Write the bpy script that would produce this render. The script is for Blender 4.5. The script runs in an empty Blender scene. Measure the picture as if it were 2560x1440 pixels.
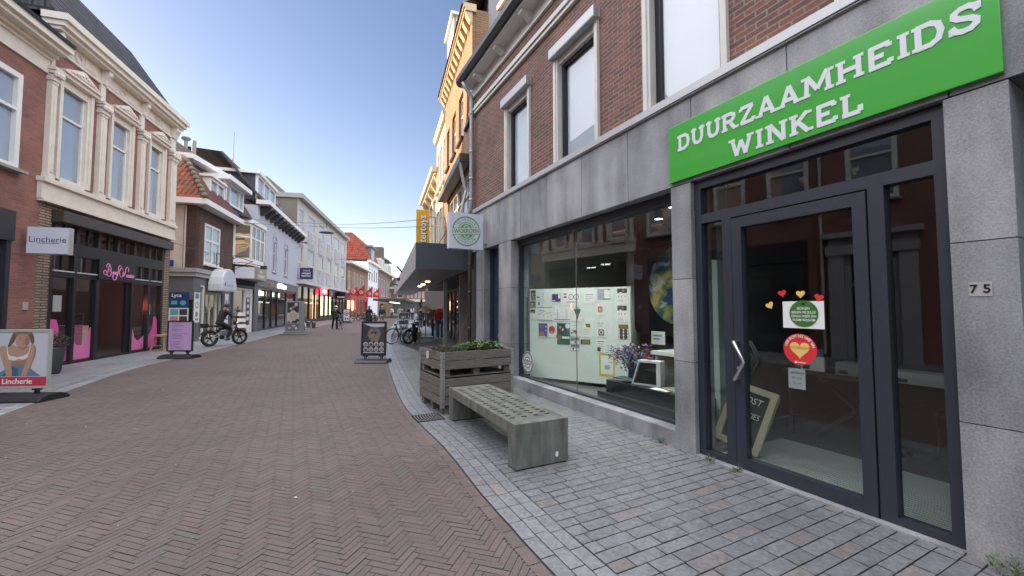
import bpy, bmesh, math, random
from math import radians as RAD, sin, cos, pi, tan, atan2, hypot
from mathutils import Vector, Matrix
D = bpy.data; SC = bpy.context.scene; COL = SC.collection
RN = random.Random(11)

# ---------------------------------------------------------------- camera, sky, sun, exposure
cam = D.objects.new('camera', D.cameras.new('camera')); COL.objects.link(cam)
cam.location = (0, 0, 1.6); cam.rotation_euler = (pi/2 + math.atan(50/1020), 0, 0)
cam.data.sensor_width = 36; cam.data.lens = 36*1020/2560
cam.data.clip_start = .05; cam.data.clip_end = 3000
SC.camera = cam
SUN_EL, SUN_AZ = RAD(17), atan2(.30, -.95)          # azimuth as a math angle from +X: low sun over the left roofs
SKY_TINT = (.405,.385,.42); FILL_GLOW = (5.9,5.7,5.6); HORIZON = (.66,.62,.52)
W = D.worlds.new('World'); SC.world = W; W.use_nodes = True
nt = W.node_tree; bg = nt.nodes['Background']
sky = nt.nodes.new('ShaderNodeTexSky'); sky.sky_type = 'NISHITA'; sky.sun_disc = False
sky.sun_elevation = SUN_EL; sky.sun_rotation = pi/2 - SUN_AZ
sky.altitude = 0; sky.air_density = 1.0; sky.dust_density = .7; sky.ozone_density = 2.0
def wn(t, **k):
    q = nt.nodes.new(t)
    for a_, v in k.items(): setattr(q, a_, v)
    return q
gm_ = wn('ShaderNodeGamma'); gm_.inputs[1].default_value = .88; nt.links.new(sky.outputs[0], gm_.inputs[0])      # evens out the sky from horizon to zenith
# added fill glow, out of view behind the camera's left shoulder, brightens the street
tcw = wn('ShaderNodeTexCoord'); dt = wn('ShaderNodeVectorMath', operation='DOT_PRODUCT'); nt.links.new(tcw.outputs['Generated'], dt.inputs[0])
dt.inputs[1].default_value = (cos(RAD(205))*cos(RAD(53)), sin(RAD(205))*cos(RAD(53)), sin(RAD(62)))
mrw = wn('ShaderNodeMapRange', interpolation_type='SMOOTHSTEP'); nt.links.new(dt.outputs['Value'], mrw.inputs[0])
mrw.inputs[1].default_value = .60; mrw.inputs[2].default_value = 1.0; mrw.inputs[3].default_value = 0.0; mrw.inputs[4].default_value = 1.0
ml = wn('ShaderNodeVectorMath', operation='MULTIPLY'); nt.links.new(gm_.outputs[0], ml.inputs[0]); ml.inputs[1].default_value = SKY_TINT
m2w = wn('ShaderNodeVectorMath', operation='SCALE'); m2w.inputs[0].default_value = FILL_GLOW; 
dt2 = wn('ShaderNodeVectorMath', operation='DOT_PRODUCT'); nt.links.new(tcw.outputs['Generated'], dt2.inputs[0]); dt2.inputs[1].default_value = (cos(RAD(-18))*cos(RAD(50)), sin(RAD(-18))*cos(RAD(50)), sin(RAD(50)))  # second added fill glow, unseen high on the right, brightens the left fronts
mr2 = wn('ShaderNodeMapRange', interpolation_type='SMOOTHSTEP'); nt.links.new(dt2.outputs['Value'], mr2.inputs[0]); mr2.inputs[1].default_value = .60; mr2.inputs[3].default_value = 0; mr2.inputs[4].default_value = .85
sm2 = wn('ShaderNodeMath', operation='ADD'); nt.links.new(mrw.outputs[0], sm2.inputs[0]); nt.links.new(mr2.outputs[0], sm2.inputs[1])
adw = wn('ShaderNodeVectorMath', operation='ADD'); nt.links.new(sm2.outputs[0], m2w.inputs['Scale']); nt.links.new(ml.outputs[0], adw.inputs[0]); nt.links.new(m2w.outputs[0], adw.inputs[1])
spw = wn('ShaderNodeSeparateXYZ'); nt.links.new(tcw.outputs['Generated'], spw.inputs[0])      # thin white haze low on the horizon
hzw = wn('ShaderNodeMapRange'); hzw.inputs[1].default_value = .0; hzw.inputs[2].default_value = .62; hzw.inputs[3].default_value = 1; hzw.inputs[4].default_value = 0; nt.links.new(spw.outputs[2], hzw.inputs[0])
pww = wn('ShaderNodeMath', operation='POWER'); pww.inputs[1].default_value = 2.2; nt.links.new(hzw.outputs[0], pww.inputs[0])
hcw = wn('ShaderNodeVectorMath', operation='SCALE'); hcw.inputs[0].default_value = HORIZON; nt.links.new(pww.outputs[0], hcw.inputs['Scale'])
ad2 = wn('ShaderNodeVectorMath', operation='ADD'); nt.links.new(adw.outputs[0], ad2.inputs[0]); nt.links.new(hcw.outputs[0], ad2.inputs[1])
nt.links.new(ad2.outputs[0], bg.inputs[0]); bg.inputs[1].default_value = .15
sl = D.lights.new('sun', 'SUN'); sun = D.objects.new('sun', sl); COL.objects.link(sun)
sl.energy = 3.0; sl.angle = RAD(.53); sl.color = (1, .70, .38)
sd = Vector((cos(SUN_AZ)*cos(SUN_EL), sin(SUN_AZ)*cos(SUN_EL), sin(SUN_EL)))
sun.rotation_euler = sd.to_track_quat('Z', 'Y').to_euler(); sun.location = (-30, 20, 40)
SC.view_settings.view_transform = 'Standard'; SC.view_settings.look = 'None'
SC.view_settings.exposure = 2.02; SC.view_settings.gamma = 1
SC.cycles.max_bounces = 8; SC.cycles.transparent_max_bounces = 12; SC.cycles.glossy_bounces = 4
SC.cycles.caustics_reflective = False; SC.cycles.caustics_refractive = False
SC.cycles.use_denoising = True

# ---------------------------------------------------------------- materials
MC = {}
def newmat(name):
    m = D.materials.new(name); m.use_nodes = True
    n = m.node_tree; return m, n, n.nodes['Principled BSDF'], n.links.new
def c4(c): return (c[0], c[1], c[2], 1)
def M(name, c=(.5,.5,.5), r=.6, var=0, sc=6, bump=0, metal=0, emit=0, spec=.5, coat=0, bsc=None, stretch=None):
    if name in MC: return MC[name]
    m, n, b, L = newmat(name); MC[name] = m
    b.inputs['Base Color'].default_value = c4(c); b.inputs['Roughness'].default_value = r
    b.inputs['Metallic'].default_value = metal; b.inputs['Specular IOR Level'].default_value = spec
    if coat: b.inputs['Coat Weight'].default_value = coat; b.inputs['Coat Roughness'].default_value = .06
    if emit: b.inputs['Emission Color'].default_value = c4(c); b.inputs['Emission Strength'].default_value = emit
    if var or bump:
        tc = n.nodes.new('ShaderNodeTexCoord'); src = tc.outputs['Object']
        if stretch:
            mp = n.nodes.new('ShaderNodeMapping'); mp.inputs['Scale'].default_value = stretch
            L(src, mp.inputs[0]); src = mp.outputs[0]
        no = n.nodes.new('ShaderNodeTexNoise'); no.inputs['Scale'].default_value = sc
        no.inputs['Detail'].default_value = 7; no.inputs['Roughness'].default_value = .62; L(src, no.inputs[0])
        if var:
            rp = n.nodes.new('ShaderNodeValToRGB'); e = rp.color_ramp.elements
            e[0].position = .3; e[1].position = .7
            e[0].color = c4([x*(1-var) for x in c]); e[1].color = c4([min(1, x*(1+var)) for x in c])
            L(no.outputs[0], rp.inputs[0]); L(rp.outputs[0], b.inputs['Base Color'])
            mr = n.nodes.new('ShaderNodeMapRange'); mr.inputs[3].default_value = max(.02, r-.12); mr.inputs[4].default_value = min(1, r+.12)
            L(no.outputs[0], mr.inputs[0]); L(mr.outputs[0], b.inputs['Roughness'])
        if bump:
            n2 = no
            if bsc:
                n2 = n.nodes.new('ShaderNodeTexNoise'); n2.inputs['Scale'].default_value = bsc; n2.inputs['Detail'].default_value = 5; L(src, n2.inputs[0])
            bp = n.nodes.new('ShaderNodeBump'); bp.inputs['Strength'].default_value = bump; bp.inputs['Distance'].default_value = .01
            L(n2.outputs[0], bp.inputs['Height']); L(bp.outputs[0], b.inputs['Normal'])
    return m
def wallvec(n, L, uvs=(1,1,1)):
    tc = n.nodes.new('ShaderNodeTexCoord'); sp = n.nodes.new('ShaderNodeSeparateXYZ'); L(tc.outputs['Object'], sp.inputs[0])
    ad = n.nodes.new('ShaderNodeMath'); ad.operation = 'ADD'; L(sp.outputs[0], ad.inputs[0]); L(sp.outputs[1], ad.inputs[1])
    cb = n.nodes.new('ShaderNodeCombineXYZ'); L(ad.outputs[0], cb.inputs[0]); L(sp.outputs[2], cb.inputs[1])
    return tc, cb
def BR(name, c1, c2, mortar, bw=.215, rh=.0625, ms=.009, bump=.6, offs=.5, r=.8, tile=False):
    """brick, block or roof tile coursing on walls (runs along x+y, courses in z)"""
    if name in MC: return MC[name]
    m, n, b, L = newmat(name); MC[name] = m; b.inputs['Roughness'].default_value = r
    tc, cb = wallvec(n, L)
    bt = n.nodes.new('ShaderNodeTexBrick'); L(cb.outputs[0], bt.inputs[0]); bt.offset = offs
    for k, v in (('Scale',1),('Brick Width',bw),('Row Height',rh),('Mortar Size',ms),('Mortar Smooth',.15),('Bias',0)): bt.inputs[k].default_value = v
    bt.inputs['Color1'].default_value = c4(c1); bt.inputs['Color2'].default_value = c4(c2); bt.inputs['Mortar'].default_value = c4(mortar)
    no = n.nodes.new('ShaderNodeTexNoise'); no.inputs['Scale'].default_value = 1.3; no.inputs['Detail'].default_value = 8; L(tc.outputs['Object'], no.inputs[0])
    n3 = n.nodes.new('ShaderNodeTexNoise'); n3.inputs['Scale'].default_value = 38; n3.inputs['Detail'].default_value = 4; L(tc.outputs['Object'], n3.inputs[0])
    mx = n.nodes.new('ShaderNodeMix'); mx.data_type = 'RGBA'; mx.blend_type = 'OVERLAY'; mx.inputs[0].default_value = .55
    L(bt.outputs[0], mx.inputs[6]); L(no.outputs[0], mx.inputs[7])
    m2 = n.nodes.new('ShaderNodeMix'); m2.data_type = 'RGBA'; m2.blend_type = 'OVERLAY'; m2.inputs[0].default_value = .5
    L(mx.outputs[2], m2.inputs[6]); L(n3.outputs[0], m2.inputs[7]); L(m2.outputs[2], b.inputs['Base Color'])
    bp = n.nodes.new('ShaderNodeBump'); bp.inputs['Strength'].default_value = bump; bp.inputs['Distance'].default_value = .012
    if tile:
        sp = n.nodes.new('ShaderNodeSeparateXYZ'); L(cb.outputs[0], sp.inputs[0])
        fz = n.nodes.new('ShaderNodeMath'); fz.operation = 'MULTIPLY'; fz.inputs[1].default_value = 1/rh; L(sp.outputs[1], fz.inputs[0])
        fr = n.nodes.new('ShaderNodeMath'); fr.operation = 'FRACT'; L(fz.outputs[0], fr.inputs[0])
        wx = n.nodes.new('ShaderNodeMath'); wx.operation = 'MULTIPLY'; wx.inputs[1].default_value = 2*pi/bw; L(sp.outputs[0], wx.inputs[0])
        sn = n.nodes.new('ShaderNodeMath'); sn.operation = 'SINE'; L(wx.outputs[0], sn.inputs[0])
        s2 = n.nodes.new('ShaderNodeMath'); s2.operation = 'MULTIPLY_ADD'; s2.inputs[1].default_value = .6; L(sn.outputs[0], s2.inputs[0])
        iv = n.nodes.new('ShaderNodeMath'); iv.operation = 'SUBTRACT'; iv.inputs[0].default_value = 1; L(fr.outputs[0], iv.inputs[1])
        L(iv.outputs[0], s2.inputs[2]); L(s2.outputs[0], bp.inputs['Height']); bp.inputs['Distance'].default_value = .04
    else:
        iv = n.nodes.new('ShaderNodeMath'); iv.operation = 'SUBTRACT'; iv.inputs[0].default_value = 1; L(bt.outputs['Fac'], iv.inputs[1])
        ad = n.nodes.new('ShaderNodeMath'); ad.operation = 'MULTIPLY_ADD'; ad.inputs[1].default_value = .35
        L(n3.outputs[0], ad.inputs[0]); L(iv.outputs[0], ad.inputs[2]); L(ad.outputs[0], bp.inputs['Height'])
    L(bp.outputs[0], b.inputs['Normal'])
    return m
def STONE(name, c=(.27,.275,.285), dark=.55, r=.55, speck=70, streak=True):
    if name in MC: return MC[name]
    m, n, b, L = newmat(name); MC[name] = m
    tc = n.nodes.new('ShaderNodeTexCoord')
    a = n.nodes.new('ShaderNodeTexNoise'); a.inputs['Scale'].default_value = 1.1; a.inputs['Detail'].default_value = 9; a.inputs['Roughness'].default_value = .6; L(tc.outputs['Object'], a.inputs[0])
    mp = n.nodes.new('ShaderNodeMapping'); mp.inputs['Scale'].default_value = (2.6, 2.6, .5) if streak else (3,3,3); L(tc.outputs['Object'], mp.inputs[0])
    s = n.nodes.new('ShaderNodeTexNoise'); s.inputs['Scale'].default_value = 1.2; s.inputs['Detail'].default_value = 6; L(mp.outputs[0], s.inputs[0])
    f = n.nodes.new('ShaderNodeTexNoise'); f.inputs['Scale'].default_value = speck; f.inputs['Detail'].default_value = 3; f.inputs['Roughness'].default_value = .7; L(tc.outputs['Object'], f.inputs[0])
    x1 = n.nodes.new('ShaderNodeMath'); x1.operation = 'ADD'; L(a.outputs[0], x1.inputs[0]); L(s.outputs[0], x1.inputs[1])
    x2 = n.nodes.new('ShaderNodeMath'); x2.operation = 'MULTIPLY_ADD'; x2.inputs[1].default_value = .9; L(f.outputs[0], x2.inputs[0]); L(x1.outputs[0], x2.inputs[2])
    rp = n.nodes.new('ShaderNodeMapRange'); rp.inputs[1].default_value = 1.16; rp.inputs[2].default_value = 1.74; L(x2.outputs[0], rp.inputs[0])
    mx = n.nodes.new('ShaderNodeMix'); mx.data_type = 'RGBA'; L(rp.outputs[0], mx.inputs[0])
    mx.inputs[6].default_value = c4([v*dark for v in c]); mx.inputs[7].default_value = c4([v*1.4 for v in c]); L(mx.outputs[2], b.inputs['Base Color'])
    b.inputs['Roughness'].default_value = r
    bp = n.nodes.new('ShaderNodeBump'); bp.inputs['Strength'].default_value = .25; bp.inputs['Distance'].default_value = .006; L(f.outputs[0], bp.inputs['Height']); L(bp.outputs[0], b.inputs['Normal'])
    return m
def GLASS(name='clear_glass', tint=(.84,.91,.88), ior=1.78):
    if name in MC: return MC[name]
    m = D.materials.new(name); m.use_nodes = True; MC[name] = m; n = m.node_tree; L = n.links.new
    n.nodes.remove(n.nodes['Principled BSDF']); out = n.nodes['Material Output']
    t = n.nodes.new('ShaderNodeBsdfTransparent'); t.inputs[0].default_value = c4(tint)
    g = n.nodes.new('ShaderNodeBsdfGlossy'); g.inputs['Roughness'].default_value = .0; g.inputs[0].default_value = (1,1,1,1)
    f = n.nodes.new('ShaderNodeFresnel'); ge = n.nodes.new('ShaderNodeNewGeometry'); io = n.nodes.new('ShaderNodeMapRange')
    io.inputs[3].default_value = ior; io.inputs[4].default_value = 1/ior; L(ge.outputs['Backfacing'], io.inputs[0]); L(io.outputs[0], f.inputs[0])      # a pane is the same from both sides
    x = n.nodes.new('ShaderNodeMixShader'); L(f.outputs[0], x.inputs[0]); L(t.outputs[0], x.inputs[1]); L(g.outputs[0], x.inputs[2]); L(x.outputs[0], out.inputs[0])
    return m
def MIRGLASS(name, c=(.03,.035,.04), ior=2.0, wav=.0):
    """window pane backed by a dim room: body colour under a reflecting surface, slightly uneven"""
    if name in MC: return MC[name]
    m, n, b, L = newmat(name); MC[name] = m
    b.inputs['Base Color'].default_value = c4(c); b.inputs['Roughness'].default_value = .02; b.inputs['IOR'].default_value = ior
    if wav:
        tc = n.nodes.new('ShaderNodeTexCoord'); no = n.nodes.new('ShaderNodeTexNoise'); no.inputs['Scale'].default_value = 1.6; L(tc.outputs['Object'], no.inputs[0])
        bp = n.nodes.new('ShaderNodeBump'); bp.inputs['Strength'].default_value = wav; bp.inputs['Distance'].default_value = .02; L(no.outputs[0], bp.inputs['Height']); L(bp.outputs[0], b.inputs['Normal'])
    return m
def TONE(name, r=.7, bump=.3, sc=60, spec=.5, vein=0, grain=.5, patch=.6):
    """paving: every stone carries its own colour, plus grain"""
    if name in MC: return MC[name]
    m, n, b, L = newmat(name); MC[name] = m
    at = n.nodes.new('ShaderNodeAttribute'); at.attribute_name = 'tone'
    tc = n.nodes.new('ShaderNodeTexCoord')
    no = n.nodes.new('ShaderNodeTexNoise'); no.inputs['Scale'].default_value = sc; no.inputs['Detail'].default_value = 5; L(tc.outputs['Object'], no.inputs[0])
    n2 = n.nodes.new('ShaderNodeTexNoise'); n2.inputs['Scale'].default_value = .55; n2.inputs['Detail'].default_value = 9; n2.inputs['Roughness'].default_value = .65; L(tc.outputs['Object'], n2.inputs[0])
    mx = n.nodes.new('ShaderNodeMix'); mx.data_type = 'RGBA'; mx.blend_type = 'OVERLAY'; mx.inputs[0].default_value = grain; L(at.outputs[0], mx.inputs[6]); L(no.outputs[0], mx.inputs[7])
    m2 = n.nodes.new('ShaderNodeMix'); m2.data_type = 'RGBA'; m2.blend_type = 'OVERLAY'; m2.inputs[0].default_value = patch; L(mx.outputs[2], m2.inputs[6]); L(n2.outputs[0], m2.inputs[7])
    col = m2.outputs[2]
    if vein:
        n4 = n.nodes.new('ShaderNodeTexNoise'); n4.inputs['Scale'].default_value = 9; n4.inputs['Detail'].default_value = 6; n4.inputs['Distortion'].default_value = 2.2; L(tc.outputs['Object'], n4.inputs[0])
        m4 = n.nodes.new('ShaderNodeMix'); m4.data_type = 'RGBA'; m4.blend_type = 'OVERLAY'; m4.inputs[0].default_value = vein; L(col, m4.inputs[6]); L(n4.outputs[0], m4.inputs[7]); col = m4.outputs[2]
    L(col, b.inputs['Base Color'])
    mr = n.nodes.new('ShaderNodeMapRange'); mr.inputs[3].default_value = r-.2; mr.inputs[4].default_value = r+.15; L(n2.outputs[0], mr.inputs[0]); L(mr.outputs[0], b.inputs['Roughness'])
    b.inputs['Specular IOR Level'].default_value = spec
    bp = n.nodes.new('ShaderNodeBump'); bp.inputs['Strength'].default_value = bump; bp.inputs['Distance'].default_value = .004; L(no.outputs[0], bp.inputs['Height']); L(bp.outputs[0], b.inputs['Normal'])
    return m

# ---------------------------------------------------------------- mesh collector
def lk(o, parent=None):
    COL.objects.link(o)
    if parent is not None: o.parent = parent
    return o
class MB:
    def __init__(s): s.v = []; s.f = []; s.mi = []; s.tone = []
    def face(s, pts, m=0):
        k = len(s.v); s.v += [tuple(p) for p in pts]; s.f.append(list(range(k, k+len(pts)))); s.mi.append(m); return s
    def box(s, x0, x1, y0, y1, z0, z1, m=0, skip=''):
        k = len(s.v)
        s.v += [(x0,y0,z0),(x1,y0,z0),(x1,y1,z0),(x0,y1,z0),(x0,y0,z1),(x1,y0,z1),(x1,y1,z1),(x0,y1,z1)]
        for n, q in (('b',(0,3,2,1)),('t',(4,5,6,7)),('f',(0,1,5,4)),('r',(1,2,6,5)),('k',(2,3,7,6)),('l',(3,0,4,7))):
            if n not in skip: s.f.append([k+i for i in q]); s.mi.append(m)
        return s
    def hexa(s, a, b, m=0):
        """solid between two quads a and b (same winding)"""
        k = len(s.v); s.v += [tuple(p) for p in a] + [tuple(p) for p in b]
        for q in ((0,3,2,1),(4,5,6,7),(0,1,5,4),(1,2,6,5),(2,3,7,6),(3,0,4,7)): s.f.append([k+i for i in q]); s.mi.append(m)
        return s
    def prism(s, poly, y0, y1, m=0, ax='y'):
        """polygon given in (x,z) pushed along y; ax='x': (y,z) along x; ax='z': (x,y) along z"""
        g = {'y': lambda p,t:(p[0],t,p[1]), 'x': lambda p,t:(t,p[0],p[1]), 'z': lambda p,t:(p[0],p[1],t)}[ax]
        k = len(s.v); n = len(poly)
        s.v += [g(p,y0) for p in poly] + [g(p,y1) for p in poly]
        s.f.append(list(range(k,k+n))); s.f.append(list(range(k+2*n-1,k+n-1,-1))); s.mi += [m,m]
        for i in range(n):
            j = (i+1) % n; s.f.append([k+i,k+n+i,k+n+j,k+j]); s.mi.append(m)
        return s
    def tube(s, pts, r, n=8, m=0, close=False):
        pts = [Vector(p) for p in pts]; N = len(pts); rr = r if isinstance(r,(list,tuple)) else [r]*N
        k = len(s.v); prev = None
        for i, p in enumerate(pts):
            a = pts[(i-1) % N] if (i or close) else p; b = pts[(i+1) % N] if (i < N-1 or close) else p
            t = (b-a).normalized() if (b-a).length > 1e-9 else Vector((0,0,1))
            if prev is None: u = t.orthogonal().normalized()
            else:
                u = prev - t*prev.dot(t); u = u.normalized() if u.length > 1e-6 else t.orthogonal().normalized()
            prev = u; w = t.cross(u)
            for j in range(n):
                an = 2*pi*j/n; s.v.append(tuple(p + (u*cos(an)+w*sin(an))*rr[i]))
        for i in range(N if close else N-1):
            i2 = (i+1) % N
            for j in range(n):
                j2 = (j+1) % n; s.f.append([k+i*n+j,k+i*n+j2,k+i2*n+j2,k+i2*n+j]); s.mi.append(m)
        if not close:
            s.f.append([k+j for j in range(n)][::-1]); s.f.append([k+(N-1)*n+j for j in range(n)]); s.mi += [m,m]
        return s
    def lathe(s, prof, cx=0, cy=0, n=24, m=0):
        k = len(s.v)
        for (r,z) in prof:
            for j in range(n): a = 2*pi*j/n; s.v.append((cx+r*cos(a), cy+r*sin(a), z))
        for i in range(len(prof)-1):
            for j in range(n):
                j2 = (j+1) % n; s.f.append([k+i*n+j,k+i*n+j2,k+(i+1)*n+j2,k+(i+1)*n+j]); s.mi.append(m)
        s.f.append([k+j for j in range(n)][::-1]); s.f.append([k+(len(prof)-1)*n+j for j in range(n)]); s.mi += [m,m]
        return s
    def ball(s, c, r, n=12, m=0):
        rx,ry,rz = r if isinstance(r,(list,tuple)) else (r,r,r); k = len(s.v); h = n//2
        for i in range(h+1):
            t = pi*i/h
            for j in range(n): a = 2*pi*j/n; s.v.append((c[0]+rx*sin(t)*cos(a), c[1]+ry*sin(t)*sin(a), c[2]+rz*cos(t)))
        for i in range(h):
            for j in range(n):
                j2 = (j+1) % n; s.f.append([k+i*n+j,k+(i+1)*n+j,k+(i+1)*n+j2,k+i*n+j2]); s.mi.append(m)
        return s
    def disc(s, c, r, y, m=0, n=28, rz=None):
        """flat disc facing -y at height centre c=(x,z)"""
        return s.face([(c[0]+r*cos(2*pi*j/n), y, c[1]+(rz or r)*sin(2*pi*j/n)) for j in range(n)], m)
    def ring(s, c, r0, r1, y, m=0, n=36, a0=0, a1=2*pi):
        for j in range(n):
            p = a0+(a1-a0)*j/n; q = a0+(a1-a0)*(j+1)/n
            s.face([(c[0]+r0*cos(p),y,c[1]+r0*sin(p)),(c[0]+r1*cos(p),y,c[1]+r1*sin(p)),(c[0]+r1*cos(q),y,c[1]+r1*sin(q)),(c[0]+r0*cos(q),y,c[1]+r0*sin(q))], m)
        return s
    def rect(s, x0, x1, z0, z1, y, m=0): return s.face([(x0,y,z0),(x1,y,z0),(x1,y,z1),(x0,y,z1)], m)
    def xf(s, mat, k0=0):
        for i in range(k0, len(s.v)): s.v[i] = tuple(mat @ Vector(s.v[i]))
        return s
    def build(s, name, mats, parent=None, smooth=False, recalc=True, bevel=0):
        me = D.meshes.new(name); me.from_pydata(s.v, [], s.f)
        for m in (mats if isinstance(mats,(list,tuple)) else [mats]): me.materials.append(m)
        me.polygons.foreach_set('material_index', s.mi)
        if recalc or bevel:
            bm = bmesh.new(); bm.from_mesh(me)
            bmesh.ops.remove_doubles(bm, verts=bm.verts, dist=1e-5)
            if recalc: bmesh.ops.recalc_face_normals(bm, faces=bm.faces)
            if bevel:
                es = [e for e in bm.edges if len(e.link_faces) == 2 and e.calc_face_angle(0) > .6]
                bmesh.ops.bevel(bm, geom=es, offset=bevel, segments=2, affect='EDGES', profile=.6, clamp_overlap=True)
            bm.to_mesh(me); bm.free()
        if s.tone:
            a = me.color_attributes.new('tone', 'FLOAT_COLOR', 'CORNER'); vals = []
            for p, t in zip(me.polygons, s.tone): vals += list(t)*len(p.vertices)
            a.data.foreach_set('color', vals)
        if smooth: me.polygons.foreach_set('use_smooth', [True]*len(me.polygons))
        me.update(); o = D.objects.new(name, me); return lk(o, parent)
def tag(o, label=None, cat=None, group=None, kind=None):
    for k, v in (('label',label),('category',cat),('group',group),('kind',kind)):
        if v: o[k] = v
    return o
def thing(name, label, cat, loc=(0,0,0), rz=0, group=None):
    o = D.objects.new(name, None); o.location = loc; o.rotation_euler = (0,0,rz); o.empty_display_size = .2
    return tag(lk(o), label, cat, group)
def text(body, size, x, y, z, mats, parent, name='lettering', bold=0, ext=.002, sx=1, m=None, rot=0, shear=0, align='CENTER', sp=1):
    """raised lettering on a front (reads from -y), centred on x,z"""
    cu = D.curves.new('t','FONT'); cu.body = body; cu.size = size; cu.align_x = align; cu.align_y = 'CENTER'
    cu.extrude = ext; cu.offset = bold; cu.resolution_u = 3; cu.shear = shear; cu.space_character = sp
    ob = D.objects.new('t', cu); me = D.meshes.new_from_object(ob); D.objects.remove(ob); D.curves.remove(cu)
    T = Matrix.Translation((x,y,z)) @ Matrix.Rotation(-rot,4,'Y') @ Matrix.Rotation(pi/2,4,'X') @ Matrix.Diagonal((sx,1,1,1))
    if m is not None: T = m @ T
    me.transform(T); me.materials.clear(); me.materials.append(mats); me.name = name
    return lk(D.objects.new(name, me), parent)
def copytree(o, parent=None):
    c = o.copy(); COL.objects.link(c)
    if parent: c.parent = parent
    for ch in list(o.children): copytree(ch, c)
    return c

# ---------------------------------------------------------------- building pieces (local x along the front, -y to the street, z up)
def wall(mb, x0, x1, z0, z1, ops=(), y=0, dep=.12, m=0, mr=None):
    xs = sorted({x0,x1,*[v for o in ops for v in o[:2] if x0 < v < x1]}); zs = sorted({z0,z1,*[v for o in ops for v in o[2:4] if z0 < v < z1]})
    for a, b in zip(xs, xs[1:]):
        for c, d in zip(zs, zs[1:]):
            cx, cz = (a+b)/2, (c+d)/2
            if any(o[0] < cx < o[1] and o[2] < cz < o[3] for o in ops): continue
            mb.face([(a,y,c),(b,y,c),(b,y,d),(a,y,d)], m)
    for o in ops:
        a,b,c,d = o[:4]; q = m if mr is None else mr
        mb.face([(a,y,c),(a,y+dep,c),(a,y+dep,d),(a,y,d)], q); mb.face([(b,y,c),(b,y,d),(b,y+dep,d),(b,y+dep,c)], q)
        mb.face([(a,y,d),(a,y+dep,d),(b,y+dep,d),(b,y,d)], q); mb.face([(a,y,c),(b,y,c),(b,y+dep,c),(a,y+dep,c)], q)
def mass(mb, x0, x1, y0, y1, z0, z1, m=0, front=False):
    """sides, back and top of a block; the front wall is made apart"""
    mb.box(x0,x1,y0,y1,z0,z1,m,'' if front else 'f')
def win(parent, x0, x1, z0, z1, y, fm, gm, fw=.07, vs=(), hs=(), sill=None, name='window', dep=.08, bar=.045, pane='pane', blind=None):
    f = MB(); f.box(x0,x0+fw,y,y+dep,z0,z1); f.box(x1-fw,x1,y,y+dep,z0,z1)
    f.box(x0+fw,x1-fw,y,y+dep,z1-fw,z1); f.box(x0+fw,x1-fw,y,y+dep,z0,z0+fw)
    for v in vs: X = x0+(x1-x0)*v; f.box(X-bar/2,X+bar/2,y+.012,y+dep-.01,z0+fw,z1-fw)
    for h in hs: Z = z0+(z1-z0)*h; f.box(x0+fw,x1-fw,y+.006,y+dep-.006,Z-bar/2,Z+bar/2)
    w = f.build(name, fm, parent)
    MB().face([(x0+fw*.6,y+dep*.62,z0+fw*.6),(x1-fw*.6,y+dep*.62,z0+fw*.6),(x1-fw*.6,y+dep*.62,z1-fw*.6),(x0+fw*.6,y+dep*.62,z1-fw*.6)]).build(pane, gm, w, recalc=False)
    if sill is not None: MB().box(x0-.06,x1+.06,y-.16,y+dep*.5,z0-.07,z0-.002).build('sill', sill, w)
    if blind is not None: MB().rect(x0+fw*.7,x1-fw*.7,z0+fw*.7,z1-fw*.7,y+dep+.06).build('blind', blind, w, recalc=False)
    return w
# ---------------------------------------------------------------- frames of the fronts: origin, turn
FR = {'R1':((-1.06,10.54),-62.851),'R2':((-4.42,21.22),-72.543),'L2':((-13.9,16.36),106.131),'L3':((-15.08,19.32),106.387),
      'L4':((-16.44,23.96),105.206),'L5':((-17.49,27.81),107.411),'L6':((-21.78,41.49),102.347)}
def fmat(k):
    o, a = FR[k]; return Matrix.Translation((o[0],o[1],0)) @ Matrix.Rotation(RAD(a),4,'Z')
def fthing(k, name, label, cat, x=0, y=0, z=0, rz=0, group=None):
    p = fmat(k) @ Vector((x,y,z)); return thing(name, label, cat, p, RAD(FR[k][1])+rz, group)

# ---------------------------------------------------------------- ground, road, pavements
KR = [(6.0,-9.0),(3.4,-3.6),(1.5,0.1),(.23,2.57),(.01,3.02),(-.26,3.58),(-.76,4.72),(-1.36,5.9),(-2.05,7.5),(-3.7,12.2),(-5.7,18.26),(-8.3,27.3),(-13.3,46.8),(-18.5,70),(-24,105)]
KL = [(-1.5,-9.0),(-4.6,-2),(-6.3,2.8),(-7.59,6.14),(-8.42,7.69),(-9.99,10.98),(-10.96,14.43),(-12.82,20.53),(-15.18,28.78),(-19.9,49.65),(-25,75),(-32,108)]
def inpoly(x, y, P):
    c = False; j = len(P)-1
    for i in range(len(P)):
        xi, yi = P[i]; xj, yj = P[j]
        if (yi > y) != (yj > y) and x < (xj-xi)*(y-yi)/(yj-yi)+xi: c = not c
        j = i
    return c
def offs(P, d):
    Q = []
    for i, p in enumerate(P):
        a = Vector(P[max(0,i-1)]); b = Vector(P[min(len(P)-1,i+1)]); t = (b-a).normalized()
        Q.append((p[0]-t.y*d, p[1]+t.x*d))
    return Q
def along(P, step):
    out = []; acc = 0
    for a, b in zip(P, P[1:]):
        a = Vector(a); b = Vector(b); L = (b-a).length; t = -acc
        while t+step <= L:
            t += step; out.append((a+(b-a)*(t/L), (b-a).normalized())) if t >= 0 else None
        acc = L-t
    return out
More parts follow.
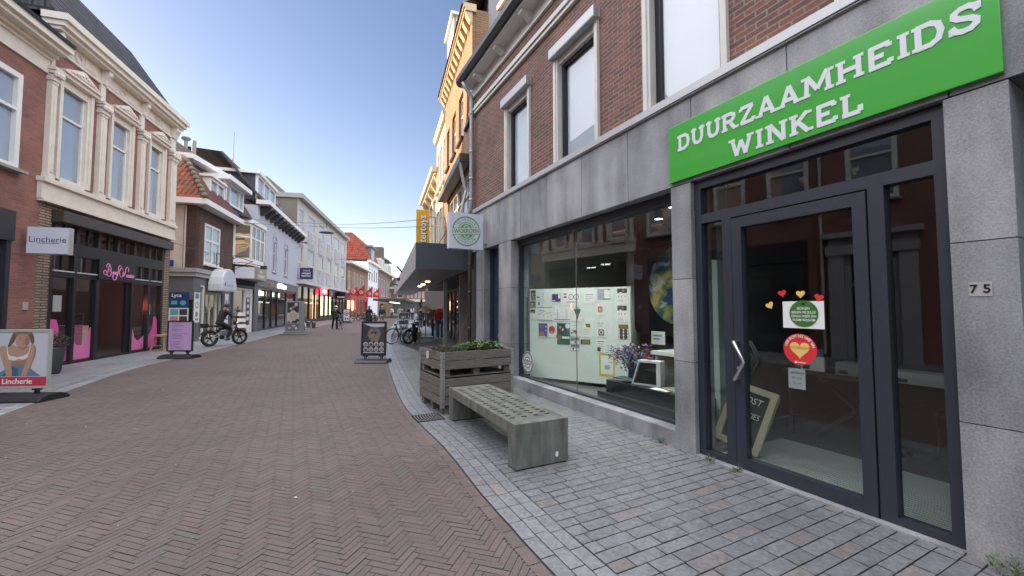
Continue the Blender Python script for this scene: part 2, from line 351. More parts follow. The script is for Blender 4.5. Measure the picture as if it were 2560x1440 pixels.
def resample(P, step):
    P = [Vector(p) for p in P]; R = []
    for i in range(len(P)-1):           # Catmull-Rom so the kerb bends smoothly
        p0 = P[max(0,i-1)]; p1 = P[i]; p2 = P[i+1]; p3 = P[min(len(P)-1,i+2)]; n = max(2,int((p2-p1).length/step))
        for k in range(n):
            t = k/n; R.append(tuple(.5*((2*p1)+(p2-p0)*t+(2*p0-5*p1+4*p2-p3)*t*t+(3*p1-p0-3*p2+p3)*t**3)))
    return R+[tuple(P[-1])]
KRs, KLs = resample(KR,.4), resample(KL,.6)
tag(MB().box(-400,400,-300,500,-.3,-.02,skip='blrfk').build('ground', M('ground_paving',(.22,.215,.215),.85,.2,3)), kind='structure')
def ribbon(A, B, z):
    mb = MB(); n = min(len(A),len(B))
    return mb
def tri_strip(mb, A, B, z, m=0):
    for i in range(len(A)-1): mb.face([(*A[i],z),(*A[i+1],z),(*B[i+1],z),(*B[i],z)], m)
# road: red clay bricks in herringbone, each brick laid as a face over its dark joints
road = MB(); dim = (.055,.046,.044,1)
RP = [tuple(p) for p in offs(KRs,.10)] + [tuple(p) for p in offs(KLs,-.10)][::-1]
poly = [tuple(p) for p in KRs] + [tuple(p) for p in KLs][::-1]
road.face([(x,y,0) for x,y in poly]); road.tone.append(dim)
w = .0515; Lb = 4*w; g = .0035; an = RAD(73.0); ca, sa = cos(an), sin(an)
def brick_tone():
    t = RN.gauss(1,.035); k = RN.random()
    c = (.133,.104,.094) if k < .84 else ((.129,.107,.094) if k < .95 else ((.142,.102,.091) if k < .985 else (.124,.114,.106)))
    return (c[0]*t, c[1]*t, c[2]*t, 1)
for j in range(-60, 90):
    for k in range(-600, 1100):
        for hv in (0,1):
            if hv == 0: x0, x1, y0, y1 = k, k+4, k, k+1
            else: x0, x1, y0, y1 = k-1, k, k, k+4
            x0 += 8*j; x1 += 8*j
            mx, my = (x0+x1)/2*w, (y0+y1)/2*w
            X = mx*ca-my*sa-4; Y = mx*sa+my*ca+2
            if not (-.5 < Y < 27 and -13.5 < X < 1.6) or abs(X) > 1.32*Y+1.6: continue
            zz = .006+RN.uniform(-.0012,.0012); tx, ty = RN.gauss(0,.006), RN.gauss(0,.006); q = []
            e = g/2+RN.uniform(0,.001)
            tw = lambda a, b: (a*ca-b*sa-4, a*sa+b*ca+2, zz+(a-mx)*tx+(b-my)*ty)
            A0, A1, B0, B1 = x0*w+e, x1*w-e, y0*w+e, y1*w-e; qd = [tw(a,b) for a, b in ((A0,B0),(A1,B0),(A1,B1),(A0,B1))]
            ins = [inpoly(v[0],v[1],RP) for v in qd]; bt_ = brick_tone()
            if all(ins): road.face(qd); road.tone.append(bt_)
            elif any(ins):                       # bricks cut along the kerb
                nx_, ny_ = (8,2) if hv == 0 else (2,8)
                for i_ in range(nx_):
                    for j_ in range(ny_):
                        c0, c1 = A0+(A1-A0)*i_/nx_, A0+(A1-A0)*(i_+1)/nx_; d0, d1 = B0+(B1-B0)*j_/ny_, B0+(B1-B0)*(j_+1)/ny_; m_ = tw((c0+c1)/2,(d0+d1)/2)
                        if inpoly(m_[0],m_[1],RP): road.face([tw(c0,d0),tw(c1,d0),tw(c1,d1),tw(c0,d1)]); road.tone.append(bt_)
for P, sgn in ((KRs,1),(KLs,-1)):                                 # soldier row along each kerb line
    for p, t in along(offs(P,sgn*.055), .205):
        if not (-1 < p.y < 40): continue
        n = Vector((-t.y,t.x)); a = .0995; b = .043
        road.face([(*(p+t*a*s1+n*b*s2),.0062) for s1,s2 in ((-1,-1),(1,-1),(1,1),(-1,1))]); road.tone.append(brick_tone())
# beyond the single bricks: the same paving as coarser patches
far = [(p,q) for p,q in zip(resample([(-8.0,26.4),(-13.3,46.8),(-18.5,70),(-24,105)],1), resample([(-14.55,26.4),(-19.7,49.65),(-24.8,75),(-31.8,108)],1))]
for (a,b),(c,d) in zip(far, far[1:]):
    for i in range(8):
        f0, f1 = i/8, (i+1)/8; L2_ = lambda p,q,f:(p[0]+(q[0]-p[0])*f,p[1]+(q[1]-p[1])*f,.004)
        road.face([L2_(a,b,f0),L2_(a,b,f1),L2_(c,d,f1),L2_(c,d,f0)]); t = RN.gauss(.93,.03); road.tone.append((.130*t,.102*t,.093*t,1))
tag(road.build('road', TONE('clay_paving',.72,.4,90,grain=.3,patch=.5), recalc=False), kind='structure')
def slab_tone(base=.27):
    t = RN.gauss(1,.05); k = RN.random(); c = (base*.965, base, base*1.05)
    if k < .07: c = (base*1.02, base*.98, base*.97)
    elif k < .2: c = (base*.95, base*.97, base*1.04)
    return (c[0]*t, c[1]*t, c[2]*t, 1)
# right pavement: rows square to the shop front, and three slab rows along the kerb
pr = MB(); rp = [tuple(p) for p in KRs]; R1m = fmat('R1'); R2m = fmat('R2')
edge = [tuple((R1m@Vector((x,.6,0)))[:2]) for x in (22,0)] + [tuple((R2m@Vector((x,1.8,0)))[:2]) for x in (11.2,0)]+[tuple((R2m@Vector((x,4,0)))[:2]) for x in (-40,-86)]
pr.face([(x,y,.002) for x,y in rp+edge[::-1]]); pr.tone.append((.04,.04,.045,1))
inner = [tuple(p) for p in offs(KRs,-.329)] + edge[::-1]
row = -12.0
while row < 10.5:
    hgt = RN.choice((.098,.104,.11,.118)); ys_ = []
    for q in (.0,hgt):
        yy_ = -6.2; v = R1m @ Vector((row+q,yy_,0))
        while yy_ < -.1 and not inpoly(v.x,v.y,inner): yy_ += .008; v = R1m @ Vector((row+q,yy_,0))
        ys_.append(yy_)
    y = max(ys_); first = True; ok = y < -.15 and abs(ys_[0]-ys_[1]) < .3
    while ok and y < -.02:
        ln = RN.uniform(.19,.33)*(RN.uniform(.4,1) if first else 1); y2 = min(y+ln,-.012)
        if y2-y > .03:
            c = R1m @ Vector((row+hgt/2,(y+y2)/2,0))
            if -.6 < c.y < 26 and abs(c.x) < 1.4*c.y+2:
                e = .0042; tz = [RN.uniform(-.0012,.0012) for _ in range(4)]; zz = .008; ya, yb_ = ys_ if first else (y,y)
                q = [(row+e,ya+e),(row+hgt-e,yb_+e),(row+hgt-e,y2-e),(row+e,y2-e)]
                pr.face([tuple(R1m @ Vector((a+RN.uniform(-.002,.002),b+RN.uniform(-.002,.002),zz+t))) for (a,b),t in zip(q,tz)]); pr.tone.append(slab_tone(.185))
        first = False; y += ln
    row += hgt
for kk, d in enumerate((-.055,-.165,-.275)):
    for p, t in along(offs(KRs,d), .235 if kk != 1 else .22):
        if not (-1 < p.y < 40): continue
        n = Vector((-t.y,t.x)); a = (.1155 if kk != 1 else .108)-RN.uniform(0,.003); b = .0515
        pr.face([(*(p+t*a*s1+n*b*s2),.009) for s1,s2 in ((-1,-1),(1,-1),(1,1),(-1,1))]); pr.tone.append(slab_tone(.215))
fr_ = [(p,q) for p,q in zip(resample([(-7.95,25.9),(-13.3,46.8),(-18.5,70),(-24,105)],1.2), resample([(-4.6,25.9),(-10.2,46),(-16.6,70),(-22,105)],1.2))]
for (a,b),(c,d) in zip(fr_, fr_[1:]):
    for i in range(4):
        u = lambda p,q,f:(p[0]+(q[0]-p[0])*f,p[1]+(q[1]-p[1])*f,.0075)
        pr.face([u(a,b,i/4),u(a,b,i/4+.25),u(c,d,i/4+.25),u(c,d,i/4)]); pr.tone.append(slab_tone(.225))
tag(pr.build('right_pavement', TONE('bluestone_paving',.5,.5,38,vein=.45,grain=.35,patch=.5), recalc=False), kind='structure')
# left pavement
pl = MB(); L2m = fmat('L2'); ledge = [tuple((L2m@Vector((x,.5,0)))[:2]) for x in (-26,0,3)] + [(-22.4,41.5),(-28.6,68),(-33,80),(-40,110)]
pl.face([(x,y,.002) for x,y in [tuple(p) for p in KLs]+ledge[::-1]]); pl.tone.append((.19,.192,.2,1))
innl = [tuple(p) for p in offs(KLs,.24)] + ledge[::-1]
row = -14.0
while row < 14:
    hgt = RN.choice((.1,.11,.12)); y = -4.2
    while y < .3:
        ln = RN.uniform(.2,.33); c = L2m @ Vector((row+hgt/2,y+ln/2,0))
        if 3 < c.y < 34 and inpoly(c.x,c.y,innl):
            e = .004; pl.face([tuple(L2m @ Vector((a,b,.008))) for a,b in ((row+e,y+e),(row+hgt-e,y+e),(row+hgt-e,y+ln-e),(row+e,y+ln-e))]); pl.tone.append(slab_tone(.27))
        y += ln
    row += hgt
for d in (.055,.165):
    for p, t in along(offs(KLs,d), .235):
        if not (1 < p.y < 50): continue
        n = Vector((-t.y,t.x)); pl.face([(*(p+t*.113*s1+n*.051*s2),.009) for s1,s2 in ((-1,-1),(1,-1),(1,1),(-1,1))]); pl.tone.append(slab_tone(.30))
tag(pl.build('left_pavement', TONE('bluestone_paving'), recalc=False), kind='structure')
# trodden chewing gum and bird spots, countless: one object
gm = MB()
for i in range(130):
    Y = RN.uniform(1.6,16); X = RN.uniform(-9,2.2)
    if abs(X) > 1.3*Y+.3: continue
    r = RN.uniform(.003,.008) if RN.random() < .85 else RN.uniform(.009,.016)
    gm.face([(X+r*cos(a)*RN.uniform(.7,1.2), Y+r*sin(a)*RN.uniform(.7,1.2), .0125) for a in [2*pi*k/7 for k in range(7)]])
tag(gm.build('gum_spots', M('pale_gum',(.55,.55,.53),.7), recalc=False), kind='stuff', label='pale trodden gum spots scattered over the brick road and grey pavement', cat='gum spots')

# ---------------------------------------------------------------- the sustainability shop building on the right
stone = STONE('bluestone_cladding'); anth = M('anthracite_aluminium',(.028,.032,.045),.42,.08,40,.02,spec=.5); clear = GLASS()
alu = M('pale_aluminium',(.44,.45,.46),.35,.05,8,metal=.3); white = M('white_paint',(.74,.74,.72),.45,.05,3); dark = M('dark_room',(.02,.02,.022),.9)
cream = M('cream_paint',(.70,.66,.56),.5,.06,3); black = M('black_gloss',(.012,.012,.014),.3); zinc = M('zinc_pipe',(.36,.38,.40),.45,.15,4,metal=.3)
rbrick = BR('dark_red_brick',(.22,.082,.055),(.115,.055,.043),(.20,.175,.15))
S = fthing('R1','shop_building','brick upper storey over grey stone shop front with green fascia and number 75','building')
ops = [(2.04,3.13,4.09,6.08),(3.99,5.19,4.09,6.08),(6.09,7.25,4.09,6.08),(8.2,9.36,4.09,6.08),(10.3,11.46,4.09,6.08)]
mb = MB(); wall(mb,.0,13,4.05,7.12,ops,0,.16); mb.box(0,13,.3,9,3.2,7.4,skip='b'); mb.face([(0,0,4.05),(0,.3,4.05),(0,.3,7.4),(0,0,7.4)]); mb.face([(13,0,0),(13,9,0),(13,9,7.4),(13,0,7.4)])
mb.build('wall', rbrick, S)
cl = MB(); xj = [0,.79,1.76,2.75,3.75,4.76,5.78,6.79,7.81,8.82,9.84,10.86,11.9,13]
for a, b in zip(xj, xj[1:]):
    cl.box(a+.005,b-.005,-.03,.05,3.02,3.99,(0,2,3)[int(a*7)%3]); cl.box(a,b,-.018,.046,3.03,3.98,1)
for x0, x1, yb in ((.44,.92,.4),(1.74,2.32,.4),(6.49,6.76,.3),(8.79,9.08,.5)):
    zs = (0,.86,2.03,3.012) if x0 != 6.49 else (0,1.0,1.93,3.012)
    for a, b in zip(zs, zs[1:]): cl.box(x0,x1,-.03,yb,a+.003,b-.004,(0,2,3)[int(a*5+x0)%3])
    cl.box(x0+.004,x1-.004,-.022,yb-.004,.002,3.01,1)
sx = [2.32,3.1,4.1,5.15,6.2,6.49]
for a, b in zip(sx, sx[1:]): cl.box(a+.0015,b-.0015,-.028,.30,.0,.195)
cl.box(9.08,13,-.029,.5,3.035,3.975).box(.44,13,.0505,.305,3.022,3.21)
cl.build('stone_cladding', [stone,M('joint_dark',(.05,.05,.055),.9),STONE('bluestone_dark',(.235,.24,.252)),STONE('bluestone_pale',(.295,.298,.305))], S)
MB().box(0,13,-.075,.02,4.0,4.09).box(0,13,-.06,.0,3.985,4.0).build('sill_band', alu, S)
MB().box(0,13,-.06,.02,6.58,6.64).box(0,13,-.09,.02,6.655,6.71).box(0,13,-.05,.02,6.72,6.80).build('string_course', M('off_white_paint',(.62,.61,.57),.5,.08,4), S)
cor = MB(); cor.box(0,13,-.05,.03,7.06,7.10).box(0,13,-.02,.03,7.10,7.36).box(0,13,-.30,.03,7.36,7.40)
for i in range(11):
    x = .7+i*1.2; cor.prism([(-.021,7.2),(-.08,7.2),(-.14,7.24),(-.26,7.29),(-.26,7.358),(-.021,7.358)],x,x+.13,ax='x')
cor.build('cornice', M('off_white_paint'), S)
MB().prism([(-.42,7.62),(-.42,7.50),(-.36,7.405),(-.02,7.405),(.05,7.44),(.05,7.56),(-.3,7.56),(-.32,7.5),(-.38,7.52),(-.38,7.62)],-.1,13,ax='x').build('gutter', black, S)
rf = MB(); rf.hexa([(0,.05,7.45),(13,.05,7.45),(13,4.6,11.5),(0,4.6,11.5)],[(0,.05,7.40),(13,.05,7.40),(13,4.6,11.4),(0,4.6,11.4)])
rf.face([(0,4.6,11.5),(13,4.6,11.5),(13,9,7.4),(0,9,7.4)]); rf.build('roof', BR('dark_roof_tile',(.045,.047,.052),(.03,.032,.036),(.015,.015,.016),.25,.22,.012,.8,tile=True), S)
dm = MB(); dm.box(1.1,1.22,.62,.7,7.7,8.95).box(3.1,3.22,.62,.7,7.7,8.95).box(1.22,3.1,.62,.7,8.8,8.95).box(1.22,3.1,.62,.7,7.7,7.8).box(2.1,2.18,.63,.69,7.8,8.8).box(.9,3.42,.42,2.6,8.95,9.12).box(.82,3.5,.34,2.6,9.12,9.25).box(1.12,3.2,.7,2.6,7.6,8.95,skip='f')
d = dm.build('dormer', cream, S); MB().rect(1.22,3.1,7.8,8.8,.67).build('pane', MIRGLASS('window_dark'), d, recalc=False)
d2 = dm.build('dormer', cream, S); d2.location = (5.2,0,0); MB().rect(1.22,3.1,7.8,8.8,.67).build('pane', MIRGLASS('window_dark'), d2, recalc=False)
bl = M('pale_blind',(.56,.61,.65),.6,.04,2)
for a, b, c, e in ops:
    f = MB(); f.box(a,a+.07,-.05,.16,c,e-.13).box(b-.07,b,-.05,.16,c,e-.13).box(a+.07,a+.11,-.03,.16,c,e-.13).box(a-.02,b+.02,-.13,.14,e-.13,e+.02).box(a+.07,b-.07,.0,.16,e-.26,e-.13)
    w1 = f.build('window', M('off_white_paint'), S)
    MB().box(a-.03,b+.03,-.135,-.02,e-.155,e+.03).build('shutter_box', alu, w1, bevel=.02)
    MB().box(a+.11,a+.19,.07,.14,c,e-.26).box(b-.16,b-.11,.07,.14,c,e-.26).box(a+.19,b-.16,.07,.14,c,c+.05).box(a+.19,b-.16,.07,.14,e-.32,e-.26).build('sash', black, w1)
    MB().rect(a+.18,b-.15,c+.04,e-.3,.10).build('pane', GLASS('upper_glass',(.90,.95,.97),1.9), w1, recalc=False)
    MB().rect(a+.15,b-.12,c,e-.28,.13).build('blind', bl, w1, recalc=False)
pp = MB(); pp.tube([(.24,-.34,7.38),(.24,-.25,7.22),(.24,-.12,7.05),(.24,-.1,6.9),(.24,-.1,4.3),(.2,-.1,4.12),(.02,-.14,3.92),(-.04,-.14,3.8),(-.04,-.14,3.55)],.05,12)
for z in (6.6,5.6,4.9,4.35): pp.tube([(.24,-.1,z-.03),(.24,-.1,z+.03)],.058,12)
pp.build('downpipe', zinc, S, smooth=True)
p2 = MB(); p2.tube([(-.04,-.14,3.57),(.1,-.12,3.4),(.16,-.1,3.2),(.16,-.1,.02)],.05,12)
for z in (2.7,2.0,1.1): p2.tube([(.16,-.1,z-.025),(.16,-.1,z+.025)],.06,12)
p2.build('lower_downpipe', M('brown_pipe',(.055,.042,.038),.45), S, smooth=True)
MB().box(.16,.44,.02,.4,0,3.02).build('corner_post', M('dark_grey_paint',(.05,.052,.058),.5), S)
# narrow side door with a porthole
navy = M('navy_paint',(.028,.036,.058),.38,.06,8)
d = MB().box(.92,1.74,.20,.26,.0,2.12).box(.92,1.74,.20,.26,2.13,3.0).box(.92,.98,.12,.2,0,3.0).box(1.68,1.74,.12,.2,0,3.0).build('side_door', navy, S)
k = MB(); k.ring((1.36,1.83),.12,.155,.192,rz if False else 0); k.build('porthole_frame', M('black_gloss'), d, recalc=False)
MB().disc((1.36,1.83),.122,.194).build('porthole', MIRGLASS('window_dark'), d, recalc=False)
MB().box(1.24,1.5,.188,.2,.93,1.0).build('letter_slot', M('brass_plate',(.55,.48,.33),.35,metal=.7), d)
MB().tube([(1.63,.2,1.12),(1.63,.14,1.12),(1.55,.14,1.12)],.011,8).box(1.61,1.65,.19,.2,1.0,1.2).build('handle', alu, d)
# shop window: two tall panes, dark head, butt joint
sw = MB().box(2.32,6.49,.14,.3,2.90,3.02).box(2.32,2.36,.16,.26,.195,2.9).box(6.45,6.49,.16,.26,.195,2.9).box(2.36,6.45,.16,.26,.195,.225).build('shop_window', anth, S)
MB().rect(2.35,4.258,.22,2.91,.22).build('pane', clear, sw, recalc=False); MB().rect(4.264,6.46,.22,2.91,.22).build('pane', clear, sw, recalc=False)
MB().box(4.255,4.267,.216,.226,.22,2.9).build('glass_joint', M('grey_seal',(.12,.12,.12),.5), sw)
def stamp(mb, c, r, y, ink, paper):
    mb.disc(c,r,y,paper); mb.ring(c,r*.80,r*.97,y-.001,ink); mb.ring(c,r*.42,r*.52,y-.001,ink); mb.ring(c,r*.16,r*.27,y-.001,ink)
    mb.rect(c[0]-r*.99,c[0]+r*.99,c[1]-r*.19,c[1]+r*.19,y-.002,ink); mb.rect(c[0]-r*.93,c[0]+r*.93,c[1]-r*.14,c[1]+r*.14,y-.003,paper)
st = MB(); stamp(st,(2.60,.50),.225,.212,1,0)
so = st.build('round_sticker', [white,M('grey_ink',(.12,.14,.15),.6)], sw, recalc=False)
text('WOERDEN',.09,2.60,.207,.50,M('grey_ink'),so,bold=.0012,ext=.0005)
for i, ch in enumerate('DUURZAAM'):
    a = pi/2+.9-i*.26; text(ch,.052,2.60+.148*cos(a),.208,.50+.148*sin(a),M('grey_ink'),so,ext=.0004,rot=a-pi/2)
for i, ch in enumerate('DUURZAAM'):
    a = -pi/2-.9+i*.26; text(ch,.052,2.60+.148*cos(a),.208,.50+.148*sin(a),M('grey_ink'),so,ext=.0004,rot=a+pi/2)
# the room behind the glass
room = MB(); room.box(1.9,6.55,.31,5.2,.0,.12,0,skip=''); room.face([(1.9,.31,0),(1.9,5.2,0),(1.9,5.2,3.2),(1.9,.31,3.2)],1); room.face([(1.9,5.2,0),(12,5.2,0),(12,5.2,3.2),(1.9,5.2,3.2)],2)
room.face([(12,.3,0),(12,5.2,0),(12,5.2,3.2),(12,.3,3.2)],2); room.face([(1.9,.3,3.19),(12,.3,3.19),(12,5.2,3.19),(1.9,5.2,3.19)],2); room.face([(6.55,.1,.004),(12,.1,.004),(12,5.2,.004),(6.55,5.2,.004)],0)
room.face([(6.52,.95,0),(6.52,5.2,0),(6.52,5.2,3.19),(6.52,.95,3.19)],2); room.face([(6.50,.3,2.2),(6.50,.95,2.2),(6.50,.95,3.19),(6.50,.3,3.19)],2)  # partition added to keep the window lamps' light out of the entrance
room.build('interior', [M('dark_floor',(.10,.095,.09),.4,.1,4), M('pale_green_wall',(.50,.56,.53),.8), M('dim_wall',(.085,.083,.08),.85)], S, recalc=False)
for x, y in ((3.3,.46),(3.95,.52),(4.6,.58),(5.15,1.2),(5.8,.8)):
    k_ = MB(); n_ = 16
    for q in range(n_):
        a_, b__ = 2*pi*q/n_, 2*pi*(q+1)/n_; k_.face([(x+.07*cos(a_),y+.07*sin(a_),3.03),(x+.07*cos(b__),y+.07*sin(b__),3.03),(x+.07*cos(b__),y+.07*sin(b__),3.19),(x+.07*cos(a_),y+.07*sin(a_),3.19)])
    k_ = k_.build('ceiling_spot', M('black_gloss'), S)
    MB().face([(x+.055*cos(a_),y+.055*sin(a_),3.10) for a_ in [2*pi*q/14 for q in range(14)]]).build('lamp_disc', M('shop_lamp',(1,.97,.90),emit=230), k_, recalc=False)
MB().lathe([(.13,.12),(.13,3.19)],3.4,2.3,24).build('column', M('white_paint'), S, smooth=True)
MB().box(6.36,6.50,.75,.95,.0,3.15).build('inner_pillar', M('pale_green_wall'), S)
# entrance: frame, side lights, transom, leaf
en = MB(); en.box(6.76,6.84,.03,.13,.0,3.0).box(8.71,8.79,.03,.13,.0,3.0).box(6.84,8.71,.03,.13,2.92,3.0).box(6.84,8.71,.03,.13,2.53,2.63).box(7.09,7.19,.03,.13,.0,2.53).box(8.33,8.43,.03,.13,.0,2.53).box(6.84,7.09,.03,.13,.0,.07).box(8.43,8.71,.03,.13,.0,.07)
for x in (6.93,8.56): en.box(x,x+.06,.026,.032,.028,.04)
E_ = en.build('entrance_frame', anth, S)
for r in ((6.83,8.72,2.62,2.93),(6.83,7.10,.06,2.54),(8.42,8.72,.06,2.54)): MB().rect(*r,.085).build('pane', clear, E_, recalc=False)
DR = MB().box(7.2,7.30,.02,.10,.025,2.515).box(8.23,8.32,.02,.10,.025,2.515).box(7.30,8.23,.02,.10,2.41,2.515).box(7.30,8.23,.02,.10,.025,.13).box(7.33,7.38,.014,.02,.045,.057).box(8.1,8.15,.014,.02,.045,.057).build('door', anth, S)
MB().rect(7.29,8.24,.12,2.42,.07).build('pane', clear, DR, recalc=False)
steel = M('brushed_steel',(.55,.55,.56),.28,metal=.9)
MB().tube([(7.24,.02,1.265),(7.24,-.05,1.265),(7.25,-.06,1.26),(7.33,-.06,1.11),(7.345,-.06,1.075),(7.33,-.06,1.04),(7.25,-.06,.895),(7.24,-.05,.89),(7.24,.02,.89)],.0165,12).build('handle', steel, DR, smooth=True)
MB().tube([(7.24,.1,1.265),(7.24,.17,1.265),(7.25,.18,1.26),(7.345,.18,1.075),(7.25,.18,.895),(7.24,.17,.89),(7.24,.1,.89)],  .0135,12).build('inner_handle', M('dark_steel',(.12,.12,.13),.35,metal=.8), DR, smooth=True)
MB().lathe([(.022,.0),(.022,.012)],0,0,16).xf(Matrix.Translation((7.25,.02,1.0)) @ Matrix.Rotation(pi/2,4,'X')).build('lock', steel, DR)
MB().box(6.77,8.78,-.05,.03,.0,.018).build('threshold', STONE('bluestone_cladding'), S)
def heart(cx, cz, s, rot=0, n=22):
    P = []
    for i in range(n):
        t = 2*pi*i/n; x = 16*sin(t)**3; z = 13*cos(t)-5*cos(2*t)-2*cos(3*t)-cos(4*t)
        P.append((cx+s/32*(x*cos(rot)-z*sin(rot)), cz+s/32*(x*sin(rot)+z*cos(rot))))
    return P
redm = M('sticker_red',(.62,.035,.04),.4); yel = M('sticker_yellow',(.78,.52,.16),.45); papr = M('paper_white',(.74,.75,.73),.7)
for i,(x,z,mm,ro) in enumerate(((7.655,1.735,redm,.2),(7.81,1.725,yel,0),(7.955,1.69,redm,-.25),(7.54,1.625,yel,.5))):
    MB().face([(p[0],.062,p[1]) for p in heart(x,z,.075,ro)]).build('heart_sticker', mm, DR, recalc=False)
MB().rect(7.655,7.99,1.42,1.66,.064).build('paper_notice', papr, DR, recalc=False)
gs = MB().disc((7.83,1.55),.118,.061).build('green_sticker', M('sticker_green',(.045,.16,.03),.4), DR, recalc=False)
for i, tx in enumerate(('MORGEN','BIEDEN WE JULLIE','GRAAG WEER EEN','WARM WELKOM')): text(tx,.031,7.83,.059,1.595-i*.034,white,gs,ext=.0004,bold=.0004,sx=.78)
MB().rect(7.818,7.842,1.627,1.647,.0595).build('emblem', M('black_gloss'), gs, recalc=False)
rs = MB().disc((7.79,1.235),.138,.061).build('red_sticker', redm, DR, recalc=False)
MB().face([(p[0],.059,p[1]) for p in heart(7.79,1.235,.165)]).build('heart', yel, rs, recalc=False)
text('WOERDEN',.032,7.79,.057,1.25,M('sticker_ochre',(.62,.38,.08),.5),rs,ext=.0004,bold=.0006)
for i, ch in enumerate('HIER KLOPT HET HART VAN'):
    a = pi/2+1.28-i*.1165; text(ch,.032,7.79+.115*cos(a),.058,1.235+.115*sin(a),white,rs,ext=.0004,rot=a-pi/2,bold=.0006) if ch != ' ' else None
text('WOERDEN',.016,7.80,.058,1.118,white,rs,ext=.0003,bold=.0003); MB().rect(7.748,7.762,1.108,1.128,.058).build('crest', white, rs, recalc=False)
pn = MB().rect(7.68,7.82,.88,1.06,.075).build('hours_paper', M('dim_paper',(.40,.41,.42),.7), DR, recalc=False)
for i, tx in enumerate(('GEOPEND','DI - ZA','10 - 16')): text(tx,.026,7.75,.0735,1.02-i*.045,M('grey_ink'),pn,ext=.0004)
# house number on the pier
hn = MB().box(8.865,8.965,-.034,-.03,1.675,1.765).build('number_plate', M('stone_plate',(.36,.36,.35),.6,.1,30), S)
text('7 5',.075,8.915,-.0365,1.72,M('black_gloss'),hn,ext=.001,bold=.001)
# dark neighbouring bay right of the pier
nb = MB().box(9.08,13,.45,.5,0,3.03).build('dark_bay', MIRGLASS('window_dark'), S)

# green fascia board with slab lettering
fg = fthing('R1','shop_fascia','bright green sign board with two rows of white slab lettering above the glazed entrance','sign',6.505,-.035,3.055)
MB().box(0,2.565,-.032,0,0,.655).build('board', M('fascia_green',(.05,.37,.045),.2,spec=.6,coat=.6), fg, bevel=.003)
SLAB = {  # strokes: polylines in a unit-height cell; s = serif ends
 'D':(.78,[[(.14,0),(.14,1)],[(.14,.93),(.42,.93),(.60,.80),(.66,.5),(.60,.2),(.42,.07),(.14,.07)]],[(.14,0),(.14,1)]),
 'U':(.86,[[(.2,1),(.2,.35),(.28,.13),(.43,.07),(.58,.13),(.66,.35),(.66,1)]],[(.2,1),(.66,1)]),
 'R':(.84,[[(.16,0),(.16,1)],[(.16,.93),(.45,.93),(.60,.85),(.62,.71),(.58,.58),(.45,.5),(.16,.5)],[(.40,.5),(.66,.0)]],[(.16,0),(.16,1),(.69,0)]),
 'Z':(.78,[[(.1,.93),(.66,.93)],[(.64,.93),(.12,.07)],[(.1,.07),(.68,.07)],[(.11,.93),(.11,.75)],[(.67,.07),(.67,.25)]],[]),
 'A':(.90,[[(.16,0),(.45,1)],[(.45,1),(.74,0)],[(.28,.30),(.62,.30)]],[(.14,0),(.76,0)]),
 'M':(1.12,[[(.18,0),(.22,1)],[(.22,1),(.56,.22)],[(.56,.22),(.90,1)],[(.90,1),(.94,0)]],[(.17,0),(.95,0),(.16,1),(.96,1)]),
 'H':(.94,[[(.2,0),(.2,1)],[(.74,0),(.74,1)],[(.2,.5),(.74,.5)]],[(.2,0),(.2,1),(.74,0),(.74,1)]),
 'E':(.78,[[(.16,0),(.16,1)],[(.1,.93),(.66,.93)],[(.16,.5),(.5,.5)],[(.1,.07),(.68,.07)],[(.64,.93),(.64,.76)],[(.67,.07),(.67,.25)]],[]),
 'I':(.44,[[(.22,0),(.22,1)]],[(.22,0),(.22,1)]),
 'S':(.76,[[(.64,.72),(.60,.86),(.46,.94),(.30,.93),(.17,.84),(.16,.70),(.26,.58),(.50,.46),(.62,.34),(.61,.18),(.50,.07),(.32,.06),(.18,.14),(.12,.28)],[(.64,.70),(.64,.97)],[(.12,.03),(.12,.30)]],[]),
 'W':(1.14,[[(.16,1),(.36,0)],[(.36,0),(.56,.82)],[(.56,.82),(.76,0)],[(.76,0),(.98,1)]],[(.15,1),(.98,1)]),
 'N':(.92,[[(.2,0),(.2,1)],[(.2,1),(.72,0)],[(.72,0),(.72,1)]],[(.2,0),(.17,1),(.72,1)]),
 'K':(.88,[[(.18,0),(.18,1)],[(.2,.42),(.66,1)],[(.34,.58),(.68,0)]],[(.18,0),(.18,1),(.66,1),(.7,0)]),
 'L':(.72,[[(.2,0),(.2,1)],[(.1,.07),(.62,.07)],[(.62,.07),(.62,.36)]],[(.2,1)])}
def slab_text(s, x0, x1, z, h, y, mat, parent):
    tot = sum(SLAB[c][0] for c in s); k = (x1-x0)/tot; wd = .102*h; mb = MB(); x = x0; lay = 0
    for c in s:
        cw, st, se = SLAB[c]
        for pl_ in st:
            P = [Vector((x+p[0]*k, z-h/2+min(max(p[1],.0),1)*h)) for p in pl_]
            for a, b in zip(P, P[1:]):
                t = (b-a).normalized(); n = Vector((-t.y,t.x))*wd; lay += 1; yy = y-.004-.0002*(lay % 11)
                e = t*wd*.55 if len(P) > 2 else t*0
                mb.prism([(q.x,q.y) for q in (a-e-n,b+e-n,b+e+n,a-e+n)], y, yy)
        for sx_, sz_ in se:
            lay += 1; xx = x+sx_*k; zz = z-h/2+(.07 if sz_ < .5 else .93)*h
            mb.box(xx-.15*k,xx+.15*k,y-.0045-.0002*(lay % 7),y,zz-.072*h,zz+.072*h)
        x += cw*k
    return mb.build('lettering', mat, parent)
ltr = M('sign_lettering',(.66,.69,.72),.4)
slab_text('DUURZAAMHEIDS',.13,2.50,.425,.175,-.033,ltr,fg); slab_text('WINKEL',.755,1.87,.14,.175,-.033,ltr,fg)
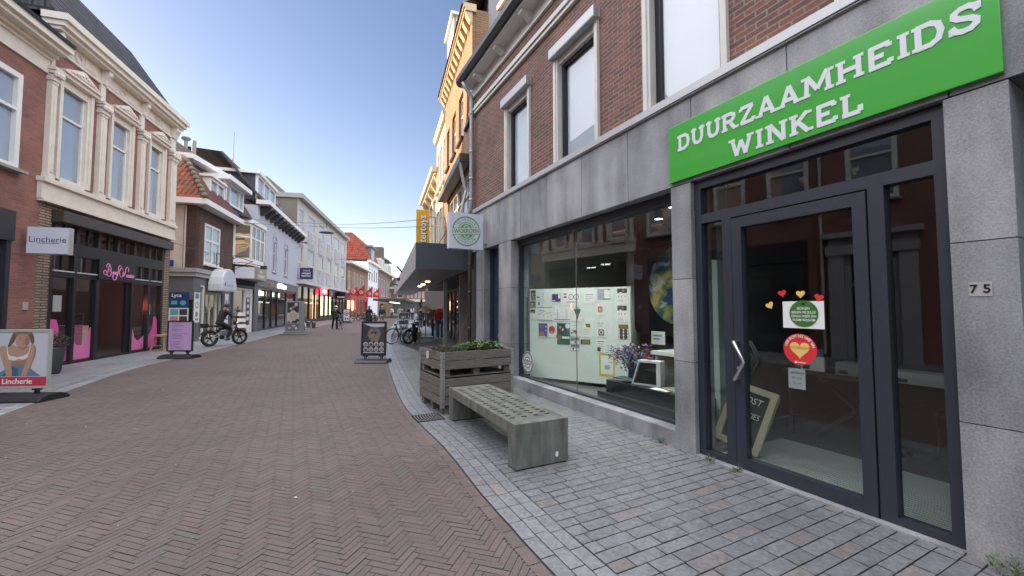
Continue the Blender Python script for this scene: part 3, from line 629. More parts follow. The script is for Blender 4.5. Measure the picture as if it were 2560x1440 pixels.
# ---------------------------------------------------------------- right row beyond the shop
dgl = MIRGLASS('window_dark'); pgl = MIRGLASS('window_sky',(.10,.12,.14),2.3,.05)
lit = M('warm_lamp',(1,.70,.30),emit=2.2); wlit = M('cool_lamp',(.9,.95,1),emit=3)
B2 = fthing('R2','brick_building','tall yellow brown brick house with sunlit upper floors and dark awning box beside the shop','building',6.2,0)
ybr = BR('yellow_brown_brick',(.30,.135,.050),(.20,.095,.042),(.22,.19,.15))
X = 5.0; ops = [(4.28,4.9,6.62,8.05),(3.0,3.75,6.62,8.05),(1.7,2.45,6.62,8.05),(.5,1.15,6.62,8.05),(.9,4.8,3.6,5.35)]
mb = MB(); wall(mb,0,X,3.2,9.5,ops,0,.14); mb.face([(X,0,0),(X,9,0),(X,9,9.5),(X,0,9.5)]) if False else None
mb.face([(0,0,3.2),(0,9,3.2),(0,9,9.5),(0,0,9.5)]); mb.face([(X,0,3.2),(X,.45,3.2),(X,.45,9.6),(X,0,9.6)])
mb.build('wall', ybr, B2)
MB().box(.02,X-.012,.45,9,3.3,11.6,skip='b').build('side_wall', M('grey_wall_board',(.27,.27,.29),.7,.1,2), B2)
for o in ops[:4]: win(B2,*o,.08,white,pgl,.06,hs=(.6,),sill=M('black_gloss'))
w5 = win(B2,*ops[4],.06,white,pgl,.08,vs=(.2,.4,.6,.8),hs=(.68,))
MB().box(.6,4.98,-.32,-.02,5.42,5.66).build('awning_cassette', M('brown_black_metal',(.05,.042,.038),.4), B2, bevel=.03)
MB().tube([(4.9,-.3,5.5),(4.86,-.12,4.7),(4.88,-.3,3.9)],.03).tube([(4.7,-.28,5.5),(4.66,-.1,4.7),(4.7,-.2,3.95)],.03).build('awning_arm', M('pale_aluminium'), B2)
ev = MB(); ev.box(-.05,X+.05,-.2,.1,9.5,9.58).box(-.05,X+.05,-.25,.1,9.58,9.70)
for i in range(13): x = .05+i*.4; ev.prism([(0,9.2),(-.06,9.24),(-.17,9.42),(-.17,9.498),(0,9.498)],x,x+.17,ax='x')
ev.build('eaves', M('ochre_cream_paint',(.60,.48,.30),.55,.06,3), B2)
rt = BR('brown_roof_tile',(.13,.062,.045),(.10,.05,.04),(.03,.02,.02),.25,.20,.012,.8,tile=True)
MB().hexa([(-.05,-.2,9.7),(X+.05,-.2,9.7),(X+.05,4.5,13.2),(-.05,4.5,13.2)],[(-.05,-.3,9.64),(X+.05,-.3,9.64),(X+.05,4.5,13.1),(-.05,4.5,13.1)]).build('roof', rt, B2)
dm = MB().box(.4,1.9,.0,.07,10.35,11.6).box(1.84,1.9,.0,.65,10.4,10.5).box(1.84,1.9,.0,.65,11.42,11.6).box(1.84,1.9,.0,.07,10.5,11.42).box(1.84,1.9,.58,.65,10.5,11.42).box(.3,2.0,-.1,1.9,11.6,11.7).build('dormer', white, B2)
MB().face([(1.87,.06,10.48),(1.87,.6,10.48),(1.87,.6,11.44),(1.87,.06,11.44)]).build('pane', pgl, dm, recalc=False)
def shopfront(parent, x0, x1, ztop, n, fm, y=.1, doors=(), gm=None, post=.07, plinth=.3):
    f = MB(); f.box(x0,x1,y-.04,y+.06,ztop-.14,ztop); w_ = (x1-x0)/n
    for i in range(n+1): xx = x0+i*w_; f.box(max(x0,xx-post/2),min(x1,xx+post/2),y-.04,y+.06,0,ztop-.14)
    for i in range(n):
        if i not in doors: f.box(x0+i*w_+post/2,x0+(i+1)*w_-post/2,y-.02,y+.05,0,plinth)
        else: f.box(x0+i*w_+post/2,x0+(i+1)*w_-post/2,y-.02,y+.05,0,.1)
    s = f.build('shop_front', fm, parent)
    for i in range(n): MB().rect(x0+i*w_+.02,x0+(i+1)*w_-.02,.08,ztop-.1,y+.02).build('pane', gm or clear, s, recalc=False)
    return s
def interior(parent, x0, x1, d, h, wallc, lamps=(), floor=None, y0=.2, name='shop_interior'):
    r = MB(); r.face([(x0,y0,.03),(x1,y0,.03),(x1,d,.03),(x0,d,.03)],1); r.face([(x0,d,0),(x1,d,0),(x1,d,h),(x0,d,h)]); r.face([(x0,y0,0),(x0,d,0),(x0,d,h),(x0,y0,h)]); r.face([(x1,y0,0),(x1,d,0),(x1,d,h),(x1,y0,h)]); r.face([(x0,y0,h),(x1,y0,h),(x1,d,h),(x0,d,h)])
    o = r.build(name, [wallc, floor or M('dark_floor')], parent, recalc=False)
    for (lx,ly,lw,ld) in lamps: MB().box(lx-lw/2,lx+lw/2,ly-ld/2,ly+ld/2,h-.06,h-.01).build('ceiling_lamp', wlit, o)
    return o
dkw = M('shop_wall_dim',(.22,.20,.18),.8); dkg = M('dark_grey_paint')
shopfront(B2,0,3.4,2.6,4,dkg,1.3,(1,)); interior(B2,0,3.4,5,2.6,dkw,((1.2,2.4,.6,.1),(2.4,2.4,.6,.1)),y0=1.4)
rc = MB().box(3.4,3.5,-.02,1.2,0,2.6).box(4.92,5.0,0,1.2,0,2.6).box(3.5,4.92,.62,.72,2.45,2.6).box(3.5,4.92,.7,.8,0,.1).box(3.55,3.65,.65,.75,0,2.45).box(4.78,4.88,.65,.75,0,2.45).box(4.18,4.26,.65,.75,0,2.45)
rc = rc.build('shop_entrance', M('taupe_paint',(.20,.185,.17),.5), B2)
MB().rect(3.6,4.85,.1,2.45,.7).build('pane', clear, rc, recalc=False); interior(B2,3.52,4.9,5,2.58,M('shop_wall_warm',(.2,.16,.13),.8),((4.2,2.2,.8,.12),),y0=.85)
MB().box(0,X,.01,1.4,2.605,3.2).build('fascia', dkg, B2); MB().box(0,.12,-.02,.12,0,2.6).build('column', M('zinc_pipe'), B2)
# canopy over the pavement
cn = fthing('R2','canopy','long flat shop canopy with grey front and dark end over the right pavement','canopy',-12,0)
ck = MB().box(0,22.9,-1.36,-.02,2.62,3.26).build('canopy_body', M('warm_grey_soffit',(.20,.19,.18),.38,.06,2,spec=.5), cn)
MB().box(22.9,22.93,-1.38,-.02,2.6,3.28).build('end_panel', M('canopy_navy',(.040,.048,.062),.5,.06,2), cn)
fp = MB()
for i in range(15): fp.box(i*1.527,i*1.527+1.52,-1.39,-1.36,2.6,3.28)
fp.build('front_panel', M('canopy_grey_panel',(.36,.355,.34),.45,.08,1.2), cn)
for x in (17.7,15.8,14.2): MB().lathe([(.085,2.585),(.1,2.622)],x,-.55,16).build('downlight', lit, cn)
tb = MB(); tb.tube([(15.0,-1.39,3.18),(15.05,-1.62,3.42)],.035); tb.box(12.6,12.75,-1.52,-1.39,2.95,3.1); tb.tube([(9.6,-1.4,2.9),(9.6,-1.75,3.0)],.03); tb.build('spot_lamp', dkg, cn)
# plastered house and the ones beyond
B3 = fthing('R2','plaster_house','cream plastered house with three columns of white windows beyond the yellow brick house','building',3.25,.05)
W3 = 2.94; ops = [(x,x+.6,z,z2) for x in (.25,1.15,2.1) for z,z2 in ((3.9,5.75),(6.6,8.3))]
mb = MB(); wall(mb,0,W3,3.2,8.95,ops,0,.14); mass(mb,0,W3,.14,8,3.2,8.9); mb.build('wall', M('cream_plaster',(.50,.46,.36),.85,.10,2), B3)
for o in ops: win(B3,*o,.05,white,pgl,.07,hs=(.6,),sill=white)
MB().box(-.05,W3,-.12,.1,8.95,9.08).box(-.05,W3,-.16,.1,9.08,9.18).build('eaves', cream, B3)
MB().box(0,W3,.02,1.4,2.61,3.2).build('fascia', dkg, B3); shopfront(B3,0,W3,2.6,3,M('yellow_shop_frame',(.50,.33,.05),.5),1.25,(1,)); interior(B3,0,W3,5,2.6,dkw,((1.4,2.2,1.2,.1),),y0=1.4)
B4 = fthing('R2','cornice_house','pale house with heavy moulded cornice behind the yellow vertical sign','building',-3.0,.35)
W4 = 6.2; ops = [(x,x+.95,z,z2) for x in (.5,2.0,3.5,5.0) for z,z2 in ((3.9,6.1),)]
mb = MB(); wall(mb,0,W4,3.2,7.1,ops,0,.14); mass(mb,0,W4,.14,8,3.2,7.6); mb.build('wall', M('pale_stone_plaster',(.52,.47,.40),.8,.08,2), B4)
for o in ops: win(B4,*o,.05,white,pgl,.08,hs=(.65,))
c = MB(); c.box(-.1,W4+.1,-.12,.1,7.1,7.2).box(-.05,W4+.05,-.05,.1,7.2,7.6).box(-.15,W4+.12,-.42,.1,7.6,7.72).box(-.2,W4+.16,-.55,.1,7.72,7.95)
for x in (.1,1.6,3.1,4.6,5.95): c.prism([(0,6.6),(-.12,6.75),(-.16,7.2),(-.38,7.5),(-.38,7.6),(0,7.6)],x,x+.22,ax='x'); c.box(x-.02,x+.24,-.08,.05,3.3,6.6)
c.build('cornice', M('ivory_paint',(.66,.58,.45),.5,.05,3), B4)
MB().hexa([(0,-.3,7.95),(W4,-.3,7.95),(W4,4,10.5),(0,4,10.5)],[(0,-.3,7.9),(W4,-.3,7.9),(W4,4,10.4),(0,4,10.4)]).build('roof', rt, B4)
MB().tube([(W4-.05,-.3,7.6),(W4-.05,-.1,7.1),(W4-.05,-.08,3.3)],.06).build('downpipe', M('pale_pipe',(.5,.47,.42),.5), B4)
MB().box(0,W4,.0,1.4,2.61,3.2).build('fascia', dkg, B4); shopfront(B4,0,W4,2.6,5,dkg,1.0,(2,)); interior(B4,0,W4,5,2.6,dkw,((2,2,1.2,.1),(4.5,2,1.2,.1)),y0=1.2)
B5 = fthing('R2','brick_row','plain red brick row of shops hidden behind the long canopy','building',-34,3.2)
ops = [(x,x+1.1,3.9,5.7) for x in [1+2.4*i for i in range(12)]]
mb = MB(); wall(mb,0,31,0,7,ops,0,.14); mass(mb,0,31,.14,8,0,7); mb.build('wall', rbrick, B5)
for o in ops: win(B5,*o,.05,white,pgl,.08)
MB().box(0,31,-.06,-.003,0,3.5).build('shop_front', dkg, B5); MB().hexa([(0,-.3,7),(31,-.3,7),(31,4,10),(0,4,10)],[(0,-.3,6.9),(31,-.3,6.9),(31,4,9.9),(0,4,9.9)]).build('roof', rt, B5)
# projecting signs on the right
ws = fthing('R1','projecting_sign','square white light box with green round stamp emblem on stone front','sign',.93,-.1,2.95)
MB().box(0,.16,-.86,-.03,0,.83).build('sign_box', M('lightbox_white',(.62,.64,.74),.35), ws, bevel=.008)
MB().box(.02,.14,-.03,.08,.16,.70).build('bracket', M('pale_aluminium'), ws)
Rz = Matrix.Translation((.16,-.445,.415)) @ Matrix.Rotation(pi/2,4,'Z')
gr = M('emblem_green',(.10,.36,.11),.5); pg = M('emblem_pale',(.58,.66,.60),.5)
em = MB(); em.ring((0,0),.315,.345,-.003); em.ring((0,0),.195,.21,-.003); em.disc((0,0),.17,-.002); em.ring((.0,0),.185,.172,-.0024,1)
em.ring((0,.07),.05,.075,-.0035,1,12,.3,pi-.3); em.ring((0,-.07),.05,.075,-.0035,1,12,pi+.3,2*pi-.3)
k0 = len(em.v); em.rect(-.335,.335,-.075,.085,-.0045,0); em.rect(-.328,.328,-.065,.075,-.006,1)
em.xf(Matrix.Rotation(-.10,4,'Y'), k0); em.xf(Rz); eo = em.build('emblem', [gr,pg], ws, recalc=False)
dgr = M('emblem_ink',(.10,.20,.14),.5)
text('WOERDEN',.125,0,-.008,.004,dgr,eo,m=Rz,ext=.001,bold=.002,rot=.10,sx=.98)
for i, ch in enumerate('DUURZAAM'):
    a = pi/2+.84-i*.24; text(ch,.062,.262*cos(a),-.004,.262*sin(a),dgr,eo,m=Rz,ext=.0005,rot=a-pi/2,bold=.0006)
    a = -pi/2-.84+i*.24; text(ch,.062,.262*cos(a),-.004,.262*sin(a),dgr,eo,m=Rz,ext=.0005,rot=a+pi/2,bold=.0006)
ys = fthing('R2','vertical_sign','tall yellow vertical sign with white lettering above the canopy','sign',5.45,-.98,3.68)
MB().box(-.12,.0,0,.50,0,1.76).build('sign_box', M('sign_yellow',(.62,.38,.01),.4), ys, bevel=.01)
Ry = Matrix.Translation((.002,.25,.87)) @ Matrix.Rotation(pi/2,4,'Z')
text('intertoys',.40,.015,-.004,-.0,M('black_gloss'),ys,m=Ry,rot=pi/2,bold=.022,ext=.001,sx=.92,name='shadow_lettering'); text('intertoys',.40,0,-.008,.012,white,ys,m=Ry,rot=pi/2,bold=.010,ext=.002,sx=.92)
MB().tube([(-.06,.5,1.5),(-.06,1.0,1.5)],.015).tube([(-.06,.5,.3),(-.06,1.0,.3)],.015).tube([(-.06,.75,.3),(-.06,.75,1.5)],.012).build('bracket', M('rust_red_metal',(.12,.04,.035),.6), ys)

# ---------------------------------------------------------------- left row
B_ = fthing('L2','ornate_house','ornate red brick house with cream pilasters and pediments over a black beauty salon front','building',0,0)
lbr = BR('left_red_brick',(.29,.115,.09),(.21,.09,.075),(.2,.155,.135),ms=.007)
wx = [(-5.92,-4.52),(-3.84,-2.5),(-1.72,-.42)]; ops = [(a+.06,b-.06,5.08,8.02) for a,b in wx]
mb = MB(); wall(mb,-6.2,.22,4.74,8.5,ops,0,.2); mass(mb,-6.2,.22,.2,9,4.3,9.2); mb.face([(.22,0,4.3),(.22,.2,4.3),(.22,.2,8.3),(.22,0,8.3)]); mb.build('wall', lbr, B_)
crm = M('ornament_cream',(.70,.655,.575),.55,.08,4)
for a, b in wx:
    a += .06; b -= .06; f = MB(); f.box(a,a+.11,-.08,.18,5.08,7.9).box(b-.11,b,-.08,.18,5.08,7.9).box(a+.11,a+.18,-.03,.18,5.08,7.9).box(b-.18,b-.11,-.03,.18,5.08,7.9).box(a+.18,b-.18,-.02,.18,7.68,7.9).box(a+.18,b-.18,-.05,.18,5.02,5.14)
    f.box(a-.05,b+.05,-.16,.1,7.9,8.0).box(a-.09,b+.09,-.22,.1,8.0,8.06); f.prism([(a-.09,8.06),(b+.09,8.06),((a+b)/2+.06,8.34),((a+b)/2-.06,8.34)],-.2,.05); f.prism([(a+.1,8.09),(b-.1,8.09),((a+b)/2,8.30)],-.225,-.2)
    w_ = f.build('window', crm, B_)
    o_ = MB(); m_ = (a+b)/2
    for q in range(7): xx = m_-.33+q*.11; o_.ball((xx,-.235,8.12+.08*(1-abs(q-3)/3.2)),.035,8)
    o_.build('pediment_ornament', crm, w_, smooth=True)
    MB().box(a+.18,b-.18,.06,.14,6.86,6.92).box(a+.18,a+.22,.06,.14,5.14,7.68).box(b-.22,b-.18,.06,.14,5.14,7.68).box(a+.22,b-.22,.06,.14,5.14,5.19).build('sash', white, w_)
    MB().rect(a+.2,b-.2,5.16,7.66,.11).build('pane', MIRGLASS('window_painted_sky',(.21,.26,.33),3.2,.03), w_, recalc=False)  # pane base painted pale blue in place of bright sky reflection
for a, b in ((-6.2,-6.02),(-4.32,-4.05),(-2.25,-1.97),(-.2,.22)):
    pi_ = MB(); pi_.box(a,b,-.12,.02,5.05,7.5).box(a+.06,b-.06,-.15,-.12,5.15,7.4).box(a-.02,b+.02,-.15,.02,4.98,5.1)
    for zz, e in ((7.5,.0),(7.58,.03),(7.66,.02),(7.76,.05),(7.85,.08)): pi_.box(a-e,b+e,-.14-e,.02,zz,zz+.08)
    for q in (a,b,(a+b)/2): pi_.ball((q,-.2,7.76),(.07,.07,.09),8)
    pi_.box(a+.03,b-.03,-.06,.02,7.95,8.50); pi_.prism([(-.03,8.5),(-.12,8.52),(-.15,8.66),(-.22,8.8),(-.25,8.945),(-.03,8.945)],a+.05,b-.05,ax='x'); pi_.ball(((a+b)/2,-.2,8.84),(.09,.08,.08),10)
    pi_.build('pilaster', crm, B_)
fr = MB(); fr.box(-6.22,.26,-.06,.1,8.50,8.56).box(-6.2,.24,-.02,.1,8.56,8.95).box(-6.28,.26,-.28,.1,8.95,9.04).box(-6.32,.30,-.38,.1,9.04,9.18).box(-6.36,.34,-.46,.1,9.18,9.36)
for m_ in (-5.2,-3.2,-1.1): fr.ring((m_,8.75),.09,.15,-.045,n=24); fr.box(m_-.75,m_-.25,-.04,-.02,8.62,8.88).box(m_+.25,m_+.75,-.04,-.02,8.62,8.88)
fr.build('entablature', crm, B_)
MB().box(-6.32,.3,-.1,.02,4.42,4.86).box(-6.36,.34,-.18,.02,4.86,4.98).box(-6.3,.28,-.14,.02,4.36,4.42).build('sill_band', crm, B_)
rf = MB(); a = [(-6.3,-.2,9.36),(.34,-.2,9.36),(.34,9,9.36),(-6.3,9,9.36)]; b = [(-6.3,1.1,11.5),(-.75,1.1,11.5),(-.75,8,11.5),(-6.3,8,11.5)]; c_ = [(-6.3,2.6,13.1),(-2.6,2.6,13.1),(-2.6,6,13.1),(-6.3,6,13.1)]
for p, q in ((a,b),(b,c_)):
    for i in range(4): j = (i+1) % 4; rf.face([p[i],p[j],q[j],q[i]])
rf.face(c_); rf.build('roof', BR('slate_roof_tile',(.050,.053,.062),(.026,.028,.034),(.006,.006,.007),.26,.27,.03,1.0,tile=True), B_)
gb = BR('yellow_grey_brick',(.36,.28,.19),(.25,.19,.14),(.06,.05,.045),.4,.072,.014)
mb = MB(); mb.box(-6.2,-5.78,0,.3,0,4.36).box(-.18,.22,0,.3,0,4.36).box(-5.78,-.18,0,.3,4.12,4.36); mb.box(-.18,.22,.3,9,0,4.36).box(-6.2,-5.78,.3,9,0,4.3); mb.box(-5.78,-.18,5,9,0,4.3); mb.build('brick_piers', gb, B_)
sf = MB(); blk = M('black_wood',(.014,.014,.017),.38,.1,10)
sf.box(-5.78,-.18,.02,.14,3.98,4.12).box(-5.78,-.18,.0,.14,3.08,3.44).box(-5.78,-.18,.02,.14,2.46,2.62).box(-5.78,-.18,.02,.14,0,.08)
for x in (-5.78,-4.9,-3.97,-2.2,-1.2,-.3): sf.box(x,x+.12,.0,.14,0,2.46)
for i in range(7): x = -5.78+i*.913; sf.box(x,x+.12,.01,.14,3.44,3.98)
for i in range(6): x = -5.78+.52+i*.913; sf.box(x,x+.035,.04,.1,3.44,3.98)
for x in (-5.78,-4.9,-3.97,-2.2,-1.2,-.3): sf.box(x,x+.12,.01,.14,2.62,3.08)
for x in (-5.3,-4.4,-1.65,-.72): sf.box(x,x+.03,.04,.1,2.62,3.08)
sf.box(-3.85,-3.7,.06,.14,.08,2.46).box(-2.38,-2.2,.06,.14,.08,2.46).box(-3.85,-2.2,-.01,.02,2.50,3.08)
sfo = sf.build('shop_front', blk, B_); MB().box(-5.82,-.14,-.28,0,3.9,4.22).build('awning_box', M('brown_black_metal'), sfo, bevel=.02)
for r in ((-5.78,-.18,3.44,3.98),(-5.78,-3.9,2.6,3.08),(-2.2,-.2,2.6,3.08)): MB().rect(*r,.08).build('pane', GLASS('salon_glass',(.8,.82,.82),1.7), sfo, recalc=False)
for r in ((-5.68,-4.88,.06,2.46),(-4.8,-3.95,.06,2.46),(-2.1,-1.18,.06,2.46),(-1.1,-.28,.06,2.46)): MB().rect(*r,.09).build('pane', GLASS('salon_glass'), sfo, recalc=False)
for x0, x1 in ((-5.66,-4.92),(-4.78,-3.98),(-2.06,-1.22),(-1.06,-.32)): MB().box(x0,x1,-.02,.1,2.60,2.635).build('pale_sill', M('pale_zinc',(.5,.53,.56),.35), sfo)
pk = M('salon_pink',(.66,.18,.42),.5); pk2 = M('salon_pink_deep',(.60,.10,.33),.5)
def wave(x0, x1, lo, pts, m): MB().face([(x0,.086,lo),(x1,.086,lo)]+[(x0+(x1-x0)*u,.086,z) for u,z in pts]).build('pink_decal', m, sfo, recalc=False)
wave(-4.78,-3.97,.1,[(1,1.02),(.93,1.0),(.85,.75),(.7,.55),(.5,.5),(.3,.52),(.12,.68),(0,.72)],pk)
wave(-5.66,-4.9,.1,[(1,.75),(.8,.62),(.6,.75),(.55,1.1),(.45,1.28),(.2,1.3),(.08,1.15),(0,1.05)],pk2)
wave(-2.06,-1.2,.1,[(1,.6),(.8,.5),(.55,.42),(.35,.55),(.2,.85),(.08,.9),(0,.95)],pk)
wave(-1.06,-.3,.1,[(1,.5),(.9,1.15),(.75,1.3),(.6,1.25),(.5,.8),(.3,.62),(0,.6)],pk2)
sn = MB().box(-3.95,-2.12,-.04,-.012,2.5,3.12).build('name_board', blk, B_)
pl_ = M('sign_pink',(.62,.22,.42),.5,emit=.06)
def curl(pts, r=.016): return MB().tube([(x,-.05,z) for x,z in pts], r, 6)
def arc(cx, cz, r, a0, a1, n=10, rz=None): return [(cx+r*cos(a0+(a1-a0)*i/n), cz+(rz or r)*sin(a0+(a1-a0)*i/n)) for i in range(n+1)]
cm = MB(); cm.tube([(x,-.05,z) for x,z in arc(-3.55,2.92,.09,3.6,-.2)+arc(-3.5,2.84,.08,.6,-1.6)],.012,6); cm.tube([(x,-.05,z) for x,z in arc(-3.52,2.72,.11,1.5,-2.6)+arc(-3.7,2.72,.07,-1,-6.2)],.012,6); cm.tube([(-3.5,-.05,2.98),(-3.63,-.05,2.64)],.011,6)
cm.tube([(x,-.05,z) for x,z in arc(-2.98,2.93,.08,.3,3.0)+[(-3.08,2.7),(-3.14,2.62)]+arc(-3.24,2.6,.09,-.3,-4)],.012,6); cm.tube([(x,-.05,z) for x,z in arc(-2.9,2.78,.1,.6,6.6,14,.15)],.012,6); cm.tube([(x,-.05,z) for x,z in arc(-2.6,2.9,.08,-.8,3)+[(-2.72,2.75),(-2.78,2.66)]],.012,6)
so_ = cm.build('script_flourish', pl_, sn)
text('eauty',.2,-3.22,-.045,2.75,pl_,sn,shear=.35,sx=.62,ext=.006,bold=.002); text('sessions',.2,-2.42,-.045,2.70,pl_,sn,shear=.35,sx=.68,ext=.006,bold=.002)
interior(B_,-5.76,-.2,5,4.1,M('salon_wall',(.13,.085,.09),.8),((-3.2,1.6,.5,.3),(-1.4,2.4,.6,.2),(-5,2.4,.6,.2)))
MB().box(-3.5,-2.75,1.0,1.5,0,1.05).build('salon_counter', M('salon_pink_tiles',(.48,.16,.30),.5,.2,6), B_); MB().box(-2.7,-2.0,1.1,1.5,.0,1.0).build('side_counter', white, B_)
nn = MB(); nn.tube([(x,.35,z) for x,z in arc(-1.75,1.72,.13,0,2*pi,18,.2)],.02,6); nn.tube([(p[0],.34,p[1]) for p in heart(-1.75,1.68,.14)],.015,6,close=True); nn.build('neon_sign', M('neon_red',(1,.16,.08),emit=9), B_)
MB().box(-.85,-.4,.3,.32,1.35,1.75).build('salon_poster', papr, B_); MB().box(-5.38,-5.08,.14,.15,1.5,1.95).build('notice', papr, B_)

L1o = fthing('L2','townhouse','plain red brick house with white sash windows and deep cream cornice at left edge','building',-6.2,0)
ops = [(-2.1,-.72,4.92,7.28),(-5.25,-4.05,4.92,7.28),(-7.3,-6.0,4.92,7.28),(-9.55,-8.3,4.92,7.28),(-13.2,-11.9,4.92,7.28)]
lo = [(-7.2,-.74,.0,3.92),(-9.6,-8.1,0,3.6)]
mb = MB(); wall(mb,-26,-.0,0,7.75,ops+lo,0,.18); mass(mb,-26,0,.18,9,0,8.5,front=False); mb.build('wall', lbr, L1o)
for o in ops: win(L1o,o[0],o[1],o[2],o[3],-.03,white,MIRGLASS('window_painted_sky'),.13,hs=(.62,),sill=M('grey_sill',(.3,.3,.29),.7),dep=.16,bar=.07)
MB().box(-26,.0,-.05,.05,7.72,8.08).box(-26,.02,-.1,.05,8.08,8.16).box(-26,.04,-.4,.05,8.24,8.34).box(-26,.06,-.5,.05,8.34,8.5).box(-26,.04,-.2,.05,8.16,8.24).build('cornice', crm, L1o)
MB().box(-26,.05,-.55,-.42,8.5,8.58).build('gutter', M('black_gloss'), L1o)
rf = MB().hexa([(-26,-.3,8.55),(0,-.3,8.55),(0,4,12.4),(-26,4,12.4)],[(-26,-.3,8.5),(0,-.3,8.5),(0,4,12.3),(-26,4,12.3)]); rf.face([(-26,4,12.4),(0,4,12.4),(0,9,8.5),(-26,9,8.5)]); rf.build('roof', BR('slate_roof_tile',(0,0,0),(0,0,0),(0,0,0)), L1o)
f = MB(); nvy = M('shop_blue_black',(.02,.023,.032),.4); f.box(-7.2,-7.08,.0,.14,0,3.8).box(-.86,-.74,.0,.14,0,3.8).box(-7.2,-.74,-.06,.14,3.2,3.92).box(-4.2,-4.08,.02,.14,0,3.2).box(-7.08,-.86,.02,.14,0,.35)
f = f.build('shop_front', nvy, L1o); MB().rect(-7.1,-.84,.3,3.25,.09).build('pane', dgl, f, recalc=False); text('Lincherie',.36,-2.6,-.065,3.56,white,f,bold=.004)
f = MB(); gm_ = M('grey_stone_paint',(.36,.36,.38),.6,.05,4); f.box(-9.9,-9.5,-.16,.0,.0,3.3).box(-8.2,-7.8,-.16,.0,.0,3.3).box(-9.95,-7.75,-.22,.0,3.3,3.6).box(-10.05,-7.65,-.36,.0,3.84,4.0).box(-9.9,-7.8,-.1,.0,3.6,3.84).box(-9.5,-8.2,-.02,.1,2.3,2.4).box(-9.5,-9.35,.0,.1,0,3.3).box(-8.35,-8.2,.0,.1,0,3.3).build('doorcase', gm_, L1o)
MB().box(-9.4,-8.3,.08,.14,0,3.4).build('door', nvy, L1o); MB().tube([(-7.62,-.08,7.9),(-7.62,-.08,.1)],.05).build('downpipe', M('pale_pipe'), L1o)
MB().box(-.35,-.2,-.02,.0,1.55,1.75).build('intercom', M('pale_aluminium'), L1o)
ls = fthing('L2','projecting_sign','white square light box with thin dark lettering on the brick pier at left edge','sign',-6.72,-.12,2.93)
MB().box(0,.15,-.84,0,0,.68).build('sign_box', M('pale_aluminium'), ls, bevel=.01)
Rl = Matrix.Translation((-.001,-.42,.34)) @ Matrix.Rotation(-pi/2,4,'Z')
MB().box(-.40,.40,-.008,-.0,-.32,.32).xf(Rl).build('sign_face', M('lightbox_white'), ls)
text('Lincherie',.2,0,-.012,.02,M('sign_slate',(.10,.10,.15),.5),ls,m=Rl,ext=.001,sx=1.0); MB().rect(-.2,.22,-.075,-.06,-.0095).xf(Rl).build('underline', M('sign_slate'), ls, recalc=False)
FR['L7'] = ((-27.6,68.0), 99.46)
# corner house with orange hipped roof
C3 = fthing('L3','corner_house','small dark brick corner house with orange tiled hip roof and cream side wall','building',0,0)
dbr = BR('dark_brown_brick',(.15,.08,.065),(.105,.06,.053),(.06,.05,.046))
X = 4.72; ops = [(.9,2.8,3.78,5.85)]; lo = [(.75,1.3,0,2.75),(1.35,3.5,0,2.4)]
mb = MB(); wall(mb,0,X,3.5,6.5,ops,0,.16); mb.face([(0,0,3.5),(0,.5,3.5),(0,.5,6.5),(0,0,6.5)]); mass(mb,.02,X-.01,.16,8,3.5,6.6); mb.build('wall', dbr, C3)
MB().face([(0,.5,3.5),(0,8,3.5),(0,8,6.5),(0,.5,6.5)]).build('side_wall', M('cream_render',(.58,.53,.44),.85,.12,1.5), C3, recalc=False)
MB().tube([(-.05,.42,6.5),(-.05,.42,3.5)],.04).build('downpipe', M('pale_pipe'), C3)
q = MB()
for i in range(26): z = 3.56+i*.113; q.box(-.03,.32,-.03,.42,z,z+.06)
q.build('quoin', dbr, C3)
win(C3,.9,2.8,3.78,5.85,-.02,white,MIRGLASS('window_painted_sky'),.12,vs=(.5,),hs=(.6,),sill=white,bar=.12)
gw = MB(); dgp = M('shop_grey_paint',(.12,.123,.138),.5,.06,3); wall(gw,0,X,0,3.1,lo,.02,.2); gw.box(-.0,.0,.02,8,0,3.1) if False else None
gw.face([(0,.02,2.0),(0,8,2.0),(0,8,3.1),(0,.02,3.1)]); gw.face([(0,2.3,0),(0,8,0),(0,8,2.0),(0,2.3,2.0)]); gw.face([(0,.02,0),(0,2.3,0),(0,2.3,.5),(0,.02,.5)]); gw.face([(X,.02,0),(X,8,0),(X,8,3.1),(X,.02,3.1)]); gw.build('shop_wall', dgp, C3)
co = MB(); co.box(-.08,X+.02,-.08,.1,3.1,3.16).box(-.12,X+.02,-.12,.1,3.3,3.5).box(-.05,X,-.05,.1,3.16,3.3); co.box(-.08,.02,.1,8,3.1,3.16).box(-.12,.02,.1,8,3.3,3.5).box(-.05,.02,.1,8,3.16,3.3); co.build('shop_cornice', M('pale_grey_trim',(.33,.33,.33),.5,.08,4), C3)
MB().face([(.04,.1,.5),(.04,2.3,.5),(.04,2.3,2.0),(.04,.1,2.0)]).build('side_window', clear, C3, recalc=False)
interior(C3,.06,X-.05,3.5,3.0,M('shop_wall_pale',(.45,.46,.38),.8),((1.5,1.0,1.2,.1),(3.2,1.0,1.0,.1),(1.5,2.0,1.4,.1)),y0=.24)
win(C3,.75,1.3,.05,2.75,.06,white,GLASS('salon_glass'),.1); dd = win(C3,1.35,2.9,.05,2.4,.1,M('ivory_paint'),GLASS('salon_glass'),.1,vs=(.5,),name='door',bar=.1); win(C3,2.9,3.5,.05,2.4,.1,white,GLASS('salon_glass'),.08)
ev = MB(); ev.box(-.45,X,-.55,.1,6.52,6.78).box(-.45,.1,.1,8,6.52,6.78); ev.build('eaves', white, C3)
for i in range(5): pass
ot = BR('orange_roof_tile',(.27,.075,.026),(.15,.042,.022),(.05,.02,.015),.22,.24,.014,.9,tile=True); br_t = BR('plum_roof_tile',(.17,.055,.045),(.12,.045,.04),(.03,.018,.015),.22,.24,.014,.9,tile=True)
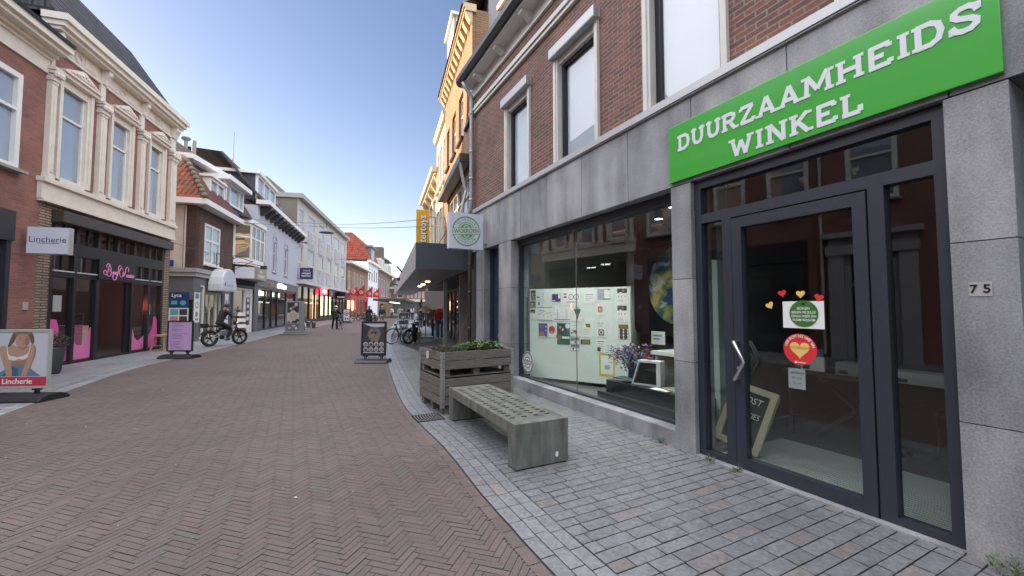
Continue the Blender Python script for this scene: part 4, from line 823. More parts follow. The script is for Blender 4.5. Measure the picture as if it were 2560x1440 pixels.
a = [(-.42,-.5,6.78),(X-.9,-.5,6.78),(X-.9,8,6.78),(-.42,8,6.78)]; b = [(.35,.55,8.6),(X-.9,.55,8.6),(X-.9,7,8.6),(.35,7,8.6)]; c_ = [(.95,1.1,9.1),(X-.9,1.1,9.1),(X-.9,6,9.1),(.95,6,9.1)]
r1 = MB(); r1.face([a[3],a[0],b[0],b[3]]); r1.face([b[3],b[0],c_[0],c_[3]]); r1.build('hip_roof', ot, C3, recalc=False)
r2 = MB(); r2.face([a[0],a[1],b[1],b[0]]); r2.face([b[0],b[1],c_[1],c_[0]]); r2.face(c_); r2.build('roof', br_t, C3, recalc=False)
hp = MB()
for i in range(8):
    f0, f1 = i/8, (i+1.12)/8; p = Vector(a[0]).lerp(Vector(b[0]),f0); q_ = Vector(a[0]).lerp(Vector(b[0]),f1); hp.tube([p+Vector((-.02,-.02,.04)),q_+Vector((-.02,-.02,.0))],[.13,.11],8)
hp.tube([Vector(b[0])+Vector((0,0,.03)),Vector(c_[0])+Vector((0,0,.05))],.13,8); hp.build('hip_tiles', M('mossy_ridge_tile',(.16,.125,.095),.9,.3,8), C3, smooth=True)
dm = MB(); dm.box(1.25,1.36,-.05,.1,6.92,8.3).box(3.05,3.16,-.05,.1,6.92,8.3).box(1.36,3.05,-.05,.1,8.16,8.3).box(1.36,3.05,-.05,.1,6.92,7.05).box(2.15,2.26,-.04,.1,7.05,8.16).box(1.15,3.26,-.15,2.0,8.3,8.42).box(1.25,1.3,.1,1.6,6.92,8.3).box(3.11,3.16,.1,1.6,6.92,8.3)
d = dm.build('dormer', white, C3); MB().rect(1.36,3.05,7.05,8.16,.04).build('pane', MIRGLASS('window_painted_sky'), d, recalc=False)
# arched shop canopy sign
ars = fthing('L3','arched_sign','white arched light box canopy over the corner shop door','sign',1.35,-.05,2.48)
P = [(0,0),(2.1,0),(2.08,.35),(1.95,.72),(1.72,1.0),(1.38,1.16),(1.05,1.2),(.72,1.16),(.38,1.0),(.15,.72),(.02,.35)]
MB().prism(P,-.62,0).build('light_box', M('canopy_white',(.62,.64,.67),.4), ars, bevel=.05)
Q = [(1.05+(x-1.05)*.84,.09+z*.84) for x,z in P]; MB().prism(Q,-.635,-.62).build('face', M('canopy_face',(.50,.55,.66),.4), ars)
text('telecom',.22,1.12,-.638,.32,M('pale_blue_ink',(.30,.40,.55),.5),ars,sx=1.2); MB().disc((.42,.36),.09,-.64).build('crest', M('grey_ink'), ars, recalc=False)
# posters on the corner window
def lp(label, x, y, z0, z1, w_, mats, side=True, grp='posters on the corner shop'):
    p = fthing('L3','poster',label,'poster',x,y,z0,rz=-pi/2 if side else 0,group=grp); return p
p = lp('dark blue poster with white heading in the corner shop window',-.02,.95,1.62,2.36,.9,None); MB().box(-.0,.78,-.004,0,0,.72).build('sheet', M('poster_navy',(.02,.05,.16),.4), p); text('Lyca',.22,.28,-.006,.57,white,p,bold=.006); MB().disc((.55,.22),.12,-.007).rect(.08,.32,.15,.32,-.007).build('picture', M('poster_teal',(.12,.38,.48),.5), p, recalc=False)
p = lp('white poster of four small phone pictures under the blue one',-.02,.95,.55,1.6,.9,None); MB().box(0,.78,-.004,0,0,1.05).build('sheet', papr, p); pc = MB()
for i,(x,z,m_) in enumerate(((.06,.72,0),(.42,.72,1),(.06,.38,2),(.42,.38,1))): pc.rect(x,x+.31,z,z+.28,-.006,m_)
pc.disc((.25,.2),.09,-.006,0); pc.build('pictures', [M('poster_teal'),M('picture_dark',(.05,.05,.06),.5),M('picture_rose',(.5,.25,.24),.5)], p, recalc=False)
p = fthing('L3','poster','tall white poster of headphones and phones at the shop corner','poster',.06,.0,.9,group='posters on the corner shop'); MB().box(0,.6,-.004,0,0,1.45).build('sheet', papr, p); pc = MB().ring((.3,.85),.1,.16,-.006).disc((.3,.4),.13,-.006).rect(.1,.5,1.15,1.4,-.006).rect(.15,.45,.1,.2,-.006); pc.build('pictures', M('picture_slate',(.18,.2,.25),.5), p, recalc=False)
p = fthing('L3','poster','narrow pale poster strip beside the corner shop door','poster',3.75,.0,.7,group='posters on the corner shop'); MB().box(0,.55,-.004,0,0,1.7).build('sheet', papr, p); MB().disc((.27,1.2),.16,-.006).rect(.1,.45,.6,.8,-.006).disc((.27,.35),.12,-.006).build('pictures', M('poster_lilac',(.25,.27,.55),.5), p, recalc=False)
sns = fthing('L3','street_name_sign','blue enamel street name sign on the cream side wall','sign',-.03,.55,3.55,rz=-pi/2)
MB().box(-1.5,-.28,-.03,-.0,0,.3).build('plate', M('enamel_blue',(.02,.06,.32),.35), sns, bevel=.02); text('Kerkstraat',.2,-.9,-.034,.15,white,sns)
# bay window house
C4 = fthing('L4','bay_house','dark house with big white bay window and wide dormer','building',0,0)
X = 4.03; dkb = BR('charcoal_brick',(.06,.055,.06),(.045,.043,.05),(.03,.03,.032))
mb = MB(); wall(mb,0,X,3.0,7.0,[],0,.1); mb.box(0,X,.1,8,0,7.0,skip='fb'); mb.face([(0,0,3),(0,.1,3),(0,.1,7),(0,0,7)]); mb.build('wall', dkb, C4)
by = MB(); yb = -.7
A = [(.0,0),(.55,yb),(3.0,yb),(3.6,0)]
by.prism([(p[0],p[1]) for p in [(-.05,0),(.5,yb-.06),(3.05,yb-.06),(3.68,0)]],4.2,4.42,ax='z'); by.prism([(-.12,0),(.46,yb-.14),(3.1,yb-.14),(3.75,0)],6.75,7.0,ax='z')
for p, q in zip(A, A[1:]):
    u = Vector((q[0]-p[0],q[1]-p[1])); L_ = u.length; n = max(1,round(L_/.85)); rot = atan2(u.y,u.x); k0 = len(by.v)
    by.box(0,L_,-.03,.03,4.42,4.62).box(0,L_,-.03,.03,6.6,6.75).box(0,L_,-.025,.025,5.85,5.95)
    for i in range(n+1): xx = i*L_/n; by.box(xx-.06,xx+.06,-.035,.035,4.62,6.6)
    by.xf(Matrix.Translation((p[0],p[1],0)) @ Matrix.Rotation(rot,4,'Z'), k0)
bo = by.build('bay_window', white, C4)
pb = MB()
for p, q in zip(A, A[1:]): pb.face([(*p,4.6),(*q,4.6),(*q,6.65),(*p,6.65)])
pb.build('pane', MIRGLASS('window_warm',(.07,.065,.055),2.4,.08), bo, recalc=False)
slt = M('slate_cladding',(.055,.06,.075),.6,.2,6)
MB().hexa([(-.1,-.75,7.0),(3.7,-.75,7.0),(3.4,.8,7.6),(.1,.8,7.6)],[(-.1,-.75,6.96),(3.7,-.75,6.96),(3.4,.8,7.3),(.1,.8,7.3)]).build('bay_roof', slt, C4)
MB().hexa([(-.1,-.1,7.0),(X+.02,-.1,7.0),(X+.02,1.6,9.9),(-.1,1.6,9.9)],[(-.1,-.0,6.9),(X+.02,-.0,6.9),(X+.02,1.7,9.7),(-.1,1.7,9.7)]).face([(-.1,1.6,9.9),(X,1.6,9.9),(X,8,10.6),(-.1,8,10.6)]).build('roof', BR('grey_brown_roof_tile',(.085,.062,.055),(.065,.05,.046),(.02,.018,.018),.22,.24,.014,.9,tile=True), C4)
dm = MB(); dm.box(-1.5,-1.4,-.05,.1,7.5,8.72).box(1.1,1.2,-.05,.1,7.5,8.72).box(-1.4,1.1,-.05,.1,8.6,8.72).box(-1.4,1.1,-.05,.1,7.5,7.62).box(-.85,-.78,-.04,.1,7.62,8.6).box(.55,.62,-.04,.1,7.62,8.6).box(-1.95,1.5,-.4,3,8.72,8.98); d = dm.build('dormer', white, C4)
MB().rect(-1.4,1.1,7.62,8.6,.04).build('pane', MIRGLASS('window_painted_sky'), d, recalc=False); [MB().box(x,x+.1,.1,3,7.3,8.72).build('cheek', slt, d) for x in (-1.5,1.1)]
MB().hexa([(-1.5,-.35,6.95),(1.2,-.35,6.95),(1.2,.1,7.5),(-1.5,.1,7.5)],[(-1.5,-.0,6.95),(1.2,-.0,6.95),(1.2,.3,7.5),(-1.5,.3,7.5)]).build('dormer_apron', slt, C4)
lo = MB(); lo.box(0,.12,-.05,.1,0,3.0).box(3.55,X,-.06,.1,0,3.3).box(.12,3.55,-.04,.1,2.9,3.0); lo.build('shop_wall', dgp, C4)
f = MB(); f.box(.14,.24,.0,.1,0,2.85).box(3.3,3.4,.0,.1,0,2.85).box(.24,3.3,.0,.1,2.7,2.85).box(1.9,2.0,.0,.1,0,2.7).box(.24,1.9,.0,.1,0,.4).box(2.0,2.3,.02,.08,0,2.7).box(3.1,3.3,.02,.08,0,2.7).box(2.3,3.1,.02,.08,2.3,2.7).box(2.3,3.1,.02,.08,0,.5); f = f.build('shop_front', white, C4)
MB().rect(.2,3.3,.4,2.75,.06).build('pane', dgl, f, recalc=False)
pc = MB().rect(2.4,3.0,.6,2.25,.03,0)
for z in (.8,1.2,1.6,1.98): pc.rect(2.5,2.9,z,z+.22,.025,1)
pc.build('door_poster', [M('picture_dark'),papr], f, recalc=False)
sb = fthing('L4','box_sign','white and beige angled box sign under the white bay window','sign',.1,-.05,3.36)
MB().prism([(0,0),(.35,-.95),(2.6,-.95),(3.9,0)],0,.72,ax='z').build('box', M('beige_panel',(.36,.33,.27),.6), sb); u = Vector((.35,-.95)); a_ = atan2(u.y,u.x)
MB().box(.02,u.length-.02,-.012,-.0,.03,.69).xf(Matrix.Rotation(a_,4,'Z')).build('white_panel', M('lightbox_white'), sb)
text('DE',.26,1.5,-.955,.50,white,sb,bold=.004); text('VEERMAN',.3,1.5,-.955,.2,white,sb,bold=.004)
tv = fthing('L4','spot_lamp','dark floodlight on long arm over the box sign','lamp',-.9,-.1,4.15); MB().tube([(0,0,0),(.6,-.5,.12),(1.4,-1.3,.0)],.02).box(1.3,1.6,-1.5,-1.2,-.18,.02).build('lamp', M('iron_dark',(.04,.04,.045),.5), tv)
ir = fthing('L3','sign_bracket','wrought iron wall bracket with stays by the corner house window','bracket',2.0,0,3.5); MB().tube([(.4,-.02,1.0),(.9,-.7,.95),(1.9,-1.3,.75)],.022).tube([(.4,-.02,.4),(1.0,-.8,.9)],.018).tube([(2.6,-.02,.3),(1.9,-1.25,.75)],.018).tube([(.4,-.02,.2),(.4,-.02,1.05)],.02).build('bracket', M('iron_dark'), ir)
# pale blue painted house
C5 = fthing('L5','blue_house','pale blue painted house with arched windows and bracketed white eaves','building',0,0)
X = 13.9; pb_ = M('pale_blue_paint',(.50,.52,.58),.7,.06,1.5); wx = [(.75,1.95),(4.1,5.3),(8.0,9.3)]; ops = [(a,b,4.45,6.85) for a,b in wx]
mb = MB(); wall(mb,0,X,3.75,8.7,ops,0,.2); mass(mb,0,X,.2,9,0,8.7); mb.face([(0,0,3.7),(0,.2,3.7),(0,.2,8.7),(0,0,8.7)]); mb.build('wall', pb_, C5)
for a, b in wx:
    w_ = win(C5,a,b,4.45,6.85,.06,white,MIRGLASS('window_sunny',(.12,.12,.13),3.4,.12),.1,hs=(.62,),sill=pb_); h = MB(); m_ = (a+b)/2; h.ring((m_,6.55),.68,.86,-.06,n=14,a0=.55,a1=pi-.55); h.box(a-.1,a,-.05,.05,4.45,6.9).box(b,b+.1,-.05,.05,4.45,6.9); h.build('hood', pb_, w_)
MB().box(0,X,-.12,.05,3.75,3.95).build('band', pb_, C5)
ev = MB(); ev.box(-.15,X+.15,-.75,.1,8.75,9.05).build('eaves', white, C5); 
for i in range(11): x = .5+i*1.27; MB().prism([(-.005,8.1),(-.2,8.15),(-.65,8.55),(-.65,8.745),(-.005,8.745)],x,x+.42,ax='x').build('eaves_bracket', M('iron_dark'), C5)
MB().hexa([(0,-.3,9.05),(X,-.3,9.05),(X,2.2,12.2),(0,2.2,12.2)],[(0,-.2,9.0),(X,-.2,9.0),(X,2.3,12.1),(0,2.3,12.1)]).face([(0,2.2,12.2),(X,2.2,12.2),(X,9,12.6),(0,9,12.6)]).build('roof', BR('grey_brown_roof_tile',(0,0,0),(0,0,0),(0,0,0)), C5)
dm = MB(); dm.box(.5,.62,.2,.35,9.3,11.0).box(5.3,5.42,.2,.35,9.3,11.0).box(.62,5.3,.2,.35,10.85,11).box(.62,5.3,.2,.35,9.3,9.45).box(2.1,2.2,.2,.35,9.45,10.85).box(3.7,3.8,.2,.35,9.45,10.85).box(.3,5.6,.05,3,11,11.2); d = dm.build('dormer', white, C5); MB().rect(.6,5.3,9.4,10.9,.3).build('pane', MIRGLASS('window_painted_sky'), d, recalc=False); [MB().box(x,x+.1,.35,2.6,9.2,11).build('cheek', slt, d) for x in (.5,5.32)]
st = MB()
for i in range(6): st.box(X-.35,X+.12,-.2+i*.42,.25+i*.42,8.9,9.55+i*.52)
st.build('stepped_parapet', M('lead_grey',(.30,.33,.38),.5), C5)
MB().box(0,X,-.10,.1,3.1,3.75).box(0,.5,-.05,.1,0,3.1).box(X-.9,X,-.08,.1,0,3.1).build('fascia', dgp, C5)
sfr = MB(); 
for x in (.5,2.4,4.2,6.0,9.2,12.9): sfr.box(x,x+.14,-.02,.1,0,3.1)
sfr.box(.5,13,-.02,.1,2.95,3.1).box(.64,12.9,.0,.08,0,.12); s_ = sfr.build('shop_front', M('black_wood'), C5); MB().rect(.6,12.95,.1,3.0,.06).build('pane', GLASS('salon_glass'), s_, recalc=False)
io = MB().box(.3,13.2,.2,4,.01,.03,0).face([(.3,4,0),(13.2,4,0),(13.2,4,3.1),(.3,4,3.1)],1).build('shop_interior', [M('dark_floor'),dkw], C5, recalc=False)
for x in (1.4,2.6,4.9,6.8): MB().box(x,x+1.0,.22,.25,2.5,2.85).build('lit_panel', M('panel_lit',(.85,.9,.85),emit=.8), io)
MB().box(2.6,3.9,.5,.6,.4,2.2).box(7,8.5,1,1.1,.3,1.9).build('display', M('picture_dark'), io)
text('goud',.62,3.6,-.12,3.42,M('copper_lettering',(.35,.20,.13),.4),C5,bold=.01,ext=.02,sx=.8); text('wisselkantoor',.62,6.95,-.12,3.42,M('lettering_lit',(.85,.86,.95),emit=1.0),C5,bold=.012,ext=.02,sx=.9)
gk = fthing('L5','projecting_sign','square dark purple sign with three white text lines at the blue house corner','sign',13.6,-.15,4.5); MB().box(0,.25,-1.3,-.1,0,1.15).build('sign_box', M('sign_purple',(.035,.03,.11),.4), gk, bevel=.01)
Rk = Matrix.Translation((-.004,-.7,.6)) @ Matrix.Rotation(-pi/2,4,'Z'); text('goud',.32,0,-.003,.28,M('gold_text',(.5,.42,.4),.5),gk,m=Rk,bold=.006); text('wissel',.32,0,-.003,.0,white,gk,m=Rk,bold=.006); text('kantoor',.26,0,-.003,-.26,white,gk,m=Rk,bold=.006)
# concrete office block
C6 = fthing('L6','concrete_block','long three storey grey concrete block with two rows of square windows','building',-.9,0)
X = 27.2; cx = [(.6,2.2),(4.2,7.0),(8.8,11.4),(13.3,16.2),(18.2,21.1),(23,26)]; ops = [(a,b,6.3,7.95) for a,b in cx]+[(a,b,10.2,11.8) for a,b in cx]
cg = M('concrete_grey',(.47,.455,.43),.85,.10,.8); cb_ = STONE('exposed_aggregate',(.40,.40,.41),.6,.8,9,False); cbr = M('concrete_brown',(.20,.175,.15),.85,.15,1)
mb = MB(); wall(mb,0,X,4.3,12.7,ops,0,.18); mb.build('wall', cg, C6); mass_ = MB(); mass(mass_,0,X,.18,11,0,12.7); mass_.face([(0,0,4.3),(0,.18,4.3),(0,.18,12.7),(0,0,12.7)]); mass_.build('end_wall', cbr, C6)
for (a,b) in cx:
    for z0, z1 in ((4.6,6.2),(8.1,10.1)): MB().box(a-.1,b+.1,-.06,-.003,z0,z1).build('aggregate_panel', cb_, C6)
for o in ops: win(C6,*o,.03,M('ivory_paint'),MIRGLASS('window_sunny') if o[2] < 9 else MIRGLASS('window_painted_sky'),.07,vs=(.5,) if o[2] < 0 else ())
MB().box(-.15,X+.1,-.5,11,12.7,13.15).build('roof_edge', M('concrete_edge',(.36,.34,.31),.8,.1,1), C6); MB().box(1,6.5,3.2,7,13.15,15.0).build('roof_house', cbr, C6)
MB().box(0,X,-.7,.1,4.05,4.35).build('canopy', M('canopy_white_paint',(.55,.55,.56),.5), C6)
f = MB()
for i in range(12): f.box(.1+i*2.46,.3+i*2.46,-.05,.15,0,4.05)
f.box(0,X,-.05,.1,3.85,4.05).box(0,X,-.04,.1,0,.35); f = f.build('shop_front', M('black_wood'), C6); MB().rect(0,X,.3,3.9,.05).build('pane', GLASS('salon_glass'), f, recalc=False)
io = MB().box(0,X,.2,4,.01,.03,0).face([(0,4,0),(X,4,0),(X,4,4),(0,4,4)],1).build('shop_interior', [M('dark_floor'),dkw], C6, recalc=False)
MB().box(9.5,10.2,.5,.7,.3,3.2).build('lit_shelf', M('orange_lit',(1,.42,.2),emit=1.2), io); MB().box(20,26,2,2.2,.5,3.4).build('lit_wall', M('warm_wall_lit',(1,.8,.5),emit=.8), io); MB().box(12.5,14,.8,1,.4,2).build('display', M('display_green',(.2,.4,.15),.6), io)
rn = fthing('L6','neon_sign','red glowing illegible neon sign over the dark shop front','sign',8.0,-.25,3.25); MB().box(0,3.4,-.12,0,0,.8).build('panel', M('neon_panel',(.9,.05,.09),emit=1.1), rn, bevel=.1); text('OPEN',.55,1.7,-.13,.4,M('neon_red'),rn,sx=1.3)
zz = fthing('L6','shop_sign','dark shop sign with white outlined letters under concrete block','sign',12.2,-.3,3.1); MB().box(0,2.6,-.15,0,0,.9).build('panel', M('black_gloss'), zz); text('ZIZZ',.6,1.3,-.16,.45,papr,zz)
bs = fthing('L6','projecting_sign','small black blade sign with white line under the concrete block canopy','sign',17.5,-.3,2.95); MB().box(0,.2,-1.2,0,0,1.0).build('panel', M('black_gloss'), bs); MB().box(-.01,0,-1.1,-.1,.15,.3).build('line', white, bs)
bf = fthing('L6','shop_fascia','burgundy fascia sign at the far end of the concrete block','sign',21.5,-.6,2.9); MB().box(0,5.4,-.1,0,0,1.0).build('panel', M('burgundy',(.16,.015,.045),.4), bf)
bm = fthing('L6','wall_lamp','small dark wall lamp on the concrete block above the neon sign','lamp',.8,0,8.4); MB().tube([(0,0,0),(0,-.4,.1)],.04).lathe([(.05,.12),(.2,-.05)],0,-.45,10).build('lamp', M('iron_dark'), bm)
# farther left: orange brick shop, white house with red roof, brick house
C7 = fthing('L7','orange_shop','low orange brick shop with white eaves and red lit shop front','building',0,0); X = 19.1
ops = [(x,x+1.5,4.9,8.0) for x in (1.0,5.2,7.9,10.6,13.3)]; mb = MB(); wall(mb,0,X,3.8,9.1,ops,0,.2); mass(mb,0,X,.2,9,0,9.2); mb.build('wall', BR('orange_brick',(.38,.17,.085),(.30,.14,.075),(.25,.2,.16)), C7)
for o in ops: win(C7,*o,.05,white,MIRGLASS('window_sunny'),.1,vs=(.5,),hs=(.7,))
MB().box(-.3,X+.1,-.9,.2,9.1,9.55).build('eaves', white, C7)
f = MB()
for i in range(7): f.box(i*3.1,i*3.1+.25,-.1,.1,0,3.8)
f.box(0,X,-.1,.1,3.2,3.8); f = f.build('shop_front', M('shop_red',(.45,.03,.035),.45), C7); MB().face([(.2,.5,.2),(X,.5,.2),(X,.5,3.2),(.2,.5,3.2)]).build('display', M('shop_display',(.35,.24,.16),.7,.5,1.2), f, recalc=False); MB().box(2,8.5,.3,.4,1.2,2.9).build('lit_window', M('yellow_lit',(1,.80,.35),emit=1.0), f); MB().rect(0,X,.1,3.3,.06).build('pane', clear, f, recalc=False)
C8 = fthing('L7','white_house','narrow white house with steep red tiled roof beyond the orange shop','building',19.2,0); X = 13.3
ops = [(x,x+1.3,z,z2) for x in (1.2,4.3,7.4,10.5) for z,z2 in ((3.9,6.3),(7.6,10.2))]; mb = MB(); wall(mb,0,X,0,11.4,ops,0,.2); mass(mb,0,X,.2,9,0,11.6); mb.face([(0,0,0),(0,.2,0),(0,.2,11.5),(0,0,11.5)]); mb.build('wall', M('white_plaster',(.76,.76,.78),.8,.05,1), C8)
for o in ops: win(C8,*o,.06,M('grey_sash',(.2,.2,.22),.6),dgl,.12)
MB().box(-.1,X+.1,-.6,.2,11.4,11.9).build('eaves', white, C8)
a = [(0,-.3,11.9),(X,-.3,11.9),(X,9,11.9),(0,9,11.9)]; b = [(.3,1.2,15.4),(X,1.2,15.4),(X,8,15.4),(.3,8,15.4)]; c_ = [(.6,3.5,17.8),(X,3.5,17.8),(X,5,17.8),(.6,5,17.8)]; rf = MB()
for p, q in ((a,b),(b,c_)):
    for i in range(4): j = (i+1) % 4; rf.face([p[i],p[j],q[j],q[i]])
rf.face(c_); rf.build('roof', BR('red_roof_tile',(.36,.08,.042),(.28,.065,.038),(.16,.04,.03),.45,.5,.05,.6,tile=True), C8)
dm = MB().box(2.5,7,-.1,3,11.95,15.0).box(2.2,7.3,-.4,3,15.0,15.4).build('dormer', M('grey_sash'), C8); MB().rect(2.9,6.6,12.4,14.6,-.12).build('pane', pgl, dm, recalc=False)
C9 = fthing('L7','brick_corner_house','tall brown brick house with white dormers and chimneys at the far bend','building',32.7,0); X = 28
ops = [(x,x+2,4.6,9.2) for x in (1.5,5.5,9.5,15,19.5,24)]; mb = MB(); wall(mb,0,X,0,11,ops,0,.25); mass(mb,0,X,.25,10,0,11); mb.build('wall', BR('far_brown_brick',(.30,.18,.15),(.24,.15,.13),(.2,.17,.15)), C9)
for o in ops: win(C9,*o,.05,white,dgl,.2,vs=(.5,),hs=(.6,))
MB().box(-.2,X,-.8,.2,11,11.5).build('eaves', M('ivory_paint'), C9)
MB().hexa([(0,-.4,11.5),(X,-.4,11.5),(X,4,15.5),(0,4,15.5)],[(0,0,11.4),(X,0,11.4),(X,8,15.3),(0,8,15.3)]).build('roof', M('dark_far_roof',(.07,.062,.055),.8,.2,1), C9)
for x in (2,6,16,21):
    d = MB().box(x,x+2.4,-.2,2,11.6,14.2).build('dormer', white, C9); MB().rect(x+.4,x+2,12,13.8,-.23).build('pane', dgl, d, recalc=False)
[MB().box(*q).build('chimney', M('chimney_brown',(.13,.105,.085),.9,.15,.8), C9) for q in ((10.5,13,.5,3,11.5,18.2),(1,2.4,3,4.5,14,17.4))]
MB().box(17,27,1,8,11.5,15.5).build('tower', M('tower_grey',(.16,.14,.13),.8,.1,.6), C9); MB().hexa([(16,0,15.5),(28.5,0,15.5),(28.5,9,15.5),(16,9,15.5)],[(17,4,18.2),(20,4,18.2),(20,5,18.2),(17,5,18.2)]).build('tower_roof', M('tower_roof',(.22,.19,.17),.8,.1,.6), C9)
EN = thing('end_building','low brick house with white windows and pale fascia closing the street','building',(-36.5,121,0)); X = 13
ops = [(2.4,4.2,4.6,6.9),(.0,.5,4.6,6.9)]+[(5.5+i*1.1,6.0+i*1.1,4.6,6.4) for i in range(6)]; mb = MB(); wall(mb,0,X,4,7.2,ops,0,.2); mass(mb,0,X,.2,9,0,7.6); mb.build('wall', BR('end_red_brick',(.26,.13,.11),(.22,.11,.10),(.25,.2,.18)), EN)
for o in ops: win(EN,*o,.02,white,dgl,.14,hs=(.5,))
MB().box(-.3,X,-.5,.2,7.2,7.9).box(-.3,X,-.6,.2,3.4,4.15).build('fascia', M('far_cream',(.66,.58,.50),.6), EN); MB().hexa([(0,-.3,7.9),(X,-.3,7.9),(X,5,11),(0,5,11)],[(0,0,7.8),(X,0,7.8),(X,6,10.9),(0,6,10.9)]).build('roof', M('dark_far_roof'), EN); MB().rect(0,X,.2,3.4,-.02).build('shop_pane', M('far_shop_glass',(.12,.14,.13),.15), EN, recalc=False)
aw = thing('market_awning','dark flat awning over the far market pavement on the left','awning',(-21.5,63,0),RAD(100)); MB().box(0,22,-5,0,2.75,3.05).tube([(.3,-4.8,0),(.3,-4.8,2.75)],.12).tube([(11,-4.8,0),(11,-4.8,2.75)],.12).tube([(21,-4.8,0),(21,-4.8,2.75)],.12).build('awning', M('awning_brown',(.075,.065,.058),.7), aw)
MB().box(3,16,-1.2,-.6,.3,2.3).build('stall_goods', M('stall_warm',(.40,.25,.12),.8,.5,1.2), aw); MB().box(2,18,-2.4,-2.3,2.45,2.6).build('strip_lamp', M('panel_lit'), aw)
# ---------------------------------------------------------------- street furniture near the camera
conc = M('bench_concrete',(.135,.138,.125),.85,.5,2.6,.4,bsc=90,stretch=(3,3,.75))
bn = thing('concrete_bench','low grey concrete bench with a grid of square holes, on the right pavement','bench',(.03,4.05,.006),RAD(116.3))
bx0, bx1, by0, by1, bz = 0, 2.12, -.62, 0, .45
hol = [(.22+i*.104,.22+i*.104+.05,-.54+j*.140,-.54+j*.140+.060) for i in range(17) for j in range(4)]
sb_ = MB(); xs = sorted({bx0,bx1,*[v for h in hol for v in h[:2]]}); ysl = sorted({by0,by1,*[v for h in hol for v in h[2:]]}); hs_ = {(round(h[0],4),round(h[2],4)) for h in hol}
for a, b in zip(xs, xs[1:]):
    for c, d in zip(ysl, ysl[1:]):
        if (round(a,4),round(c,4)) in hs_:
            for q in (((a,c),(b,c)),((b,c),(b,d)),((b,d),(a,d)),((a,d),(a,c))): sb_.face([(*q[0],bz),(*q[1],bz),(*q[1],bz-.11),(*q[0],bz-.11)])
            continue
        sb_.face([(a,c,bz),(b,c,bz),(b,d,bz),(a,d,bz)]); sb_.face([(a,c,bz-.11),(a,d,bz-.11),(b,d,bz-.11),(b,c,bz-.11)])
sb_.face([(bx0,by0,bz),(bx0,by0,bz-.11),(bx0,by1,bz-.11),(bx0,by1,bz)]); sb_.face([(bx1,by0,bz),(bx1,by0,bz-.11),(bx1,by1,bz-.11),(bx1,by1,bz)])
sb_.face([(bx0,by0,bz),(bx1,by0,bz),(bx1,by0,bz-.11),(bx0,by0,bz-.11)]); sb_.face([(bx0,by1,bz),(bx1,by1,bz),(bx1,by1,bz-.11),(bx0,by1,bz-.11)])
sb_.build('seat', conc, bn, bevel=0)
MB().box(.0,.16,-.62,0,.012,.339).build('leg', conc, bn, bevel=.008); MB().box(1.96,2.12,-.62,0,.012,.339).build('leg', conc, bn, bevel=.008)
MB().box(.015,.145,-.6,-.02,.0,.014).box(1.975,2.105,-.6,-.02,.0,.014).build('foot_pad', black, bn)
MB().face([(-.0012,-.48+.02*cos(a),.10+.03*sin(a)) for a in [2*pi*k/9 for k in range(9)]]).build('sticker', white, bn, recalc=False)
# pallet box planter
wood = M('weathered_planks',(.145,.134,.12),.85,.5,2.2,.5,bsc=14,stretch=(2.2,2.2,26))
cr = thing('crate_planter','weathered grey wooden box crate used as planter beside the concrete bench','planter',(-1.05,6.14,.006),RAD(31))
Lx, Ly = 1.25, 1.0; bd = MB()
rows = [(.80,.93),(.665,.792),(.405,.53),(.27,.398),(.135,.262)]
for i,(a,b) in enumerate(rows):
    j = RN.uniform(-.004,.004)
    bd.box(.012,Lx-.012,j,.025+j,a,b-.004).box(.012,Lx-.012,Ly-.025+j,Ly+j,a,b-.004).box(j,.025+j,.026,Ly-.026,a,b-.004).box(Lx-.025+j,Lx+j,.026,Ly-.026,a,b-.004)
bd.build('boards', wood, cr, bevel=.003)
fd = MB()
for x in (0.03,.56,1.11):
    for y in (.03,.44,.86): fd.box(x,x+.11,y,y+.11,.0,.115)
fd.box(.03,Lx-.03,.03,Ly-.03,.116,.132).box(.03,Lx-.03,.03,Ly-.03,.545,.56)
for x in (.05,.55,1.1): fd.box(x,x+.1,.04,.14,.562,.66); fd.box(x,x+.1,Ly-.14,Ly-.04,.562,.66)
fd.build('pallet_blocks', wood, cr)
MB().box(.04,Lx-.04,.04,Ly-.04,.14,.5).build('inner_lining', M('dark_lining',(.03,.028,.025),.9), cr)
for x in (0,Lx):
    for y in (0,Ly):
        cs = MB(); sx_ = 1 if x == 0 else -1; sy_ = 1 if y == 0 else -1
        cs.box(min(x-.006*sx_,x+.05*sx_),max(x-.006*sx_,x+.05*sx_),min(y-.008*sy_,y-.004*sy_),max(y-.008*sy_,y-.004*sy_),.1,.93)
        cs.box(min(x-.008*sx_,x-.004*sx_),max(x-.008*sx_,x-.004*sx_),min(y-.004*sy_,y+.05*sy_),max(y-.004*sy_,y+.05*sy_),.1,.93)
        cs.build('corner_strip', M('galvanised_strip',(.30,.30,.29),.55,.2,9,metal=.4), cr)
for z in (.16,.24,.3,.37,.43,.5,.69,.77,.83,.9):
    for p in ((.025,-.009,z),(-.009,.025,z),(Lx-.025,-.009,z)): MB().ball(p,.007,6).build('rivet', M('rivet_dark',(.05,.05,.05),.4,metal=.6), cr)
MB().box(-.012,-.007,.55,.66,.78,.9).build('label', M('label_paper',(.55,.52,.55),.7), cr)
so = MB(); N_ = 22
for i in range(N_):
    for j in range(N_):
        g_ = lambda u,v:(.028+u*(Lx-.056)/N_,.028+v*(Ly-.056)/N_,.865+.03*sin(u*1.7+v)*cos(v*1.3)+.02*((u*7+v*13)%5)/5)
        so.face([g_(i,j),g_(i+1,j),g_(i+1,j+1),g_(i,j+1)])
so.build('soil', M('dark_soil',(.05,.04,.032),.95,.5,30,.8), cr, smooth=False)
